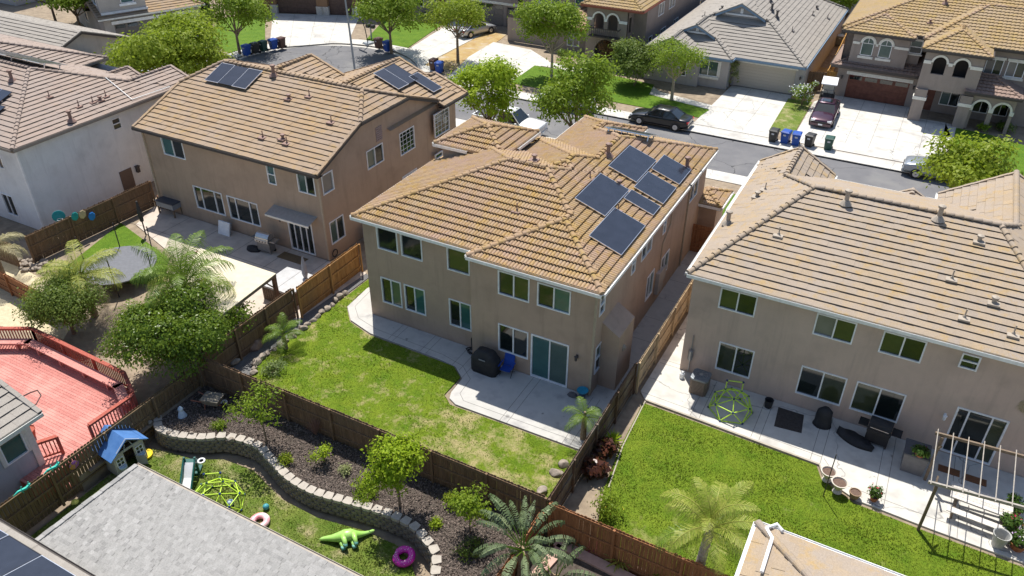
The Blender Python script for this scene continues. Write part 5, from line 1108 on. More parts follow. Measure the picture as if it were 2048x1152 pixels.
car('parked_car', 'silver coupe on the driveway beside the strip of dry ground', 'car', (-43.7, 73.6, .012), R(70), 4.6, 1.8, 1.4, P_SIL)
car('parked_car', 'white car on the driveway under the left tree, nearer the white house', 'car', (-63.5, 48.2, .012), R(140), 4.7, 1.85, 1.5, P_WHT)
car('parked_car', 'pale blue-white car on the driveway under the left tree, nearer the pale garage', 'car', (-67.6, 52.6, .012), R(138), 4.6, 1.8, 1.5, paint('ice_paint', (.5, .58, .65), .1))
gc = thing('golf_cart', 'white-roofed golf cart parked in front of the plum sedan', 'golf cart', (-7.1, 70.3, .012), R(-85))
b = MB(); b.loft([[(-1.1, -.55, .3), (1.1, -.5, .3), (1.1, .5, .3), (-1.1, .55, .3)], [(-1.15, -.58, .55), (1.15, -.45, .55), (1.15, .45, .55), (-1.15, .58, .55)], [(-1.1, -.5, .75), (-.1, -.5, .75), (-.1, .5, .75), (-1.1, .5, .75)]]); b.loft([[(.75, -.45, .5), (1.2, -.35, .5), (1.2, .35, .5), (.75, .45, .5)], [(.8, -.42, .95), (1.0, -.3, .8), (1.0, .3, .8), (.8, .42, .95)]]); b.build('body', BLK, gc, (0, 0, 0))
b = MB(); b.box(-1.1, 1.0, -.62, .62, 1.82, 1.9); b.build('canopy', WHITE, gc, (0, 0, 0))
for x, y in ((-1, -.5), (-1, .5), (.85, -.45), (.85, .45)): b = MB(); b.tube([(x, y, .6), (x*.95, y, 1.84)], .025, 6); b.build('post', BLK, gc, (0, 0, 0))
b = MB(); b.box(-.75, -.2, -.5, .5, .75, .88); b.box(-.85, -.72, -.5, .5, .85, 1.3); b.build('seat', mat('cream_vinyl', (.5, .47, .42), rough=.6), gc, (0, 0, 0))
b = MB(); b.tube([(.55+.02*math.cos(a/2), -.2+.2*math.cos(a*math.pi/6), 1.05+.2*math.sin(a*math.pi/6)) for a in range(13)], .018, 5); b.tube([(.55, -.2, 1.05), (.85, -.2, .8)], .02, 5); b.build('steering_wheel', BLK, gc, (0, 0, 0))
for x in (-.75, .8):
    for y in (-.52, .52):
        b = MB(); b.loft([[(x+.23*math.cos(2*math.pi*k/14), y+s_, .23+.23*math.sin(2*math.pi*k/14)) for k in range(14)] for s_ in (-.09, .09)]); b.build('wheel', TYRE, gc, (0, 0, 0))

# ---------------------------------------------------------------- street furniture
def bin_(label, loc, rz, m, lid, first=[None], group='wheeled bins put out along the kerb'):
    root = thing('wheelie_bin', label, 'bin', loc, rz, group); b = MB(); w0, d0, w1, d1, h = .24, .27, .31, .37, 1.0
    b.loft([[(-w0, -d0, .06), (w0, -d0, .06), (w0, d0, .06), (-w0, d0, .06)], [(-w1, -d1, h), (w1, -d1, h), (w1, d1, h), (-w1, d1, h)]]); b.box(-w1-.02, w1+.02, -d1-.02, d1+.02, h-.06, h)
    b.build('body', m, root, (0, 0, 0)); l = MB(); l.loft([[(-w1-.03, -d1-.04, h+.003), (w1+.03, -d1-.04, h+.003), (w1+.03, d1+.06, h+.003), (-w1-.03, d1+.06, h+.003)], [(-w1*.8, -d1*.8, h+.08), (w1*.8, -d1*.8, h+.08), (w1*.8, d1*.8, h+.08), (-w1*.8, d1*.8, h+.08)]]); l.build('lid', lid, root, (0, 0, 0))
    hd = MB(); hd.tube([(-.25, d1+.03, h-.05), (-.25, d1+.12, h-.02), (.25, d1+.12, h-.02), (.25, d1+.03, h-.05)], .02, 5); hd.build('handle', m, root, (0, 0, 0))
    for s_ in (-1, 1): q = MB(); q.loft([[(s_*.27+e, d0+.05+.12*math.cos(2*math.pi*k/10), .12+.12*math.sin(2*math.pi*k/10)) for k in range(10)] for e in (-.03, .03)]); q.build('wheel', TYRE, root, (0, 0, 0))
    mk = MB(); mk.box(-.1, .1, -d1-.004, -d1+.05, .72, .84); mk.build('label_plate', MATS['sticker'], root, (0, 0, 0)); return root
mat('sticker', (.5, .52, .55), rough=.6)
BB = mat('bin_blue', (.012, .07, .34), rough=.5); BN = mat('bin_brown', (.08, .035, .025), rough=.5); BK = mat('bin_black', (.03, .03, .03), rough=.5); BG_ = mat('bin_green', (.02, .07, .055), rough=.5)
for q, m, l, lb in (((1545,283), BK, BK, 'small dark bin at the kerb, first of the row by the grass strip'), ((1569,286), BB, BB, 'blue bin beside the small dark bin at the kerb'), ((1590,290), BB, BB, 'blue bin next to the black bin in front of the plum sedan'), ((1617,293), BK, BK, 'black bin right in front of the plum sedan'), ((1655,299), BG_, BG_, 'dark green bin standing apart at the end of the row on the wide driveway'),
                    ((495,112), BB, BB, 'blue bin nearest the left tree at the cul-de-sac kerb'), ((512,108), BK, BK, 'black bin between the blue and green bins in the cul-de-sac'), ((528,104), BG_, BG_, 'dark green bin in the cul-de-sac row'), ((548,100), BB, BB, 'blue bin beside the brown bin in the cul-de-sac row'), ((564,97), BN, BN, 'dark brown bin at the corner of the big driveway'),
                    ((758,98), BN, BN, 'brown bin beside the basketball hoop base'), ((776,104), BB, BB, 'bright blue bin beside the brown bin under the tree'), ((868,141), BN, BN, 'brown bin behind the blue bin by the curved kerb'), ((879,147), BB, BB, 'blue bin on the curved kerb, in leaf shade')):
    x, y = G(*q, -.05); bin_(lb, (x, y, -.1 if q[0] > 900 else .01), R(random.uniform(-12, 12)), m, l)
x, y = G(1425, 450, .9); bin_('blue-lidded bin behind the red gate beside the villa-tile house', (x, y, .04), R(90), BK, BB)
x, y = G(1681, 75, .8); bin_('grey bin behind the new fence between two houses', (x, y, 0), 0, mat('bin_grey', (.2, .21, .19), rough=.6), mat('bin_lid_pale', (.55, .58, .55), rough=.6), group=None)
x, y = G(815+0, 0, 0)
lx, ly = G(712, 158, -.1)
st = thing('street_lamp', 'tall grey steel street lamp pole in the cul-de-sac', 'street lamp', (lx, ly, -.1)); b = MB(); b.tube([(0, 0, 0), (-.15, 0, 4.5), (-.35, 0, 9.2)], [.1, .085, .06], 8); b.lathe([(.2, 0), (.2, .12), (.11, .2)], (0, 0, 0), 10); b.build('pole', mat('lamp_grey', (.3, .33, .36), rough=.5, metal=.4), st, (0, 0, 0))
b = MB(); b.tube([(-.35, 0, 9.1), (-.3, 1, 9.5), (-.2, 2, 9.6)], .04, 6); b.build('arm', MATS['lamp_grey'], st, (0, 0, 0)); b = MB(); b.lathe([(.05, .1), (.22, .03), (.16, -.08), (0, -.1)], (-.2, 2.2, 9.6), 10); b.build('lamp_head', MATS['lamp_grey'], st, (0, 0, 0))
x, y = G(728, 90, 0)
hp = thing('basketball_hoop', 'portable basketball hoop with clear white-edged board at the cul-de-sac kerb', 'basketball hoop', (x, y, 0), R(-20)); b = MB(); b.tube([(0, .5, .1), (0, .3, 1.6), (0, -.1, 3.0)], .05, 6); b.build('pole', BLK, hp, (0, 0, 0))
b = MB(); b.loft([[(-.5, .1, 0), (.5, .1, 0), (.35, 1.1, 0), (-.35, 1.1, 0)], [(-.42, .18, .18), (.42, .18, .18), (.3, 1.0, .18), (-.3, 1.0, .18)]]); b.build('base', mat('hoop_base', (.3, .33, .36), rough=.5), hp, (0, 0, 0))
b = MB(); b.box(-.68, .68, -.16, -.13, 2.8, 3.65); bo = b.build('backboard', mat('acrylic', (.5, .55, .56), rough=.1), hp, (0, 0, 0)); b = MB()
for q in ((-.7, .7, 2.77, 2.83), (-.7, .7, 3.62, 3.68), (-.7, -.64, 2.83, 3.62), (.64, .7, 2.83, 3.62), (-.25, .25, 3.3, 3.33), (-.25, -.22, 3.0, 3.3), (.22, .25, 3.0, 3.3)): b.box(q[0], q[1], -.18, -.12, q[2], q[3])
b.build('frame', WHITE, bo, (0, 0, 0)); b = MB(); b.tube([(.23*math.cos(a*math.pi/6), -.42+.23*math.sin(a*math.pi/6), 2.98) for a in range(13)], .012, 5); b.build('rim', mat('orange_metal', (.6, .15, .03), rough=.5), hp, (0, 0, 0))
x, y = G(743, 77, 0)
mx_ = thing('mailbox', 'dark twin mailboxes on a post on the cul-de-sac lawn', 'mailbox', (x, y, 0)); b = MB(); b.cbox(0, 0, 0, .12, .12, 1.1); b.cbox(0, 0, 1.05, 1.1, .1, .08); b.build('post', mat('grey_post', (.35, .36, .37)), mx_, (0, 0, 0))
for s_ in (-.3, .3): b = MB(); b.loft([[(s_+.17*math.cos(math.pi*k/8), e, 1.3+.17*math.sin(math.pi*k/8)) for k in range(9)]+[(s_-.17, e, 1.13), (s_+.17, e, 1.13)] for e in (-.25, .25)]); b.build('letter_box', BLK, mx_, (0, 0, 0))

# ---------------------------------------------------------------- fences
fence('fence', [(-25.4, 29.5), (-25.4, 24.4)], 'honey-brown board fence between the tan house and the villa-tile lawn, house end', FW, 1.85, 0, -1)
fence('fence', [(-25.6, 24.3), (-25.65, 18.3)], 'dark brown board fence beside the rock edging, nearer the corner', FD, 1.85, 0, -1, cap=True)
fence('fence', [(-25.65, 18.2), (-8.2, 18.2)], 'long dark brown board fence along the bottom of the middle lawn', FD, 1.82, -.05, 1, cap=True)
fence('fence', [(-8.12, 18.1), (-8.12, 27.0)], 'dark weathered fence between the middle patio and the right lawn, near half', woodmat('fence_umber', (.085, .055, .036), (.14, .09, .06), weath=(.2, .17, .14)), 1.82, 0, 1, cap=True)
fence('fence', [(-8.0, 27.1), (-7.95, 39.4)], 'golden side fence in the passage between the two houses', FG, 1.82, 0, 1)
gt = thing('gate', 'red-brown wooden gate closing the passage beside the villa-tile house', 'gate', (-9, 40.6, 0), world=True); b = MB()
for k in range(12): b.box(-9.7+k*.14, -9.57+k*.14, 40.6, 40.63, .05, 1.85, uv=(k+.5, .5))
b.build('board_panel', FR_, gt); b = MB(); b.box(-9.7, -8.05, 40.55, 40.6, .3, .4); b.box(-9.7, -8.05, 40.55, 40.6, 1.5, 1.6); b.obox((-9.65, 40.55, .4), (1.5, 0, 1.1), (0, .05, 0), (0, 0, .1)); b.build('brace', FR_, gt)
fence('fence', [(-7.95, 18.05), (12, 17.95)], 'red-brown board fence along the bottom of the right lawn', FR_, 2.1, -.35, 1, cap=True, gap=.004)
fence('fence', [(-8.3, 17.9), (-8.45, 9)], 'short red-brown fence dropping towards the bottom of the photo beside the broad-leaved plant', FR_, 1.9, -.7, -1)
fence('fence', [(-25.85, 18.0), (-25.95, 8.2)], 'dark fence with light gaps between the red deck and the play yard', woodmat('fence_brown_gap', (.15, .10, .055), (.2, .14, .08)), 1.9, -.7, -1, cap=True, gap=.02)
fence('fence', [(-42.4, 21.3), (-42.0, 29.6)], 'brown fence beside the white house with a toy hoop in front', FD, 1.8, 0, 1)
fence('fence', [(-52, 20.4), (-42.6, 20.6)], 'dark picket fence with sun slits behind the white house yard', FD, 1.7, -.1, 1, gap=.03)
a, b_ = G(-40, 520, 1.4), G(118, 604, 1.4); fence('fence', [a, b_], 'low brown fence panel at the left edge below the pale palm', FR_, 1.4, 0, 1)
fence('fence', [(-8.35, 91), (-7.75, 73.4)], 'new honey-coloured fence running back between the low house and the ochre-tile house', FY, 1.85, 0, 1); fence('fence', [(-7.8, 73.4), (-6.95, 73.3)], 'new honey-coloured fence panel facing the street beside the golf cart', FY, 1.85, 0, 1); fence('fence', [(-9.2, 72.6), (-7.9, 73.2)], 'short dark fence panel beside the low grey house', FD, 1.7, 0, 1)
fence('fence', [(6.8, 73.6), (9.5, 73.4)], 'honey fence panel at the far right behind the arched porch', FY, 1.85, 0, 1); fence('fence', [(-24, 93), (12, 96)], 'dark back fence behind the far houses', FD, 1.9, 0, 1); fence('fence', [(-78, 75.5), (-69.8, 72.6)], 'orange-brown fence left of the dark garage doors', FW, 1.9, 0, 1)

# ---------------------------------------------------------------- block retaining wall
BLC = mat('wall_block', (.19, .162, .13), (.25, .215, .175), scale=4, rough=.95, bmp=.6, bscale=30); CAPM = mat('cap_block', (.40, .36, .31), (.48, .435, .375), scale=4, rough=.95, bmp=.5, bscale=30)
rw = thing('retaining_wall', 'curving grey block retaining wall between the bark bed and the play lawn', 'retaining wall', (-18, 15.5, -.7), world=True)
RWL = [(-25.9, 15.35), (-25.3, 14.95), (-24.4, 14.98), (-23.2, 15.42), (-22.3, 15.97), (-20.9, 16.19), (-19.9, 15.89), (-18.5, 15.44), (-17.1, 15.32), (-15.5, 15.57), (-14.0, 15.8), (-12.8, 15.8), (-12.0, 15.52), (-11.25, 15.05), (-10.7, 13.8), (-10.3, 11.5)]
def smooth_line(P, n=12):
    out = []
    for i in range(len(P)-1):
        p0, p1, p2, p3 = (Vector((*P[max(0, min(len(P)-1, j))], 0)) for j in (i-1, i, i+1, i+2))
        for k in range(n):
            t = k/n; out.append(.5*((2*p1)+(p2-p0)*t+(2*p0-5*p1+4*p2-p3)*t*t+(3*p1-p0-3*p2+p3)*t**3))
    out.append(Vector((*P[-1], 0))); return out
def resample(line, d, off=0):
    out = []; acc = -off
    for a, b in zip(line, line[1:]):
        Ls = (b-a).length
        while acc <= Ls:
            if acc >= 0: out.append((a+(b-a)*(acc/Ls), (b-a).normalized()))
            acc += d
        acc -= Ls
    return out
SL = smooth_line(RWL); Wb = MB(); Cb = MB(); g_ = random.Random(2)
for c in range(5):
    top = c == 4; mbx = Cb if top else Wb
    for p, t in resample(SL, .33 if not top else .42, (c % 2)*.16):
        n = Vector((t.y, -t.x, 0)); hw = .205 if top else .16; z0 = -.72+c*.155; o_ = p+n*(-.02*c+.03+g_.uniform(-.006, .006)); d = .30 if top else .26
        f = [o_-t*hw*.62+n*.05, o_+t*hw*.62+n*.05, o_+t*hw, o_+t*hw*.72-n*d, o_-t*hw*.72-n*d, o_-t*hw]
        mbx.prism([(q.x, q.y) for q in f], z0+.002, z0+.152)
Wb.build('block_courses', BLC, rw); Cb.build('cap_blocks', CAPM, rw)

# ---------------------------------------------------------------- red deck
RD = woodmat('deck_red', (.46, .175, .15), (.58, .255, .22), weath=(.6, .32, .27)); RDD = woodmat('deck_rail_red', (.34, .085, .06), (.40, .11, .08))
dk = thing('deck', 'red painted timber deck with railings and a built-in bench', 'deck', (-32, 13, -.1), world=True); ZD = .35
rl = [G(*q, ZD+1.0) for q in ((-60, 655), (62, 655), (247, 744), (263, 782))]; rl[3] = (-26.7, rl[3][1]); rail2 = [(-26.55, rl[3][1]-.1), (-26.6, G(160, 840, ZD+1)[1])]; D0 = rl+[(-26.5, 12), (-26.5, 10.2), (-39, 10.2)]
b = MB(); poly = [tuple(p) for p in D0]; k = 0
dir_ = Vector((1, 0, 0)); y = 9.9; xs = [p[0] for p in poly]
while y < 19:
    St = clip(clip(poly, 0, -1, y), 0, 1, -(y+.135))
    if len(St) >= 3: b.prism(St, ZD-.04, ZD+g_.uniform(-.003, .003), uv=(k+.5, .5))
    y += .145; k += 1
b.build('deck_boards', RD, dk); b = MB(); b.prism([(p[0], p[1]) for p in poly], -.5, ZD-.05); b.build('deck_skirt', RDD, dk)
def railing(root, line, z, h, m, name='railing', step=.14):
    b = MB(); pst = MB()
    for p, q in zip(line, line[1:]):
        p = Vector((*p, 0)); q = Vector((*q, 0)); Ln = (q-p).length; d = (q-p)/Ln; n = Vector((d.y, -d.x, 0))
        b.obox(p-n*.09+Vector((0, 0, z+h)), q-p, n*.18, (0, 0, .04)); b.obox(p-n*.02+Vector((0, 0, z+.1)), q-p, n*.04, (0, 0, .08)); b.obox(p-n*.02+Vector((0, 0, z+h-.12)), q-p, n*.04, (0, 0, .08))
        for k in range(int(Ln/step)): o_ = p+d*(k+.5)*step; b.obox(o_-d*.02-n*.055+Vector((0, 0, z+.06)), d*.04, n*.035, (0, 0, h-.08))
        for k in range(max(2, int(Ln/1.8)+1)): o_ = p+d*Ln*k/max(1, int(Ln/1.8)); pst.cbox(o_.x, o_.y, z-.1, .1, .1, h+.1)
    r = b.build(name, m, root); pst.build('post', m, r); return r
railing(dk, rl, ZD, .95, RDD); railing(dk, rail2, ZD, .95, RDD); railing(dk, [G(60, 888, ZD+1), (G(105, 868, ZD+1)[0]+.2, G(105, 868, ZD+1)[1])], ZD, .95, RDD)
bn = MB(); inn = [Vector((*p, 0)) for p in rl]
for p, q in zip(inn, inn[1:]):
    d = (q-p).normalized(); n = Vector((d.y, -d.x, 0)); bn.obox(p+n*.18+Vector((0, 0, ZD+.42)), q-p, n*.42, (0, 0, .06)); Ln = (q-p).length
    for k in range(max(2, int(Ln/1.5))): o_ = p+d*(k+.5)*Ln/max(2, int(Ln/1.5)); bn.obox(o_+n*.28+Vector((0, 0, ZD)), d*.09, n*.25, (0, 0, .42))
bn.build('bench', RD, dk)
hs = MB(); hs.tube([(*G(*q, ZD+.03), ZD+.03) for q in ((30, 800), (60, 785), (75, 780), (82, 790), (72, 808), (48, 818))], .02, 5); tag(hs.build('garden_hose', BLK), 'thin dark hose looped on the red deck', 'hose')
x, y = G(58, 868, ZD+.2); pt = MB(); pt.lathe([(.2, 0), (.3, .45), (.32, .45), (.28, .4), (.0, .38)], (x, y, ZD), 8); tag(pt.build('planter', mat('red_wood', (.33, .08, .05))), 'red octagonal planter tub on the deck by the blue-grey house', 'planter')

# ---------------------------------------------------------------- middle yard
def at(px, py, z=0.0): x, y = G(px, py, z); return (x, y, z)
SOFTB = mat('black_cover', (.022, .022, .024), (.035, .035, .037), scale=3, rough=.75, bmp=.3, bscale=8)
def cover_grill(name, label, loc, rz, sx, sy, sz, m):
    t = thing(name, label, 'grill', loc, rz); b = MB(); rr = random.Random(4); rings = []
    for f, k, tp in ((0, 1.0, 0), (.35, .97, 0), (.62, 1.0, 0), (.68, .98, 0), (.8, .8, 1), (.97, .62, 1), (1.0, .5, 1)):
        ring = []
        for i in range(20):
            a = 2*math.pi*i/20; c, s_ = math.cos(a), math.sin(a); q = 1/max(abs(c), abs(s_))**.85; w_ = 1+rr.uniform(-.02, .02)+.02*math.sin(5*a)*(1-f)
            ring.append((c*q*sx/2*(k if tp else 1)*w_, s_*q*sy/2*k*w_+(.03 if tp else 0), f*sz))
        rings.append(ring)
    b.loft(rings); o = b.build('cover', m, t, (0, 0, 0), True); return t
cg = cover_grill('covered_grill', 'barbecue under a black fitted cover on the middle patio', at(972, 742), 0, 1.35, .72, 1.25, SOFTB)
b = MB(); b.box(-.17, .17, -.372, -.362, .86, .93); b.build('label_patch', mat('grey_patch', (.2, .22, .24)), cg, (0, 0, 0))
BLU = mat('blue_fabric', (.015, .06, .32), (.02, .08, .4), rough=.8)
fc = thing('folding_chair', 'blue fabric folding chair between the covered grill and the patio door', 'chair', at(1014, 749), R(5)); b = MB(); b.loft([[(-.27, -.28, .42), (0, -.28, .39), (.27, -.28, .42), (.27, -.27, .42), (0, -.27, .40), (-.27, -.27, .42)], [(-.27, .2, .38), (0, .22, .35), (.27, .2, .38), (.27, .2, .39), (0, .22, .36), (-.27, .2, .39)]]); b.build('seat', BLU, fc, (0, 0, 0))
b = MB(); b.loft([[(-.27, .2, .39), (.27, .2, .39), (.27, .23, .39), (-.27, .23, .39)], [(-.25, .38, .95), (.25, .38, .95), (.25, .41, .95), (-.25, .41, .95)]]); b.build('backrest', BLU, fc, (0, 0, 0))
for s_ in (-1, 1):
    b = MB(); b.tube([(s_*.28, -.3, 0), (s_*.27, .25, .45)], .013, 5); b.build('leg', BLK, fc, (0, 0, 0)); b = MB(); b.tube([(s_*.28, .35, 0), (s_*.28, -.28, .44), (s_*.3, -.28, .6)], .013, 5); b.build('leg', BLK, fc, (0, 0, 0)); b = MB(); b.box(s_*.31-.03, s_*.31+.03, -.3, .25, .6, .625); b.build('armrest', BLU, fc, (0, 0, 0))
hb = MB(); x, y, _ = at(942, 706); g_ = random.Random(5); hb.tube([(x+.2*math.cos(k*.7)*(1+.3*math.sin(k)), y+.18*math.sin(k*.7), .06+.012*k%.2) for k in range(40)], .025, 5); tag(hb.build('hose_coil', BLK), 'tangled black hose on the patio left of the covered grill', 'hose')
hb = MB(); x, y, _ = at(947, 697); hb.lathe([(.1, 0), (.12, .55), (.1, .6), (.04, .62)], (x, y, .04), 10); tag(hb.build('canister', BLK), 'slim black canister against the house wall beside the hose', 'canister')
pb = thing('plant_pot', 'round pot with a turquoise bowl on top at the patio corner', 'pot', at(1164, 797)); b = MB(); b.lathe([(.13, 0), (.18, .35), (.14, .38)], (0, 0, 0), 14); b.build('pot', mat('dark_blue_pot', (.05, .09, .14), rough=.4), pb, (0, 0, 0)); b = MB(); b.lathe([(.06, .38), (.24, .44), (.27, .5), (.22, .48), (0, .46)], (0, 0, 0), 16); b.build('bowl', mat('turquoise', (.02, .25, .38), rough=.35), pb, (0, 0, 0))
rb = MB(); x, y, _ = at(1145, 793); rb.loft([[(x+.28*math.cos(a*.7), y+.16*math.sin(a*.7), .04) for a in range(9)], [(x+.18*math.cos(a*.7), y+.1*math.sin(a*.7), .2) for a in range(9)]]); tag(rb.build('stone', mat('dark_stone', (.1, .1, .11), (.16, .15, .15), bmp=.5)), 'flat dark stone beside the turquoise bowl pot', 'stone')
def ac(label, loc, rz, s=.78, h=.95, m=None):
    t = thing('air_conditioner', label, 'air conditioner', loc, rz, 'outdoor air conditioner units'); r = s/2; b = MB()
    oct_ = lambda k, z: [(k*r*x, k*r*y, z) for x, y in ((-1, -.75), (-.75, -1), (.75, -1), (1, -.75), (1, .75), (.75, 1), (-.75, 1), (-1, .75))]
    for k in range(11): z = .06+k*(h-.16)/11; b.loft([oct_(1.0, z), oct_(1.0, z+.055)], cap=True); b.loft([oct_(.95, z+.055), oct_(.95, z+(h-.16)/11)], cap=False)
    b.build('louvre_case', m or mat('ac_tan', (.2, .15, .115), rough=.6), t, (0, 0, 0)); b = MB(); b.loft([oct_(1.04, h-.1), oct_(1.04, h-.01), oct_(.95, h)]); tp = b.build('top', mat('ac_top', (.2, .22, .24), rough=.5, metal=.4), t, (0, 0, 0))
    b = MB()
    for k in range(4): q = r*.2*(k+1)*.9; b.tube([(q*math.cos(a*math.pi/12), q*math.sin(a*math.pi/12), h+.02) for a in range(25)], .008, 4)
    for k in range(8): b.tube([(0, 0, h+.03), (r*.8*math.cos(k*math.pi/4), r*.8*math.sin(k*math.pi/4), h+.02)], .008, 4)
    b.lathe([(.1, h), (.1, h+.05), (0, h+.06)], (0, 0, 0), 10); b.build('fan_guard', mat('grey_wire', (.35, .37, .38), rough=.4, metal=.6), tp, (0, 0, 0)); return t
ac('brown louvred air conditioner beside the lime climbing dome', at(1397, 782), 0)
ac('dark air conditioner at the left corner of the villa-tile house', (-22.85, 28.2, .04), 0, .75, 1.0, mat('ac_dark', (.07, .075, .08), rough=.6)); ac('pale air conditioner in the side passage of the tan house', (-26.9, 32.6, 0), 0, .8, .95, mat('ac_pale', (.45, .46, .46), rough=.6))
STN2 = mat('edge_stone', (.22, .185, .15), (.42, .36, .3), scale=3.5, rough=.95, bmp=.8, bscale=12, c3=(.13, .115, .1), s3=2)
def rock(name, label, x, y, z, r, seed, group=None, m=None):
    bm = bmesh.new(); bmesh.ops.create_icosphere(bm, subdivisions=3, radius=1); g = random.Random(seed); ks = [(Vector((g.gauss(0, 1), g.gauss(0, 1), g.gauss(0, 1))).normalized(), g.uniform(.55, .95)) for _ in range(12)]
    for v in bm.verts:
        for n, d in ks:
            t = v.co.dot(n)
            if t > d: v.co -= n*(t-d)*.85
        v.co = Vector((v.co.x*r*g_sx[seed % 4], v.co.y*r*g_sx[(seed+1) % 4], v.co.z*r*.75))
    me = bpy.data.meshes.new(name); bm.to_mesh(me); bm.free(); me.materials.append(m or STN2); o = bpy.data.objects.new(name, me); COL.objects.link(o); o.location = (x, y, z+r*.35); o.rotation_euler = (0, 0, seed*1.3)
    return tag(o, label, 'rock', group)
g_sx = (1.25, .95, 1.1, .8); g_ = random.Random(9); pr = None
rk = [Vector((*G(*q), 0)) for q in ((690, 588), (630, 640), (565, 690), (525, 718), (507, 735), (510, 752))]; i = 0
for p, t in resample(rk, .40):
    rock('rock', 'grey-brown stone in the row edging the middle lawn', p.x+g_.uniform(-.07, .07), p.y, 0, g_.uniform(.15, .26), i, 'edging stones along the gravel strip'); i += 1
rock('rock', 'large reddish boulder on the dark gravel in the fence corner', *at(513, 694)[:2], 0, .4, 41, None, mat('red_stone', (.25, .16, .12), (.36, .25, .19), bmp=.7)); rock('rock', 'pale stone behind the fence corner, by the dark gravel', *at(470, 728)[:2], 0, .27, 43)
for q, lb in (((1112, 948), 'pale rock at the foot of the side fence, left of the broad-leaved plant'), ((1125, 930), 'small pale rock beside the fence, upper of two'), ((1085, 985), 'flat rock in the bottom corner of the middle lawn')): rock('rock', lb, *at(*q)[:2], 0, .24, int(q[0]))
for k in range(26): rock('rock', 'small grey cobble in the heap by the pale straw ground', *at(40+k % 9*6+(k*7) % 5, 520+(k//9)*9+(k*5) % 6)[:2], 0, .14+.03*(k % 3), 60+k, 'cobble heap at the left edge')

# ---------------------------------------------------------------- climbing domes
LIME = mat('lime_tube', (.50, .72, .06), rough=.4); HUB = mat('navy_hub', (.01, .03, .12), rough=.4)
def dome(label, loc, rz, r, h, bars=True, tall=True):
    t = thing('climbing_dome', label, 'climbing dome', loc, rz, 'lime green climbing domes'); V = []; n = 8 if r > 1 else 6
    r0 = [(r*math.cos(2*math.pi*k/n), r*math.sin(2*math.pi*k/n), .04) for k in range(n)]; r1 = [(r*.88*math.cos(2*math.pi*(k+.5)/n), r*.88*math.sin(2*math.pi*(k+.5)/n), h*.58) for k in range(n)]
    m = n//2; r2 = [(r*.42*math.cos(2*math.pi*(k+.25)/m), r*.42*math.sin(2*math.pi*(k+.25)/m), h) for k in range(m)]; E = []
    for k in range(n): E += [(r0[k], r0[(k+1) % n]), (r0[k], r1[k]), (r0[(k+1) % n], r1[k]), (r1[k], r1[(k+1) % n])]
    for k in range(m): E += [(r2[k], r2[(k+1) % m]), (r2[k], r1[2*k]), (r2[k], r1[(2*k+1) % n]), (r2[k], r1[(2*k-1) % n])]
    if tall: a, b_ = r2[0], r2[1]; ta, tb = (a[0], a[1], a[2]+.5), (b_[0], b_[1], b_[2]+.5); E += [(a, ta), (b_, tb), (ta, tb)]; r2 = r2+[ta, tb]
    b = MB()
    for p, q in E: b.tube([p, q], .024, 6, cap=False)
    f = b.build('tube_frame', LIME, t, (0, 0, 0), True); b = MB()
    for p in r0+r1+r2: b.lathe([(0, -.055), (.05, -.03), (.05, .03), (0, .055)], p, 8)
    b.build('hub', HUB, f, (0, 0, 0)); return t
dome('lime climbing dome on the right patio against the pink-beige wall', (*at(1460, 822)[:2], .045), .3, .95, 1.0); dome('lime climbing dome on the play lawn by the shingle roof', (*at(436, 1010, -.7)[:2], -.7), 1.0, 1.05, .95)

# ---------------------------------------------------------------- right yard
tk = thing('gas_bottle', 'small white gas bottle at the corner of the pink-beige house', 'gas bottle', at(1363, 757)); b = MB(); b.lathe([(.1, 0), (.12, .05), (.12, .3), (.07, .36), (.05, .4)], (0, 0, 0), 12); b.build('tank', WHITE, tk, (0, 0, 0)); b = MB(); b.tube([(-.07, 0, .36), (-.07, 0, .45), (.07, 0, .45), (.07, 0, .36)], .015, 5); b.build('collar', WHITE, tk, (0, 0, 0))
tb_ = MB(); x, y, _ = at(1535, 815); tb_.lathe([(.15, 0), (.19, .42), (.2, .42), (.17, .4), (.14, .05), (0, .05)], (x, y, .045), 14); tag(tb_.build('waste_bin', SOFTB), 'little open black waste bin against the pink-beige wall', 'waste bin')
mt = MB(); p, q, s_, u_ = (Vector((*G(*k, .06), .05)) for k in ((1557, 814), (1608, 830), (1603, 866), (1548, 852))); mt.prism([(v.x, v.y) for v in (p, q, s_, u_)][::-1], .048, .062); tag(mt.build('outdoor_mat', mat('brown_mat', (.045, .038, .034), (.07, .06, .055), scale=12, rough=.95)), 'dark brown rectangular mat on the right patio', 'mat')
b = MB(); rr = random.Random(8); x, y, _ = at(1643, 850); rings = []
for f, k in ((0, 1.15), (.12, 1.0), (.5, .95), (.8, .85), (1, .4)): rings.append([(x+.36*k*math.cos(2*math.pi*i/16)*(1+rr.uniform(-.05, .05)), y+.3*k*math.sin(2*math.pi*i/16)*(1+rr.uniform(-.05, .05)), .045+f*.95) for i in range(16)])
b.loft(rings); tag(b.build('covered_chair', SOFTB, smooth=True), 'rounded black covered chair against the right house wall', 'covered chair')
b = MB(); x, y, _ = at(1700, 878); rings = []
for j in range(9):
    f = j/8; cx = x-.55+1.5*f; cy = y+.25-.55*f; w_ = .34*math.sin(math.pi*(.12+.8*f))+.06; rings.append([(cx+.25*w_*math.cos(2*math.pi*i/12), cy+w_*math.cos(2*math.pi*i/12), .05+max(0, math.sin(2*math.pi*i/12))*(.12+.16*rr.random())) for i in range(12)])
b.loft(rings); tag(b.build('crumpled_cover', SOFTB, smooth=True), 'crumpled black grill cover lying on the right patio', 'cover')
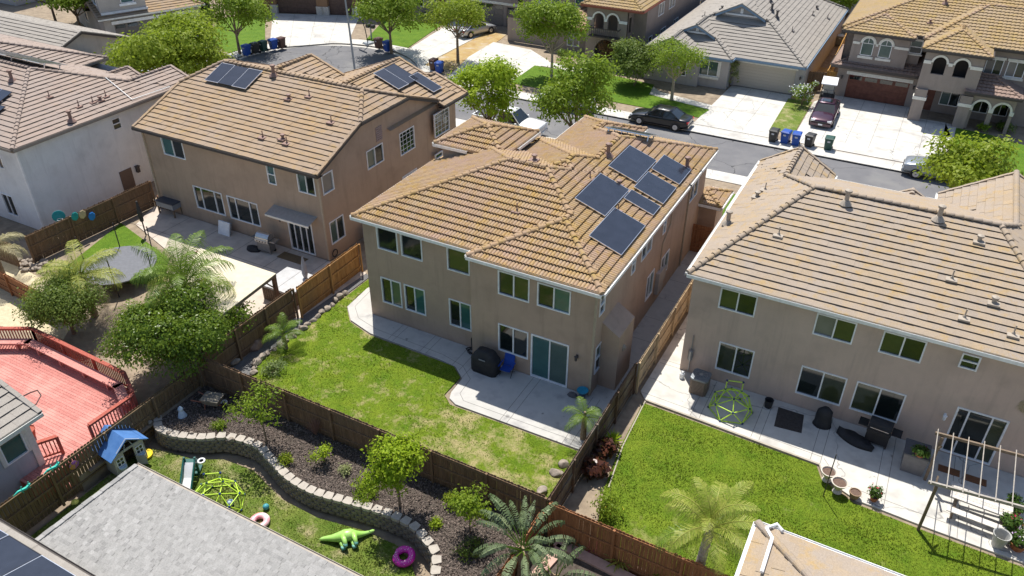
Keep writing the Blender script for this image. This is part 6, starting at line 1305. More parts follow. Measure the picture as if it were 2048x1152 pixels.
def grill(label, loc, rz, body, hood, shelf=True):
    t = thing('grill', label, 'grill', loc, rz); b = MB(); b.box(-.45, .45, -.25, .25, .12, .75); b.build('cabinet', body, t, (0, 0, 0))
    h = MB(); n = 8; h.loft([[(e, -.3+.0+.3-.32*math.cos(math.pi*k/n), .9+.36*math.sin(math.pi*k/n)) for k in range(n+1)] for e in (-.45, .45)]); hd = h.build('hood', hood, t, (0, 0, 0)); q = MB(); q.tube([(-.36, -.33, .98), (-.36, -.39, 1.0), (.36, -.39, 1.0), (.36, -.33, .98)], .018, 6); q.build('handle', CHR, hd, (0, 0, 0))
    p = MB(); p.box(-.47, .47, -.36, -.26, .75, .9); p.build('control_panel', hood, t, (0, 0, 0)); f = MB(); f.box(-.46, .46, -.26, .28, .75, .9); f.build('firebox', body, t, (0, 0, 0))
    for k in range(4): n_ = MB(); n_.lathe([(.035, 0), (.03, .03), (0, .03)], (0, 0, 0), 10); o = n_.build('knob', BLK, t, (0, 0, 0)); o.location = (-.3+.2*k, -.36, .825); o.rotation_euler = (R(90), 0, 0)
    for s_ in (-1, 1):
        z = MB(); z.box(min(s_*.47, s_*.85), max(s_*.47, s_*.85), -.25, .25, .84, .88); z.build('side_shelf', hood if s_ > 0 else body, t, (0, 0, 0)); w_ = MB(); w_.loft([[(s_*.42+e, .2+.09*math.cos(k*.6283), .09+.09*math.sin(k*.6283)) for k in range(10)] for e in (-.03, .03)]); w_.build('wheel', TYRE, t, (0, 0, 0)); l = MB(); l.box(s_*.42-.03, s_*.42+.03, -.25, -.19, 0, .14); l.build('leg', body, t, (0, 0, 0))
    return t
grill('black gas grill with closed hood against the right house wall', (*at(1750, 886)[:2], .045), R(-4), BLK, SOFTB); STL = mat('stainless', (.5, .5, .5), rough=.3, metal=.9)
grill('stainless steel gas grill on the tan house patio', (*at(535, 503)[:2], .03), R(4), mat('grill_grey', (.25, .25, .25), rough=.4, metal=.6), STL)
sb = thing('storage_box', 'grey storage box with a flat dark lid beside the right patio door', 'storage box', (*at(1822, 935)[:2], .045)); b = MB(); b.loft([[(-.4, -.42, 0), (.4, -.42, 0), (.4, .42, 0), (-.4, .42, 0)], [(-.45, -.46, .92), (.45, -.46, .92), (.45, .46, .92), (-.45, .46, .92)]]); b.build('body', mat('box_grey', (.17, .165, .17), rough=.7), sb, (0, 0, 0)); b = MB(); b.box(-.48, .48, -.49, .49, .92, .99); b.build('lid', mat('lid_grey', (.085, .09, .1), rough=.6), sb, (0, 0, 0))
TER = mat('terracotta', (.33, .12, .05), (.4, .16, .07), rough=.85); PAL = mat('pale_pot', (.55, .5, .42), (.62, .57, .5), rough=.8); LF1 = leafmat('leaf_mid', (.05, .11, .015), (.10, .18, .03)); PINK = mat('pink_petal', (.75, .05, .13), rough=.6); SOIL = mat('pot_soil', (.1, .06, .045), (.17, .11, .08), scale=20)
def pot(label, loc, r, h, m, urn=False, plant=None, fl=None, seed=1):
    t = thing('flower_pot', label, 'flower pot', loc, group='flower pots'); b = MB()
    prof = [(r*.55, 0), (r*.6, .04), (r*.32, h*.25), (r*.45, h*.45), (r*.9, h*.85), (r, h), (r*.86, h), (r*.8, h*.88)] if urn else [(r*.68, 0), (r*.92, h*.8), (r, h*.82), (r, h), (r*.86, h), (r*.84, h*.85)]
    b.lathe(prof, (0, 0, 0), 18); b.build('pot', m, t, (0, 0, 0)); b = MB(); b.lathe([(r*.83, h*.88), (0, h*.9)], (0, 0, 0), 14); b.build('soil', SOIL, t, (0, 0, 0))
    if plant:
        P, n = crown_points([(0, 0, h+plant*.5, r*1.3, plant*.5)], 30/max(r, .2), seed, .06, 8, .06); P[:, 2] = np.maximum(P[:, 2], h*.8); quadcloud('foliage', P, .075, LF1, t, seed=seed, nrm=n)
        if fl: s2 = P[np.random.default_rng(seed).integers(0, len(P), fl[1])]+np.array([0, 0, .07]); quadcloud('flower', s2, .07, fl[0], t, seed=seed+3, aspect=1.1)
    return t
pot('pale urn planter with sparse soil on the lawn edge, beside the light pole', (*at(1652, 962)[:2], .045), .31, .52, PAL, True); pot('pale urn planter with sparse soil, second along the lawn edge', (*at(1673, 985)[:2], .045), .32, .55, PAL, True); pot('plain brown pot of soil alone on the patio edge', (*at(1707, 996)[:2], .045), .23, .3, mat('brown_pot', (.28, .19, .12)))
pot('small pot with pink geraniums on the right patio edge', (*at(1746, 1002)[:2], .045), .17, .22, TER, False, .45, (PINK, 16), 3); x, y, _ = at(1838, 912, 1.0); pot('terracotta bowl of dark flowers on the storage box lid', (x, y, 1.04), .22, .15, TER, False, .2, (mat('plum_petal', (.12, .02, .05)), 14), 4)
pot('pot of yellow-green foliage with pink blooms beside the open bin', (*at(2013, 1068)[:2], .045), .3, .3, TER, False, .6, (PINK, 12), 5); pot('pot of pale purple flowers at the right photo edge', (*at(2032, 1098)[:2], .045), .3, .3, TER, False, .45, (mat('lilac_petal', (.5, .35, .55)), 60), 6); pot('dark red pot plant in shade at the right photo edge', (*at(2022, 1030)[:2], .045), .26, .3, mat('red_pot', (.3, .04, .03)), False, .6, None, 7)
tb_ = MB(); x, y, _ = at(1993, 1092); tb_.lathe([(.2, 0), (.29, .62), (.31, .62), (.27, .6), (.18, .04), (0, .04)], (x, y, .045), 18); tag(tb_.build('open_bin', mat('grey_bin', (.4, .4, .38), rough=.6)), 'round grey open bin at the end of the long bench', 'waste bin')
lpole = MB(); p, q = at(1646, 993), (*at(1663, 945)[:2],); lpole.tube([(p[0], p[1], 0), (p[0], p[1], 2.3)], .02, 5); tag(lpole.build('light_pole', DKTRIM), 'thin dark pole rising from the urn planters', 'pole')
WD = mat('grey_wood_dark', (.16, .12, .085), (.24, .18, .13), scale=6, bmp=.4); WDL = mat('pergola_pale', (.33, .30, .26), (.42, .385, .34), scale=6)
pg = thing('pergola', 'slim pergola frame with pale bars over the right patio', 'pergola', (5, 26, .04), world=True); ZP = 2.55
A = at(1858, 960, ZP); B_ = at(2052, 1012, ZP); C_ = at(1872, 862, ZP); Dp = at(2060, 912, ZP)
for (p, q) in ((A, B_), (C_, Dp)): b = MB(); p = Vector(p); q = Vector(q)+(Vector(q)-Vector(p))*1.2; b.obox(p-Vector((0, .04, .16)), q-p, (0, .08, 0), (0, 0, .12)); b.build('beam', WD if p.y > 26 else WDL, pg)
for k in range(11):
    f = (k+.15)*.168; p = Vector(A).lerp(Vector(B_), f)+Vector((0, -.15, -.03)); q = Vector(C_).lerp(Vector(Dp), f)+Vector((0, .2, -.03)); b = MB(); b.tube([p, q], .02, 6); b.build('bar', WDL, pg)
for (x, y) in ((A[0]+.3, A[1]), (A[0]+.3, C_[1]-.05), (A[0]+4.6, A[1]), (A[0]+4.6, C_[1]-.05)): b = MB(); b.cbox(x, y, 0, .1, .1, ZP-.16); b.obox((x-.03, y-.03, ZP-.75), (.06, 0, 0), (0, .55 if y < 27 else -.55, .55), (0, 0, .08)); b.build('post', WD, pg)
bt = thing('picnic_table', 'weathered pale bench table under the pergola', 'bench table', (*at(1950, 1030)[:2], .045), R(-3)); PW = woodmat('bleached_wood', (.55, .51, .46), (.65, .61, .56))
b = MB()
for k in range(4): b.box(-1.05, 1.05, -.36+k*.18, -.19+k*.18, .7, .74, uv=(k+.5, .5))
b.build('table_top', PW, bt, (0, 0, 0)); 
for y in (-.72, .72): b = MB(); b.box(-1.05, 1.05, y-.14, y+.14, .42, .46); b.build('seat', PW, bt, (0, 0, 0))
for x in (-.8, .8): b = MB(); b.obox((x-.04, -.75, 0), (.08, 0, 0), (0, .1, 0), (0, .45, .7)); b.obox((x-.04, .65, 0), (.08, 0, 0), (0, .1, 0), (0, -.45, .7)); b.box(x-.05, x+.05, -.8, .8, .36, .42); b.build('leg', WD, bt, (0, 0, 0))
for q, lb in (((1897, 943), 'small brown doormat at the right patio door, left of two'), ((1950, 962), 'small brown doormat at the right patio door, right of two')): x, y, _ = at(*q); b = MB(); b.box(x-.4, x+.4, y-.2, y+.2, .046, .062); tag(b.build('doormat', mat('rust_mat', (.16, .07, .03), (.22, .1, .05), scale=20, rough=.95)), lb, 'doormat')

# ---------------------------------------------------------------- tan house yard
x, y, _ = at(585, 517); b = MB(); b.box(x-.9, x+.9, y-.35, y+.35, .031, .045); tag(b.build('doormat', mat('brown_doormat', (.16, .11, .06), rough=.95)), 'brown doormat outside the four-panel glass door of the tan house', 'doormat')
ft = thing('folding_table', 'folded white plastic table leaning on the tan house wall', 'folding table', (*at(449, 470)[:2], .03)); b = MB(); b.obox((-.45, -.06, 0), (.9, 0, 0), (0, .06, 0), (0, .22, .8)); b.build('table_top', WHITE, ft, (0, 0, 0)); b = MB(); b.obox((-.42, .02, .03), (.84, 0, 0), (0, .12, 0), (0, .2, .7)); b.build('leg_frame', mat('grey_plastic', (.3, .31, .33)), ft, (0, 0, 0))
b = MB(); x, y, _ = at(508, 500); rings = [[(x+.5*k*math.cos(2*math.pi*i/14)*(1+rr.uniform(-.12, .12)), y+.3*k*math.sin(2*math.pi*i/14)*(1+rr.uniform(-.12, .12)), .03+f) for i in range(14)] for f, k in ((0, 1), (.12, .95), (.2, .6), (.26, .2))]; b.loft(rings); tag(b.build('crumpled_cover', SOFTB, smooth=True), 'crumpled black cover heaped beside the stainless grill', 'cover')
ct = thing('drinks_cart', 'wooden-legged cooler cart at the far end of the tan house patio', 'cart', (*at(343, 428)[:2], .03)); b = MB(); b.box(-.75, .75, -.35, .35, .55, .9); b.build('tub', mat('cart_grey', (.22, .24, .27), rough=.5), ct, (0, 0, 0)); b = MB(); b.box(-.78, .78, -.38, .38, .9, .95); b.build('lid', mat('cart_lid', (.05, .06, .08), rough=.4), ct, (0, 0, 0))
for x in (-.68, .68):
    for y in (-.3, .3): b = MB(); b.cbox(x, y, 0, .08, .08, .55); b.build('leg', WD, ct, (0, 0, 0))
br_ = MB(); x, y, _ = at(327, 412); br_.lathe([(.24, 0), (.3, .35), (.24, .75), (.2, .75), (0, .7)], (x, y, .03), 14); tag(br_.build('barrel', mat('barrel_brown', (.12, .06, .03))), 'brown half barrel in the corner of the tan house patio', 'barrel')
spa = thing('hot_tub', 'square hot tub with a grey-white folded vinyl cover by the fence', 'hot tub', (*at(583, 590)[:2], .03), R(0)); b = MB(); b.box(-1.0, 1.0, -1.0, 1.0, 0, .82)
for k in range(13): b.box(-1.0+k*.155, -.87+k*.155, -1.02, -1.0, .02, .78); b.box(1.0, 1.02, -1.0+k*.155, -.87+k*.155, .02, .78)
b.build('cabinet', mat('spa_brown', (.11, .075, .055), (.15, .1, .07), scale=5), spa, (0, 0, 0)); CV = mat('spa_cover', (.42, .42, .42), (.52, .52, .52), scale=2, rough=.5); b = MB()
for s_ in (-1, 1): b.loft([[(min(0, s_*1.05), -1.05, .83), (max(0, s_*1.05), -1.05, .83), (max(0, s_*1.05), 1.05, .83), (min(0, s_*1.05), 1.05, .83)], [(s_*.012 if s_ > 0 else -1.03, -1.03, .95 if s_ > 0 else .90), (1.03 if s_ > 0 else -.012, -1.03, .90 if s_ > 0 else .95), (1.03 if s_ > 0 else -.012, 1.03, .90 if s_ > 0 else .95), (s_*.012 if s_ > 0 else -1.03, 1.03, .95 if s_ > 0 else .90)]])
b.build('cover', CV, spa, (0, 0, 0))
um = thing('patio_umbrella', 'closed pale grey umbrella standing behind the hot tub', 'umbrella', (*at(616, 585)[:2], .03)); b = MB(); b.tube([(0, 0, 0), (0, 0, 2.3)], .025, 6); b.build('pole', BLK, um, (0, 0, 0)); b = MB(); b.lathe([(.03, 2.25), (.11, 1.8), (.16, 1.2), (.1, .95), (.03, .95)], (0, 0, 0), 10); b.build('canopy', mat('umbrella_grey', (.35, .36, .38)), um, (0, 0, 0))
sh_ = thing('shade_canopy', 'cream shade canopy on brown timber posts in the tan house yard', 'canopy', (-29, 21, 0), world=True); zc = 2.5; cps = [G(*q, zc) for q in ((552, 548), (432, 640), (318, 640), (400, 497))]
b = MB(); b.prism(cps[::-1], zc, zc+.03); b.build('fabric', mat('cream_fabric', (.62, .55, .40), (.68, .61, .46), scale=2, rough=.9), sh_); 
for p, q in ((cps[0], cps[1]), (cps[3], cps[0])): b = MB(); b.obox((p[0], p[1], zc-.15), (q[0]-p[0], q[1]-p[1], 0), (-.08, 0, 0) if p == cps[0] else (0, -.08, 0), (0, 0, .14)); b.build('beam', WD, sh_)
for p in cps: b = MB(); b.cbox(p[0]-.1, p[1]-.1 if p[1] > 20 else p[1]+.15, 0, .18, .18, zc-.15); b.obox((p[0]-.13, p[1]-.2, zc-.8), (.06, 0, 0), (0, .08, 0), (0, -.5, .6)); b.build('post', mat('brown_post', (.16, .09, .05), (.22, .13, .08), scale=5), sh_)
def irch(label, px): 
    t = thing('garden_chair', label, 'chair', (*at(*px)[:2], .03), R(30), 'iron garden furniture'); b = MB(); b.lathe([(.22, .43), (.24, .45), (0, .46)], (0, 0, 0), 12); b.build('seat', BLK, t, (0, 0, 0)); b = MB()
    for k in range(6): b.tube([(-.2+k*.08, .2, .45), (-.2+k*.08, .27, .95)], .01, 4)
    b.tube([(-.22, .2, .45), (-.22, .27, .97), (.22, .27, .97), (.22, .2, .45)], .014, 5); b.build('backrest', BLK, t, (0, 0, 0))
    for x, y in ((-.18, -.18), (.18, -.18), (-.2, .2), (.2, .2)): b = MB(); b.tube([(x, y, .45), (x*1.15, y*1.15, 0)], .014, 5); b.build('leg', BLK, t, (0, 0, 0))
irch('black iron garden chair under the cream canopy', (480, 622)); 
gt2 = thing('garden_table', 'round black iron table beside the iron garden chair', 'table', (*at(462, 618)[:2], .03)); b = MB(); b.lathe([(.4, .7), (.4, .73), (0, .735)], (0, 0, 0), 18); b.build('table_top', BLK, gt2, (0, 0, 0)); b = MB(); b.tube([(0, 0, 0), (0, 0, .7)], .03, 6); b.lathe([(.22, 0), (.2, .03), (.03, .06)], (0, 0, 0), 12); b.build('pedestal', BLK, gt2, (0, 0, 0))
x, y = G(235, 530, .85); tr_ = thing('trampoline', 'round trampoline with grey mat half hidden by palms', 'trampoline', (x, y, 0)); b = MB(); b.lathe([(1.62, .84), (0, .835)], (0, 0, 0), 30); b.build('jump_mat', mat('jump_mat', (.07, .07, .08), (.1, .1, .115), rough=.95, spec=.05), tr_, (0, 0, 0)); b = MB(); b.lathe([(1.6, .86), (2.05, .88), (2.05, .82), (1.6, .83)], (0, 0, 0), 30); b.build('safety_pad', mat('pad_grey', (.16, .165, .18), rough=.8, spec=.1), tr_, (0, 0, 0))
for k in range(6): a = k*math.pi/3+.3; b = MB(); b.tube([(2.0*math.cos(a), 2.0*math.sin(a), 0), (2.05*math.cos(a), 2.05*math.sin(a), .85), (2.1*math.cos(a), 2.1*math.sin(a), 2.4)], .03, 6); b.build('net_pole', BLK, tr_, (0, 0, 0))
th_ = thing('toy_hoop', 'small turquoise toy basketball hoop by the brown fence', 'toy hoop', (*at(133, 477)[:2], 0), R(60)); b = MB(); b.tube([(0, 0, 0), (0, 0, 1.4)], .04, 6); b.build('pole', BLK, th_, (0, 0, 0)); b = MB(); b.loft([[(.36*math.cos(2*math.pi*k/16), e, 1.55+.36*math.sin(2*math.pi*k/16)) for k in range(16)] for e in (-.08, -.05)]); b.build('backboard', mat('turq_plastic', (.02, .33, .36), rough=.4), th_, (0, 0, 0)); b = MB(); b.tube([(.15*math.cos(k*.5236), -.25+.15*math.sin(k*.5236), 1.42) for k in range(13)], .015, 5); b.build('rim', WHITE, th_, (0, 0, 0))
for q, c, lb in (((148, 432), (.02, .3, .3), 'teal fish plaque on the brown fence by the white house'), ((163, 428), (.5, .4, .25), 'tan plaque on the brown fence by the white house'), ((182, 432), (.02, .2, .6), 'bright blue board on the brown fence by the white house')):
    y, z = onX(*q, -42.1); b = MB(); b.lathe([(.0, 0), (.24, 0), (.2, .03), (0, .04)], (0, 0, 0), 7, sx=1.2); o = b.build('wall_plaque', mat('plaque_%d' % q[0], c)); o.location = (-42.02, y, z); o.rotation_euler = (0, R(90), 0); tag(o, lb, 'plaque')
b = MB(); x, y, _ = at(292, 470); b.tube([(x, y, 0), (x, y, 2.2)], .04, 6); b.lathe([(.05, 2.3), (.14, 1.6), (.12, 1.0), (.05, .9)], (x, y, 0), 10); tag(b.build('closed_umbrella', mat('dark_umbrella', (.05, .045, .045))), 'closed dark umbrella at the far side of the trampoline', 'umbrella')
hr_ = MB(); y, z = onX(667, 505, XL); hr_.tube([(XL+.12, y+.22*math.cos(k*.5), z+.22*math.sin(k*.5)) for k in range(40)], .03, 5); tag(hr_.build('hose_reel', BLK), 'coiled black hose on the side wall of the tan house', 'hose')
tc_ = thing('table', 'low tan round table by the toy hoop', 'table', (*at(122, 487)[:2], 0)); b = MB(); b.lathe([(.42, .5), (.42, .53), (0, .54)], (0, 0, 0), 16); b.build('table_top', mat('tan_top', (.5, .36, .22)), tc_, (0, 0, 0)); b = MB(); b.lathe([(.2, 0), (.05, .05), (.05, .5)], (0, 0, 0), 8); b.build('pedestal', BB, tc_, (0, 0, 0))

# ---------------------------------------------------------------- play yard
ZL = -.7; PH = mat('playhouse_grey', (.46, .44, .41), (.54, .52, .49), scale=5, rough=.8); PR = mat('playhouse_blue', (.06, .17, .42), (.09, .22, .5), scale=3, rough=.6)
x, y = G(252, 925, ZL); ph = thing('playhouse', 'grey wooden playhouse with a blue gable roof in the play yard', 'playhouse', (x-.02, y+.02, ZL), R(84)); ph.scale = (1.1, 1.1, 1.1); Wp, Dp_, He = 1.25, 1.05, 1.05
b = MB(); w2, d2, rg = Wp/2, Dp_/2, 1.48; tk_ = .04
for s_ in (-1, 1): b.box(s_*w2-(tk_ if s_ > 0 else 0), s_*w2+(tk_ if s_ < 0 else 0), -d2, d2, 0, He)
for yy in (-d2, d2-tk_):
    if yy < 0:   # front with a door gap
        b.box(-w2+tk_, -.2, yy, yy+tk_, 0, He); b.box(.2, w2-tk_, yy, yy+tk_, 0, He); b.box(-.2, .2, yy, yy+tk_, .95, He)
    else: b.box(-w2+tk_, w2-tk_, yy, yy+tk_, 0, He)
    b.loft([[(-w2, yy+e, He), (w2, yy+e, He), (0, yy+e, rg)] for e in ((0, tk_) if yy > 0 else (.3, .3+tk_))])
b.build('wall', PH, ph, (0, 0, 0)); rf = MB()
for s_ in (-1, 1):
    for k in range(5): f0, f1 = k/5, (k+1)/5; rf.obox((s_*(w2+.16)*(1-f0), -d2-.16, He-.1+(rg-He+.16)*f0+.012*(k == 0)), (-s_*(w2+.16)/5, 0, (rg-He+.16)/5+.0), (0, Dp_+.32, 0), (0, 0, .03))
rf.build('roof', PR, ph, (0, 0, 0)); tb2 = MB()
for s_ in (-1, 1): tb2.obox((s_*(w2+.1), -d2-.13, He-.1), (-s_*(w2+.1), 0, rg-He+.13), (0, .04, 0), (0, 0, .07)); tb2.tube([(s_*.2, -d2-.1, He+.02), (s_*.1, -d2-.1, rg-.12)], .02, 4)
tb2.build('gable_trim', mat('grey_blue_trim', (.32, .36, .4)), ph, (0, 0, 0))
for s_ in (-1, 1):
    wf_ = MB(); cx = s_*.40; zz0, zz1 = .5, .82
    for a, b2, c, d in ((-.15, .15, zz0-.03, zz0), (-.15, .15, zz1, zz1+.03), (-.15, -.12, zz0, zz1), (.12, .15, zz0, zz1), (-.012, .012, zz0, zz1), (-.12, .12, (zz0+zz1)/2-.012, (zz0+zz1)/2+.012)): wf_.box(cx+a, cx+b2, -d2-.03, -d2-.002, c, d)
    f_ = wf_.build('window', WHITE, ph, (0, 0, 0)); p_ = MB(); p_.box(cx-.12, cx+.12, -d2-.012, -d2-.004, zz0, zz1); p_.build('pane', MATS['glass_dark'], f_, (0, 0, 0)); fl = MB(); fl.lathe([(.02, -.14), (.12, -.1), (.15, 0), (.13, 0), (0, -.06)], (cx, -d2-.06, zz0-.06), 10); fl.build('flower_box', mat('ice_plastic', (.55, .66, .72), rough=.4), ph, (0, 0, 0))
dr = MB(); dr.obox((.18, -d2-.02, .05), (.22, -.3, 0), (.02, .015, 0), (0, 0, .45)); dr.build('half_door', PH, ph, (0, 0, 0))
b = MB(); x, y = G(291, 912, ZL); b.lathe([(.3, 0), (.32, .12), (.25, .1), (0, .08)], (x, y, ZL), 16); tag(b.build('toy_basin', mat('yellow_plastic', (.75, .55, .03), rough=.4)), 'yellow plastic basin beside the playhouse door', 'toy')
sd = thing('toy_slide', 'dark green toddler slide with a white chute', 'toy slide', (*G(383, 960, ZL), ZL), R(120)); b = MB(); b.loft([[(-.75, -.2, .05), (-.75, .2, .05), (-.75, .2, .09), (-.75, -.2, .09)], [(-.2, -.2, .3), (-.2, .2, .3), (-.2, .2, .34), (-.2, -.2, .34)], [(.25, -.2, .72), (.25, .2, .72), (.25, .2, .76), (.25, -.2, .76)]]); b.build('chute', WHITE, sd, (0, 0, 0)); b = MB(); GD = mat('dark_green_plastic', (.01, .09, .08), rough=.4)
for s_ in (-1, 1): b.loft([[(-.78, s_*.2, .03), (-.78, s_*.26, .03), (-.78, s_*.26, .16), (-.78, s_*.2, .16)], [(.3, s_*.2, .7), (.3, s_*.26, .7), (.3, s_*.26, .92), (.3, s_*.2, .92)]])
b.build('side_rail', GD, sd, (0, 0, 0)); b = MB(); b.box(.25, .75, -.26, .26, 0, .12); b.box(.28, .5, -.24, .24, .66, .72); b.box(.3, .38, -.26, -.18, 0, .95); b.box(.3, .38, .18, .26, 0, .95); b.box(.5, .6, -.2, .2, .3, .36); b.build('ladder', GD, sd, (0, 0, 0)); b = MB(); b.lathe([(.16, 0), (.16, .06), (.1, .06), (.1, 0)], (.5, -.38, .55), 14); b.build('toy_ring', WHITE, sd, (0, 0, 0))
def ring_toy(name, label, loc, Rr, r, m, rot=(0, 0, 0), bite=False, dim=.0):
    b = MB(); vs = []; n1, n2 = 28, 12
    rings = []
    for i in range(n1+1):
        a = 2*math.pi*i/n1; k = r*(1+.035*math.sin(a*14))*(1-.45*max(0, 1-abs((a-3.3)/.35)) if bite else 1); rings.append([((Rr+k*math.cos(2*math.pi*j/n2))*math.cos(a), (Rr+k*math.cos(2*math.pi*j/n2))*math.sin(a), r+k*.85*math.sin(2*math.pi*j/n2)) for j in range(n2)])
    b.loft(rings, cap=False); o = b.build(name, m, smooth=True); fixn(o); o.location = loc; o.rotation_euler = rot; return tag(o, label, 'pool ring')
MAG = mat('magenta_vinyl', (.62, .02, .38), (.68, .03, .42), scale=2, rough=.25, coat=.5)
pr_ = ring_toy('pool_ring', 'bright magenta donut pool ring with a bite on the play lawn', (*G(809, 1117, ZL), ZL), .30, .14, MAG, (R(8), 0, 0), True)
b = MB(); g_ = random.Random(3)
for k in range(40): a = g_.uniform(0, 6.28); rr_ = .30+g_.uniform(-.09, .09); b.cbox(rr_*math.cos(a), rr_*math.sin(a), .258-((rr_-.3)/.14)**2*.06, .03, .012, .008, g_.uniform(0, 3))
b.build('sprinkles', WHITE, pr_, (0, 0, 0)); ring_toy('pool_ring', 'pink and white pool ring half under the shingle roof edge', (*G(520, 1047, ZL), ZL), .28, .13, mat('pink_vinyl', (.8, .25, .3), (.85, .7, .7), scale=2.5, rough=.3))
def ball(name, label, p, r, m): b = MB(); b.lathe([(r*math.sin(math.pi*k/10), r-r*math.cos(math.pi*k/10)) for k in range(11)], p, 16); return tag(b.build(name, m, smooth=True), label, 'ball')
ball('ball', 'small teal ball on the play lawn', (*G(533, 1018, ZL), ZL), .13, mat('teal_ball', (.02, .2, .26), (.1, .4, .45), scale=6, rough=.4)); ball('ball', 'tiny orange ball near the pink and white ring', (*G(517, 1030, ZL), ZL), .06, mat('orange_ball', (.6, .25, .05))); ball('ball', 'dusty rose playground ball by the gapped fence', (*G(142, 980, ZL), ZL), .2, mat('rose_ball', (.35, .12, .1), rough=.5)); ball('ball', 'blue and white ball inside the lime dome on the play lawn', (*G(462, 1010, ZL), ZL), .14, mat('blue_ball', (.02, .09, .3), (.5, .6, .7), scale=4, lo=.45, hi=.5, rough=.4))
x, y = G(152, 966, ZL); b = MB(); b.cbox(x, y, ZL, .3, .3, .3, .5); b.cbox(x, y, ZL+.3, .24, .24, .012, .5); tag(b.build('toy_block', mat('green_plastic', (.05, .3, .06), rough=.5)), 'green toy cube by the gapped fence', 'toy'); x, y = G(150, 1005, ZL); b = MB(); b.lathe([(0, 0), (.16, .02), (.13, .07), (0, .1)], (x, y, ZL), 9); tag(b.build('toy_disc', mat('lemon', (.8, .75, .15), rough=.5)), 'yellow toy disc on the grass strip by the shingle roof', 'toy')
GRN = mat('lime_vinyl', (.34, .66, .12), (.46, .74, .22), scale=2.2, rough=.3, coat=.5); x, y = G(690, 1082, ZL)
dn = thing('inflatable_dinosaur', 'lime green inflatable long-necked dinosaur lying on its side on the play lawn', 'inflatable toy', (x, y, ZL), R(8)); dn.scale = (.88, .88, .88); b = MB()
body = [(-1.02, -.38, .10, .035), (-.9, -.33, .13, .09), (-.7, -.25, .16, .12), (-.5, -.2, .2, .15), (-.25, -.12, .27, .21), (0, .02, .32, .27), (.22, .16, .32, .27), (.4, .27, .26, .2), (.55, .4, .2, .14), (.7, .55, .16, .1), (.84, .70, .13, .08), (.93, .82, .12, .075), (.97, .88, .12, .03)]
rings = []
for i, (px_, py_, pz, rr_) in enumerate(body):
    q0 = body[max(0, i-1)]; q1 = body[min(len(body)-1, i+1)]; d = Vector((q1[0]-q0[0], q1[1]-q0[1], q1[2]-q0[2])).normalized(); a = Vector((-d.y, d.x, 0)).normalized(); u_ = d.cross(a)
    rings.append([Vector((px_, py_, pz))+(a*math.cos(2*math.pi*k/14)+u_*math.sin(2*math.pi*k/14))*rr_ for k in range(14)])
b.loft(rings); bo = fixn(b.build('body', GRN, dn, (0, 0, 0), True)); LT = mat('teal_foot', (.02, .28, .3), (.3, .6, .5), scale=3, rough=.35)
for (lx_, ly_, z_) in ((-.12, -.12, .2), (.28, .12, .2), (-.02, -.06, .45), (.34, .2, .42)): b = MB(); b.tube([(lx_, ly_, z_), (lx_+.2, ly_-.2, z_*.8), (lx_+.32, ly_-.33, z_*.65)], [.14, .1, .085], 10); lg = b.build('leg', GRN, dn, (0, 0, 0), True); b = MB(); b.tube([(lx_+.26, ly_-.27, z_*.7), (lx_+.36, ly_-.37, z_*.62)], [.095, .08], 10); b.build('foot', LT, lg, (0, 0, 0), True)
for q, col, lb, kind in (((104, 935), (.05, .5, .4), 'turquoise lizard ornament on the gapped fence, nearer the blue-grey house corner', 'l'), ((45, 978), (.05, .45, .38), 'turquoise lizard ornament on the gapped fence, lower left one', 'l'), ((147, 929), (.55, .35, .05), 'round sun-face ornament on the gapped fence', 's')):
    y, z = onX(*q, -25.83); b = MB()
    if kind == 's': b.lathe([(0, 0), (.2, 0), (.2, .03), (.12, .06), (0, .07)], (0, 0, 0), 16); mm = mat('sun_face', (.6, .3, .05), (.3, .1, .35), scale=9, lo=.45, hi=.55)
    else:
        b.tube([(-.4, 0, .02), (-.2, .05, .03), (.1, -.03, .04), (.3, .04, .03)], [.01, .05, .07, .05], 6); mm = mat('lizard', col)
        for u_, v_ in ((-.1, 1), (-.1, -1), (.18, 1), (.18, -1)): b.tube([(u_, 0, .02), (u_+.08, v_*.16, .02)], .02, 4)
    o = b.build('fence_ornament', mm); o.location = (-25.82, y, z); o.rotation_euler = (R(90), 0, R(90)); tag(o, lb, 'ornament')
wb = thing('wheelbarrow', 'old upturned wheelbarrow in the shaded corner of the bark bed', 'wheelbarrow', (*G(430, 815), 0), R(15)); b = MB(); b.loft([[(-.35, -.22, .3), (.3, -.22, .3), (.3, .22, .3), (-.35, .22, .3)], [(-.45, -.32, .62), (.42, -.32, .62), (.42, .32, .62), (-.45, .32, .62)]]); b.build('tray', mat('barrow_grey', (.16, .15, .12), (.25, .22, .18), rough=.7), wb, (0, 0, 0)); b = MB(); b.tube([(.5, 0, .2), (-.9, -.3, .5)], .025, 5); b.tube([(.5, 0, .2), (-.9, .3, .5)], .025, 5); b.tube([(-.3, -.2, .4), (-.35, -.25, 0)], .02, 5); b.tube([(-.3, .2, .4), (-.35, .25, 0)], .02, 5); b.build('handle', mat('red_wood2', (.3, .12, .08)), wb, (0, 0, 0)); b = MB(); b.loft([[(.55+.2*math.cos(k*.5236), e, .2+.2*math.sin(k*.5236)) for k in range(12)] for e in (-.04, .04)]); b.build('wheel', TYRE, wb, (0, 0, 0))
ring_toy('ring_ornament', 'small white ring lying in the bark bed by the wheelbarrow', (*G(448, 806), 0), .12, .05, WHITE); b = MB(); x, y = G(365, 832); b.lathe([(.2, 0), (.17, .1), (.1, .3), (.12, .42), (.07, .52), (0, .58)], (x, y, 0), 12); tag(b.build('garden_statue', mat('pale_blue_statue', (.5, .6, .7))), 'small pale blue and white statue in the shaded bark bed', 'statue')
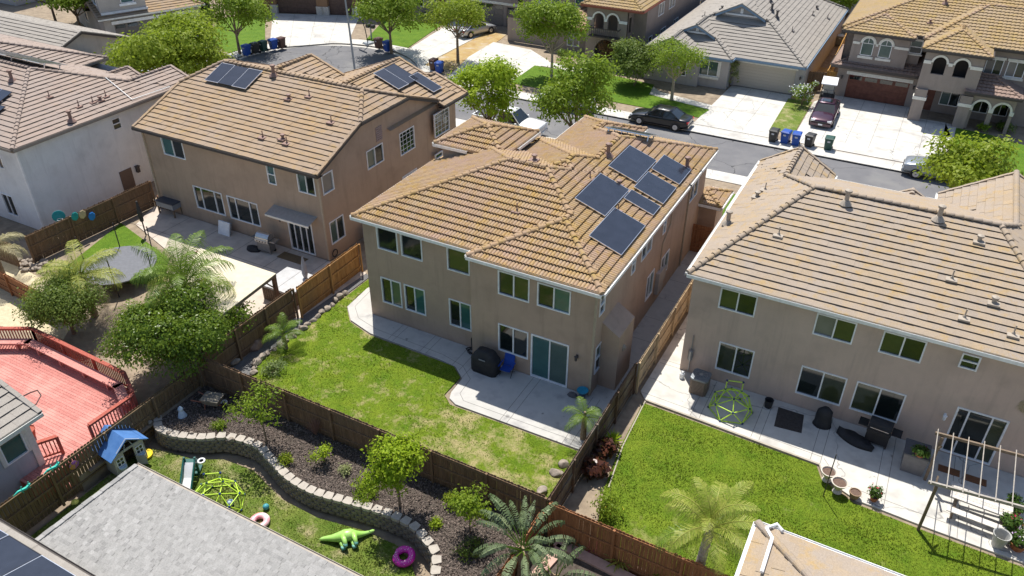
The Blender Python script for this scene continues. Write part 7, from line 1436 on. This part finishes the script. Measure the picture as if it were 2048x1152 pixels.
for i_, (q, r_) in enumerate((((337, 866), .1), ((384, 866), .09), ((462, 880), .13), ((300, 845), .12))): rock('rock', ['small pale pebble ornament behind the first cap blocks', 'tiny white stone behind the cap blocks by the bark bed', 'dark round stone sitting on the retaining wall cap', 'light stone at the end of the retaining wall'][i_], *G(*q, .06), .05, r_, 90+i_)
# terraced planter walls at the bottom
PKB = mat('pink_planter', (.52, .33, .27), (.6, .4, .33), scale=3, rough=.85, bmp=.3, bscale=30)
pw = thing('planter_wall', 'pink rendered garden planter walls at the bottom of the photo', 'planter wall', (-6, 14, -.6), world=True); zt = .05
for (p, q) in (((1112, 1082), (1260, 1156)), ((1125, 1092), (1070, 1152))): p = Vector((*G(*p, zt), -.7)); q = Vector((*G(*q, zt), -.7)); q = q+(q-p)*.6; d = (q-p).normalized(); n = Vector((-d.y, d.x, 0)); b = MB(); b.obox(p-n*.2, q-p, n*.4, (0, 0, zt+.7)); b.build('wall', PKB, pw)
sheet('planting_bed', [(-8.1, 17.6), (3, 17.6), (3, 16.2), (-5.8, 16.2), (-6.6, 15.6), (-7.0, 12), (-8.1, 12)], -.6, -.05, MULCH)

# ---------------------------------------------------------------- trees and plants
LY = leafmat('leaf_lime', (.20, .29, .014), (.36, .42, .035), .45); LG = leafmat('leaf_green', (.15, .25, .014), (.28, .37, .03), .45); LD = leafmat('leaf_dark', (.06, .125, .012), (.21, .29, .028), .35, .35); LO = leafmat('leaf_olive', (.08, .14, .018), (.20, .26, .045), .35)
LB_ = leafmat('leaf_bright', (.26, .40, .012), (.42, .52, .03), .45); LPM = leafmat('palm_green', (.10, .19, .02), (.24, .34, .06), .3, .4); LPY = leafmat('palm_yellow', (.26, .33, .045), (.52, .5, .13), .3, .5); LPT = leafmat('palm_tan', (.36, .33, .17), (.55, .48, .3), .2, .6); LR = leafmat('leaf_red', (.06, .02, .015), (.13, .05, .03), .15, .3); LRB = leafmat('leaf_rust', (.2, .09, .04), (.3, .15, .07), .3)
LW = leafmat('leaf_variegated', (.2, .26, .06), (.5, .5, .28), .3); BK_ = MATS['bark']; PB = MATS['pale_bark']; TRK = mat('palm_trunk', (.2, .14, .09), (.33, .25, .17), scale=8, bmp=.7)
def nearY(px, py, Y): x, z = onY(px, py, Y); return x, z
ST = 'street trees in front gardens'
for args in ((348, 112, 4.7, 'big lime-green tree in front of the pale garage at the upper left', 7.9, 5.0, LY, 11, 13, .17), (462, 12, 4.6, 'darker green tree on the cul-de-sac lawn beside the row of bins', 7.4, 3.9, LG, 12, 9, .16), (776, 18, 4.2, 'bright green tree shading the lawn beside the mailboxes', 7.6, 3.9, LG, 13, 10, .16)):
    px, py, zc, lb, H, Rc, m, sd_, nl, lf = args; x, y = G(px, py, zc); tree('tree', lb, ST, x, y, H, Rc, m, BK_, seed=sd_, nl=nl, leaf=lf, dens=5, clump=15, spread=.33, trunk_h=2.0, cat='tree')
tree('tree', 'sparse yellowish tree with a bare dark trunk above the dry strip', ST, *G(916, 124), 7.0, 3.1, LY, BK_, seed=14, nl=11, leaf=.14, dens=5, clump=13, spread=.3, trunk_h=2.6)
tree('tree', 'round green tree on the small lawn in front of the balcony tower house', ST, *G(1103, 155), 7.8, 3.3, LG, PB, seed=15, nl=11, leaf=.16, dens=6, clump=15, spread=.3, trunk_h=2.5)
x, z = nearY(976, 182, 49.0); tree('tree', 'full lime-green tree by the near kerb, in front of the white pickup', ST, x, 49.0, z+2.7, 2.75, LB_, BK_, seed=16, nl=11, leaf=.15, dens=8, clump=15, spread=.26, trunk_h=max(1.5, z-2.5), rz=2.9)
x, z = nearY(1156, 196, 48.8); tree('tree', 'loose green tree rising behind the villa roof at the near kerb', ST, x, 48.8, z+3.0, 2.8, LG, BK_, seed=17, nl=13, leaf=.15, dens=7, clump=13, spread=.3, trunk_h=max(1.5, z-2.6), rz=3.2)
x, z = nearY(1908, 332, 49.0); tree('tree', 'wide yellow-green tree at the right beyond the pale roof', ST, x+1.0, 48.6, z+1.7, 2.8, LY, BK_, seed=18, nl=13, leaf=.15, dens=6, clump=15, spread=.3, trunk_h=max(1.2, z-1.6), rz=1.9)
x, y = G(1343, 200); tree('tree', 'small feathery tree on the long front lawn above the black sedan', ST, x, y, 5.6, 2.7, LG, PB, seed=19, nl=10, leaf=.11, dens=6, clump=12, spread=.28, trunk_h=2.0)
x, y = G(1268, 172); shrub('shrub', 'large grey-green shrub beside the balcony tower house', x, y, 0, 3.9, 2.6, LO, seed=20, leaf=.13, dens=24, clump=16, nl=8, spread=.25); x, y = G(1212, 128); shrub('shrub', 'rust-red shrub at the entry of the balcony tower house', x, y, 0, 2.2, 1.0, LRB, seed=21, dens=18)
x, y = G(1458, 172); shrub('shrub', 'variegated pale shrub in a tub beside the beige garage door', x, y, 0, 2.6, .8, LW, seed=22, dens=20, leaf=.12); x, y = G(1603, 212); shrub('shrub', 'white-flowering rounded shrub between two driveways', x, y, 0, 2.1, 1.1, LG, seed=23, dens=20, leaf=.1, flowers=(WHITE, 380, .12))
for q, lb, h_, r_, m in (((1125, 118), 'low dark hedge plants under the window of the balcony tower house', .8, 1.0, LD), ((1330, 55), 'green shrub in the side yard of the balcony tower house', 1.8, .9, LG), ((850, 42), 'dark shrub bed by the taupe house entry', 1.0, 1.3, LD), ((818, 44), 'low green shrub beside the taupe house path', .8, 1.0, LG), ((395, 62), 'dark shrub beside the pale house path', 1.3, 1.4, LD), ((2010, 262), 'dark low shrub below the arched porch', .7, .9, LD), ((1965, 262), 'small flowering plant in the stone-edged bed by the arched porch', .6, .5, LG)):
    x, y = G(*q); shrub('shrub', lb, x, y, 0, h_, r_, m, seed=int(q[0]), dens=16)
for q, lb, z_, r_ in (((1660, 10), 'dense green tree behind the grey-roofed low house', 2.5, 3.6), ((1600, -30), 'dark green tree beyond the back fence of the low house', 2.5, 3.5), ((2040, -8), 'green tree behind the ochre-tile house at the top right', 3, 3.5), ((1720, -40), 'leafy tree behind the left side of the ochre-tile house', 3, 3.5)): x, y = G(*q, z_); tree('tree', lb, 'trees behind the far houses', x, max(y, 92), 5.5, r_, LG, BK_, seed=int(q[0]), nl=9, leaf=.2, dens=4, clump=14, spread=.4)

for q, lb, H_, r_ in (((40, 40), 'green tree beyond the grey-roofed house at the top left', 6.5, 3.6), ((-10, 20), 'second green tree beyond the grey roof at the photo edge', 7, 4.0), ((150, 15), 'bushy tree behind the pale house at the top left', 6, 3.2)): x, y = G(*q, 3); tree('tree', lb, 'trees behind the far houses', x, y+6, H_, r_, LG, BK_, seed=int(q[0])+300, nl=9, leaf=.2, dens=4, clump=14, spread=.4)

# middle left thicket
x, y = G(345, 682, 2.0); tree('tree', 'dark glossy green tree overhanging the fence by the red deck', 'garden trees', x, y, 4.0, 2.55, LD, BK_, seed=31, nl=19, leaf=.085, dens=17, clump=26, spread=.2, trunk_h=.9, rz=1.9, trunk_r=.1)
x, y = G(130, 618, 1.5); tree('tree', 'olive-green bushy tree beside the pale straw ground', 'garden trees', x, y, 3.1, 2.0, LO, BK_, seed=32, nl=14, leaf=.075, dens=20, clump=20, spread=.25, trunk_h=.7, rz=1.5, trunk_r=.09)
x, y = G(455, 640, 1.8); tree('tree', 'smaller green tree at the fence corner near the dark gravel', 'garden trees', x, y, 3.0, 1.15, LD, BK_, seed=33, nl=7, leaf=.1, dens=18, clump=14, spread=.2, trunk_h=.8, rz=1.1, trunk_r=.06)
x, y = G(374, 590, 2.7); palm('palm_tree', 'tall queen palm with arching fronds over the cream canopy', x, y, 0, 3.1, 3.3, 19, LPM, TRK, 41, .2, leaflen=.8, n=62, w=.02, hang=.7, el0=1.5, droop=1.9, older=LPY)
x, y = G(165, 560, 2.2); palm('palm_tree', 'yellowing palm leaning over the trampoline', x, y, 0, 2.3, 2.7, 15, LPY, TRK, 42, .15, leaflen=.7, n=54, w=.018, hang=.65, el0=1.2, older=LPT)
x, y = G(10, 560); palm('palm_tree', 'pale dusty palm at the left photo edge against the picket fence', x, y, 0, 1.9, 2.1, 12, LPT, TRK, 43, .15, leaflen=.6, n=44, w=.016, hang=.6, older=LPT)
x, y = G(572, 697); palm('palm_tree', 'small fan of bright palm fronds beside the rock edging', x, y, 0, .7, 1.35, 13, LPM, TRK, 44, .1, leaflen=.42, n=34, w=.012, hang=.35, el0=1.35)
x, y = G(1166, 878); palm('palm_tree', 'young palm on the middle patio beside the weathered fence', x, y, 0, 1.15, 1.15, 10, LPM, TRK, 45, .12, leaflen=.38, n=34, w=.011, hang=.4, el0=1.1)
x, y = G(1396, 1140, 1.0); palm('palm_tree', 'yellow-green feather palm in front of the right lawn, bottom of the photo', x, y, -.4, 3.3, 2.3, 14, LPY, mat('pale_trunk', (.33, .28, .22), (.45, .4, .33), scale=8, bmp=.7), 46, .16, leaflen=.62, n=60, w=.013, hang=.6, el0=1.5, lean=(.1, .1), droop=2.1, older=LPM)
x, y = G(2095, 770, 4.2); palm('palm_tree', 'drooping pale fronds hanging in at the right photo edge', x, y, 0, 4.0, 1.7, 12, LPT, TRK, 47, .17, leaflen=.5, n=44, w=.014, hang=.7, el0=.8, droop=2.2)

def giant(label, x, y, z, th, nl_, seed):
    t = thing('bird_of_paradise', label, 'broad-leaved plant', (x, y, z)); g = random.Random(seed); b = MB()
    for k in range(5): b.tube([(g.uniform(-.15, .15), g.uniform(-.15, .15), 0), (g.uniform(-.2, .2), g.uniform(-.2, .2), th)], [.11, .09], 8)
    b.build('trunk', mat('fibre_trunk', (.2, .13, .08), (.36, .27, .17), scale=10, bmp=.7), t, (0, 0, 0))
    for k in range(nl_):
        az = k*2.4+g.uniform(-.25, .25); el = g.uniform(.35, 1.35); L1 = g.uniform(.6, 1.0); L2 = g.uniform(1.0, 1.5); wd = g.uniform(.12, .17); ca, sa = math.cos(az), math.sin(az); side = Vector((-sa, ca, 0)); p = Vector((0, 0, th-.2)); e = el; ds = L1/4; pts = [p.copy()]
        for _ in range(4): p = p+Vector((ca*math.cos(e), sa*math.cos(e), math.sin(e)))*ds; pts.append(p.copy()); e -= .04
        S = MB(); S.tube(pts, .022, 5, uv=(3.5, .5)); n = 16; pl2 = []
        for i in range(n+1): pl2.append((p.copy(), e)); p = p+Vector((ca*math.cos(e), sa*math.cos(e), math.sin(e)))*(L2/n); e -= g.uniform(.05, .11)
        S.build('stalk', LPM, t, (0, 0, 0)); F = MB()
        for i in range(n):
            f0, f1 = i/n, (i+1)/n; w0 = wd*math.sin(math.pi*(.06+.9*f0))**.6; w1 = wd*math.sin(math.pi*(.06+.9*f1))**.6; a0, b0 = pl2[i][0], pl2[i+1][0]
            for s_ in (-1, 1):
                gap = g.uniform(0, .02) if g.random() < .55 else .045; dr = g.uniform(.0, .2); q = lambda c, w_, d_: c+side*s_*w_+Vector((0, 0, .05*w_-d_))
                b1 = a0.lerp(b0, 1-gap/(L2/n)); m0 = q(a0, w0*.55, -.05); m1 = q(b1, w1*.55, -.05); F.face([a0, b1, m1, m0], (k+.5, .5)); F.face([m0, m1, q(b1, w1, dr*.6+.02), q(a0, w0, dr*.6)], (k+.5, .5))
        F.build('leaf', LGI, t, (0, 0, 0))
    return t
LGI = leafmat('giant_leaf', (.13, .18, .08), (.24, .29, .16), .15, .25)
x, y = G(1048, 1150, 0.2); giant('huge paddle-leaved plant with torn grey-green leaves at the bottom centre', x, y-.1, -.6, 2.4, 23, 5); x, y = G(1100, 1150, .5); giant('lower torn-leaf plant beside the huge paddle-leaved one', x+.2, y, -.6, 1.0, 8, 9)
def rosette(name, label, x, y, z, r, n, m, seed, w=.05, up=.9, cat='plant'):
    t = thing(name, label, cat, (x, y, z)); g = random.Random(seed); b = MB()
    for k in range(n):
        az = k*2.4; el = up*(1-k/n)+.12+g.uniform(-.1, .1); ca, sa = math.cos(az), math.sin(az); s_ = Vector((-sa, ca, 0)); L_ = r*g.uniform(.8, 1.1); p0 = Vector((ca*.04, sa*.04, .05)); p1 = p0+Vector((ca*math.cos(el), sa*math.cos(el), math.sin(el)))*L_*.55; p2 = p1+Vector((ca*math.cos(el-.35), sa*math.cos(el-.35), math.sin(el-.35)))*L_*.45; u = (k+.5, seed+.5)
        b.face([p0-s_*w*.4, p1-s_*w, p1+Vector((0, 0, -.02)), p0], u); b.face([p0, p1+Vector((0, 0, -.02)), p1+s_*w, p0+s_*w*.4], u); b.face([p1-s_*w, p2, p1+Vector((0, 0, -.02))], u); b.face([p1+Vector((0, 0, -.02)), p2, p1+s_*w], u)
    b.build('leaf_rosette', m, t, (0, 0, 0)); c = MB(); c.lathe([(.06, -.05), (.05, .08), (0, .1)], (0, 0, 0), 8); c.build('stem', TRK, t, (0, 0, 0)); return t
x, y = G(1240, 1122, 0); rosette('spiky_plant', 'yellow-green spiky rosette by the red-brown fence', x, y, -.05, .62, 46, LPY, 3, .04); x, y = G(1335, 1150, 0); rosette('cycad', 'dark green spiky cycad below the red-brown fence', x, y, -.05, .85, 60, LD, 4, .045, .8); x, y = G(1150, 1082, 0); rosette('spiky_plant', 'grey-green strappy plant beside the torn-leaf plant', x, y, -.05, .7, 34, leafmat('grey_leaf', (.12, .15, .09), (.2, .23, .15), .15), 5, .05, 1.2)
x, y = G(1186, 1095, 0); rosette('spiky_plant', 'small magenta-leaved plant against the red-brown fence', x, y, -.05, .4, 20, leafmat('magenta_leaf', (.25, .02, .08), (.4, .05, .15), .2), 6, .04, 1.1)
x, y = G(1225, 885); rosette('spiky_plant', 'bright green strappy plant at the top of the narrow soil strip', x, y, 0, .55, 34, LB_, 7, .035, 1.2)
for q, lb, sd_ in (((1216, 912), 'dark red broad-leaved plant in the soil strip, upper of two clumps', 8), ((1192, 950), 'dark red broad-leaved plant in the soil strip, lower of two clumps', 9)): x, y = G(*q); shrub('shrub', lb, x, y, 0, .75, .55, LR, seed=sd_, leaf=.2, dens=7, clump=7, spread=.13)
x, y = G(1212, 1022); shrub('shrub', 'rounded green shrub with yellow tips at the bottom of the soil strip', x, y, 0, 1.0, .72, LG, seed=50, leaf=.06, dens=22, clump=14, flowers=(mat('yellow_petal', (.6, .45, .05)), 25, .05))
# bark bed
x, y = G(533, 882); tree('tree', 'young sparse staked tree in the bark bed', 'young trees in the bark bed', x, y, 3.3, 1.05, LG, BK_, seed=51, nl=8, leaf=.085, dens=13, clump=9, spread=.16, trunk_h=1.2, rz=.95, trunk_r=.035, z=-.02)
sk = MB(); sk.tube([(x+.12, y-.1, 0), (x+.12, y-.1, 1.5)], .03, 6); sk.tube([(x+.12, y-.1, 1.1), (x+1.1, y+.25, 1.35)], .012, 4); tag(sk.build('tree_stake', WD), 'wooden stake tied to the young sparse tree', 'stake')
x, y = G(800, 1012); tree('tree', 'bright lime young tree with a full crown in the bark bed', 'young trees in the bark bed', x, y, 3.7, 1.15, LB_, BK_, seed=52, nl=12, leaf=.085, dens=26, clump=14, spread=.15, trunk_h=.95, rz=1.35, trunk_r=.05, z=-.02)
x, y = G(940, 1065); tree('tree', 'small slender green tree near the fence at the right of the bark bed', 'young trees in the bark bed', x, y, 2.5, .78, LG, BK_, seed=53, nl=9, leaf=.075, dens=26, clump=11, spread=.13, trunk_h=.75, rz=.85, trunk_r=.03, z=-.02)
for q, lb, h_, r_, m, lf, de in (((648, 925), 'airy yellow-green shrub with a thin stem in the bark bed', .95, .42, LB_, .06, 13), ((735, 985), 'low spreading green patch under the lime young tree', .35, .75, LG, .06, 20), ((690, 945), 'little grey-green variegated tuft in the bark bed', .3, .2, LW, .05, 12), ((572, 925), 'small yellow and red plant behind the cap blocks', .35, .35, LY, .05, 11), ((872, 1052), 'tiny yellow-green plant right of the lime young tree', .25, .18, LB_, .05, 14), ((950, 1105), 'low dark green shrub below the slender tree', .4, .65, LO, .055, 15), ((435, 855), 'small green plant at the shade edge of the bark bed', .3, .3, LG, .05, 9), ((905, 1010), 'bare leggy plant with few yellow leaves by the fence', .7, .3, LY, .05, 4)):
    x, y = G(*q); shrub('shrub', lb, x, y, -.02, h_, r_, m, seed=int(q[0]+q[1]), leaf=lf, dens=de, clump=10, spread=.09, nl=6)
x, y = G(632, 870); tw = thing('dead_shrub', 'dead twiggy reddish shrub against the dark fence in the bark bed', 'shrub', (x, y, 0)); b = MB(); g_ = random.Random(6)
for k in range(26):
    a = g_.uniform(0, 6.28); r_ = g_.uniform(.1, .45); h_ = g_.uniform(.6, 1.15); m_ = Vector((math.cos(a)*r_*.4, math.sin(a)*r_*.4, h_*.5)); b.tube([(0, 0, 0), m_, (math.cos(a)*r_, math.sin(a)*r_, h_)], [.015, .01, .003], 4, cap=False)
    for j in range(3): e_ = m_+Vector((g_.uniform(-.2, .2), g_.uniform(-.2, .2), g_.uniform(.1, .35))); b.tube([m_, e_], [.006, .002], 4, cap=False)
b.build('twigs', mat('dead_twig', (.25, .13, .1), (.33, .2, .16)), tw, (0, 0, 0))
x, y = G(548, 745); shrub('shrub', 'pale sprawling shrub on the bare corner of the middle lawn', x, y, 0, .55, .75, leafmat('pale_leaf', (.16, .23, .07), (.26, .32, .13), .3), seed=61, leaf=.06, dens=14, clump=10, nl=7, spread=.12)

# ---------------------------------------------------------------- grass blades and bark chips (uncountable)
def inpoly(P, X, Y):
    P = np.array(P); ins = np.zeros(len(X), bool); n = len(P)
    for i in range(n):
        a, b = P[i], P[(i+1) % n]; c = (a[1] > Y) != (b[1] > Y)
        with np.errstate(divide='ignore', invalid='ignore'): ins ^= c & (X < (b[0]-a[0])*(Y-a[1])/(b[1]-a[1])+a[0])
    return ins
def scatter(P, dens, seed):
    g = np.random.default_rng(seed); P = np.array(P); lo, hi = P.min(0), P.max(0); N = int((hi-lo).prod()*dens); X = g.uniform(lo[0], hi[0], N); Y = g.uniform(lo[1], hi[1], N); k = inpoly(P, X, Y); return X[k], Y[k], g
def tufts(name, label, P, z, m, dens, seed, hgt=.06):
    X, Y, g = scatter(P, dens, seed); N = len(X); pat = .5+.5*np.sin(X*1.3+np.sin(Y*.9)*2)*np.cos(Y*1.7+X*.4); h = hgt*(.45+.9*pat)*g.uniform(.5, 1.4, N); a = g.uniform(0, 6.283, N); w = g.uniform(.012, .03, N); l = g.uniform(0, 6.283, N); s = h*g.uniform(.3, 1.0, N)
    v = np.empty((N, 3, 3)); v[:, 0] = np.c_[X-np.cos(a)*w, Y-np.sin(a)*w, np.full(N, z-.01)]; v[:, 1] = np.c_[X+np.cos(a)*w, Y+np.sin(a)*w, np.full(N, z-.01)]; v[:, 2] = np.c_[X+np.cos(l)*s, Y+np.sin(l)*s, z+h]
    me = bpy.data.meshes.new(name); me.vertices.add(3*N); me.vertices.foreach_set('co', v.ravel().astype(np.float32)); me.loops.add(3*N); me.loops.foreach_set('vertex_index', np.arange(3*N, dtype=np.int32)); me.polygons.add(N); me.polygons.foreach_set('loop_start', np.arange(0, 3*N, 3, dtype=np.int32)); me.polygons.foreach_set('loop_total', np.full(N, 3, np.int32))
    ul = me.uv_layers.new(name='UVMap'); ul.data.foreach_set('uv', (np.repeat(g.integers(0, 999, (N, 2)), 3, axis=0)+.5).ravel().astype(np.float32)); me.materials.append(m); me.update(calc_edges=True); me.validate(); o = bpy.data.objects.new(name, me); COL.objects.link(o); o['kind'] = 'stuff'; tag(o, label, 'grass')
GB = leafmat('blade', (.09, .16, .009), (.23, .285, .026), .3, .6); GBR = leafmat('blade_right', (.095, .16, .01), (.235, .285, .03), .3, .6); GBD = leafmat('blade_dry', (.09, .15, .02), (.24, .26, .06), .3, .6)
tufts('grass', 'mown green grass blades on the middle lawn', C_LAWN, .03, GB, 240, 1, .04); tufts('grass', 'mown green grass blades on the right lawn', R_LAWN, .03, GBR, 400, 2, .05); tufts('grass', 'mown grass blades on the play lawn', P_LAWN, -.7, GBD, 420, 3, .05)
def chips(name, label, P, z, m, dens, seed, size):
    X, Y, g = scatter(P, dens, seed); o = quadcloud(name, np.c_[X, Y, z+g.uniform(0, .03, len(X))], size, m, None, seed=seed, upbias=.55, aspect=1.9); o['kind'] = 'stuff'; tag(o, label, 'bark chips')
CH = leafmat('bark_chip', (.055, .042, .036), (.33, .26, .22), 0, .9)
chips('bark_chips', 'dark bark chips covering the planting bed', BED, -.01, CH, 420, 4, .05)
for o in list(bpy.data.objects):
    if '_o' in o: del o['_o']
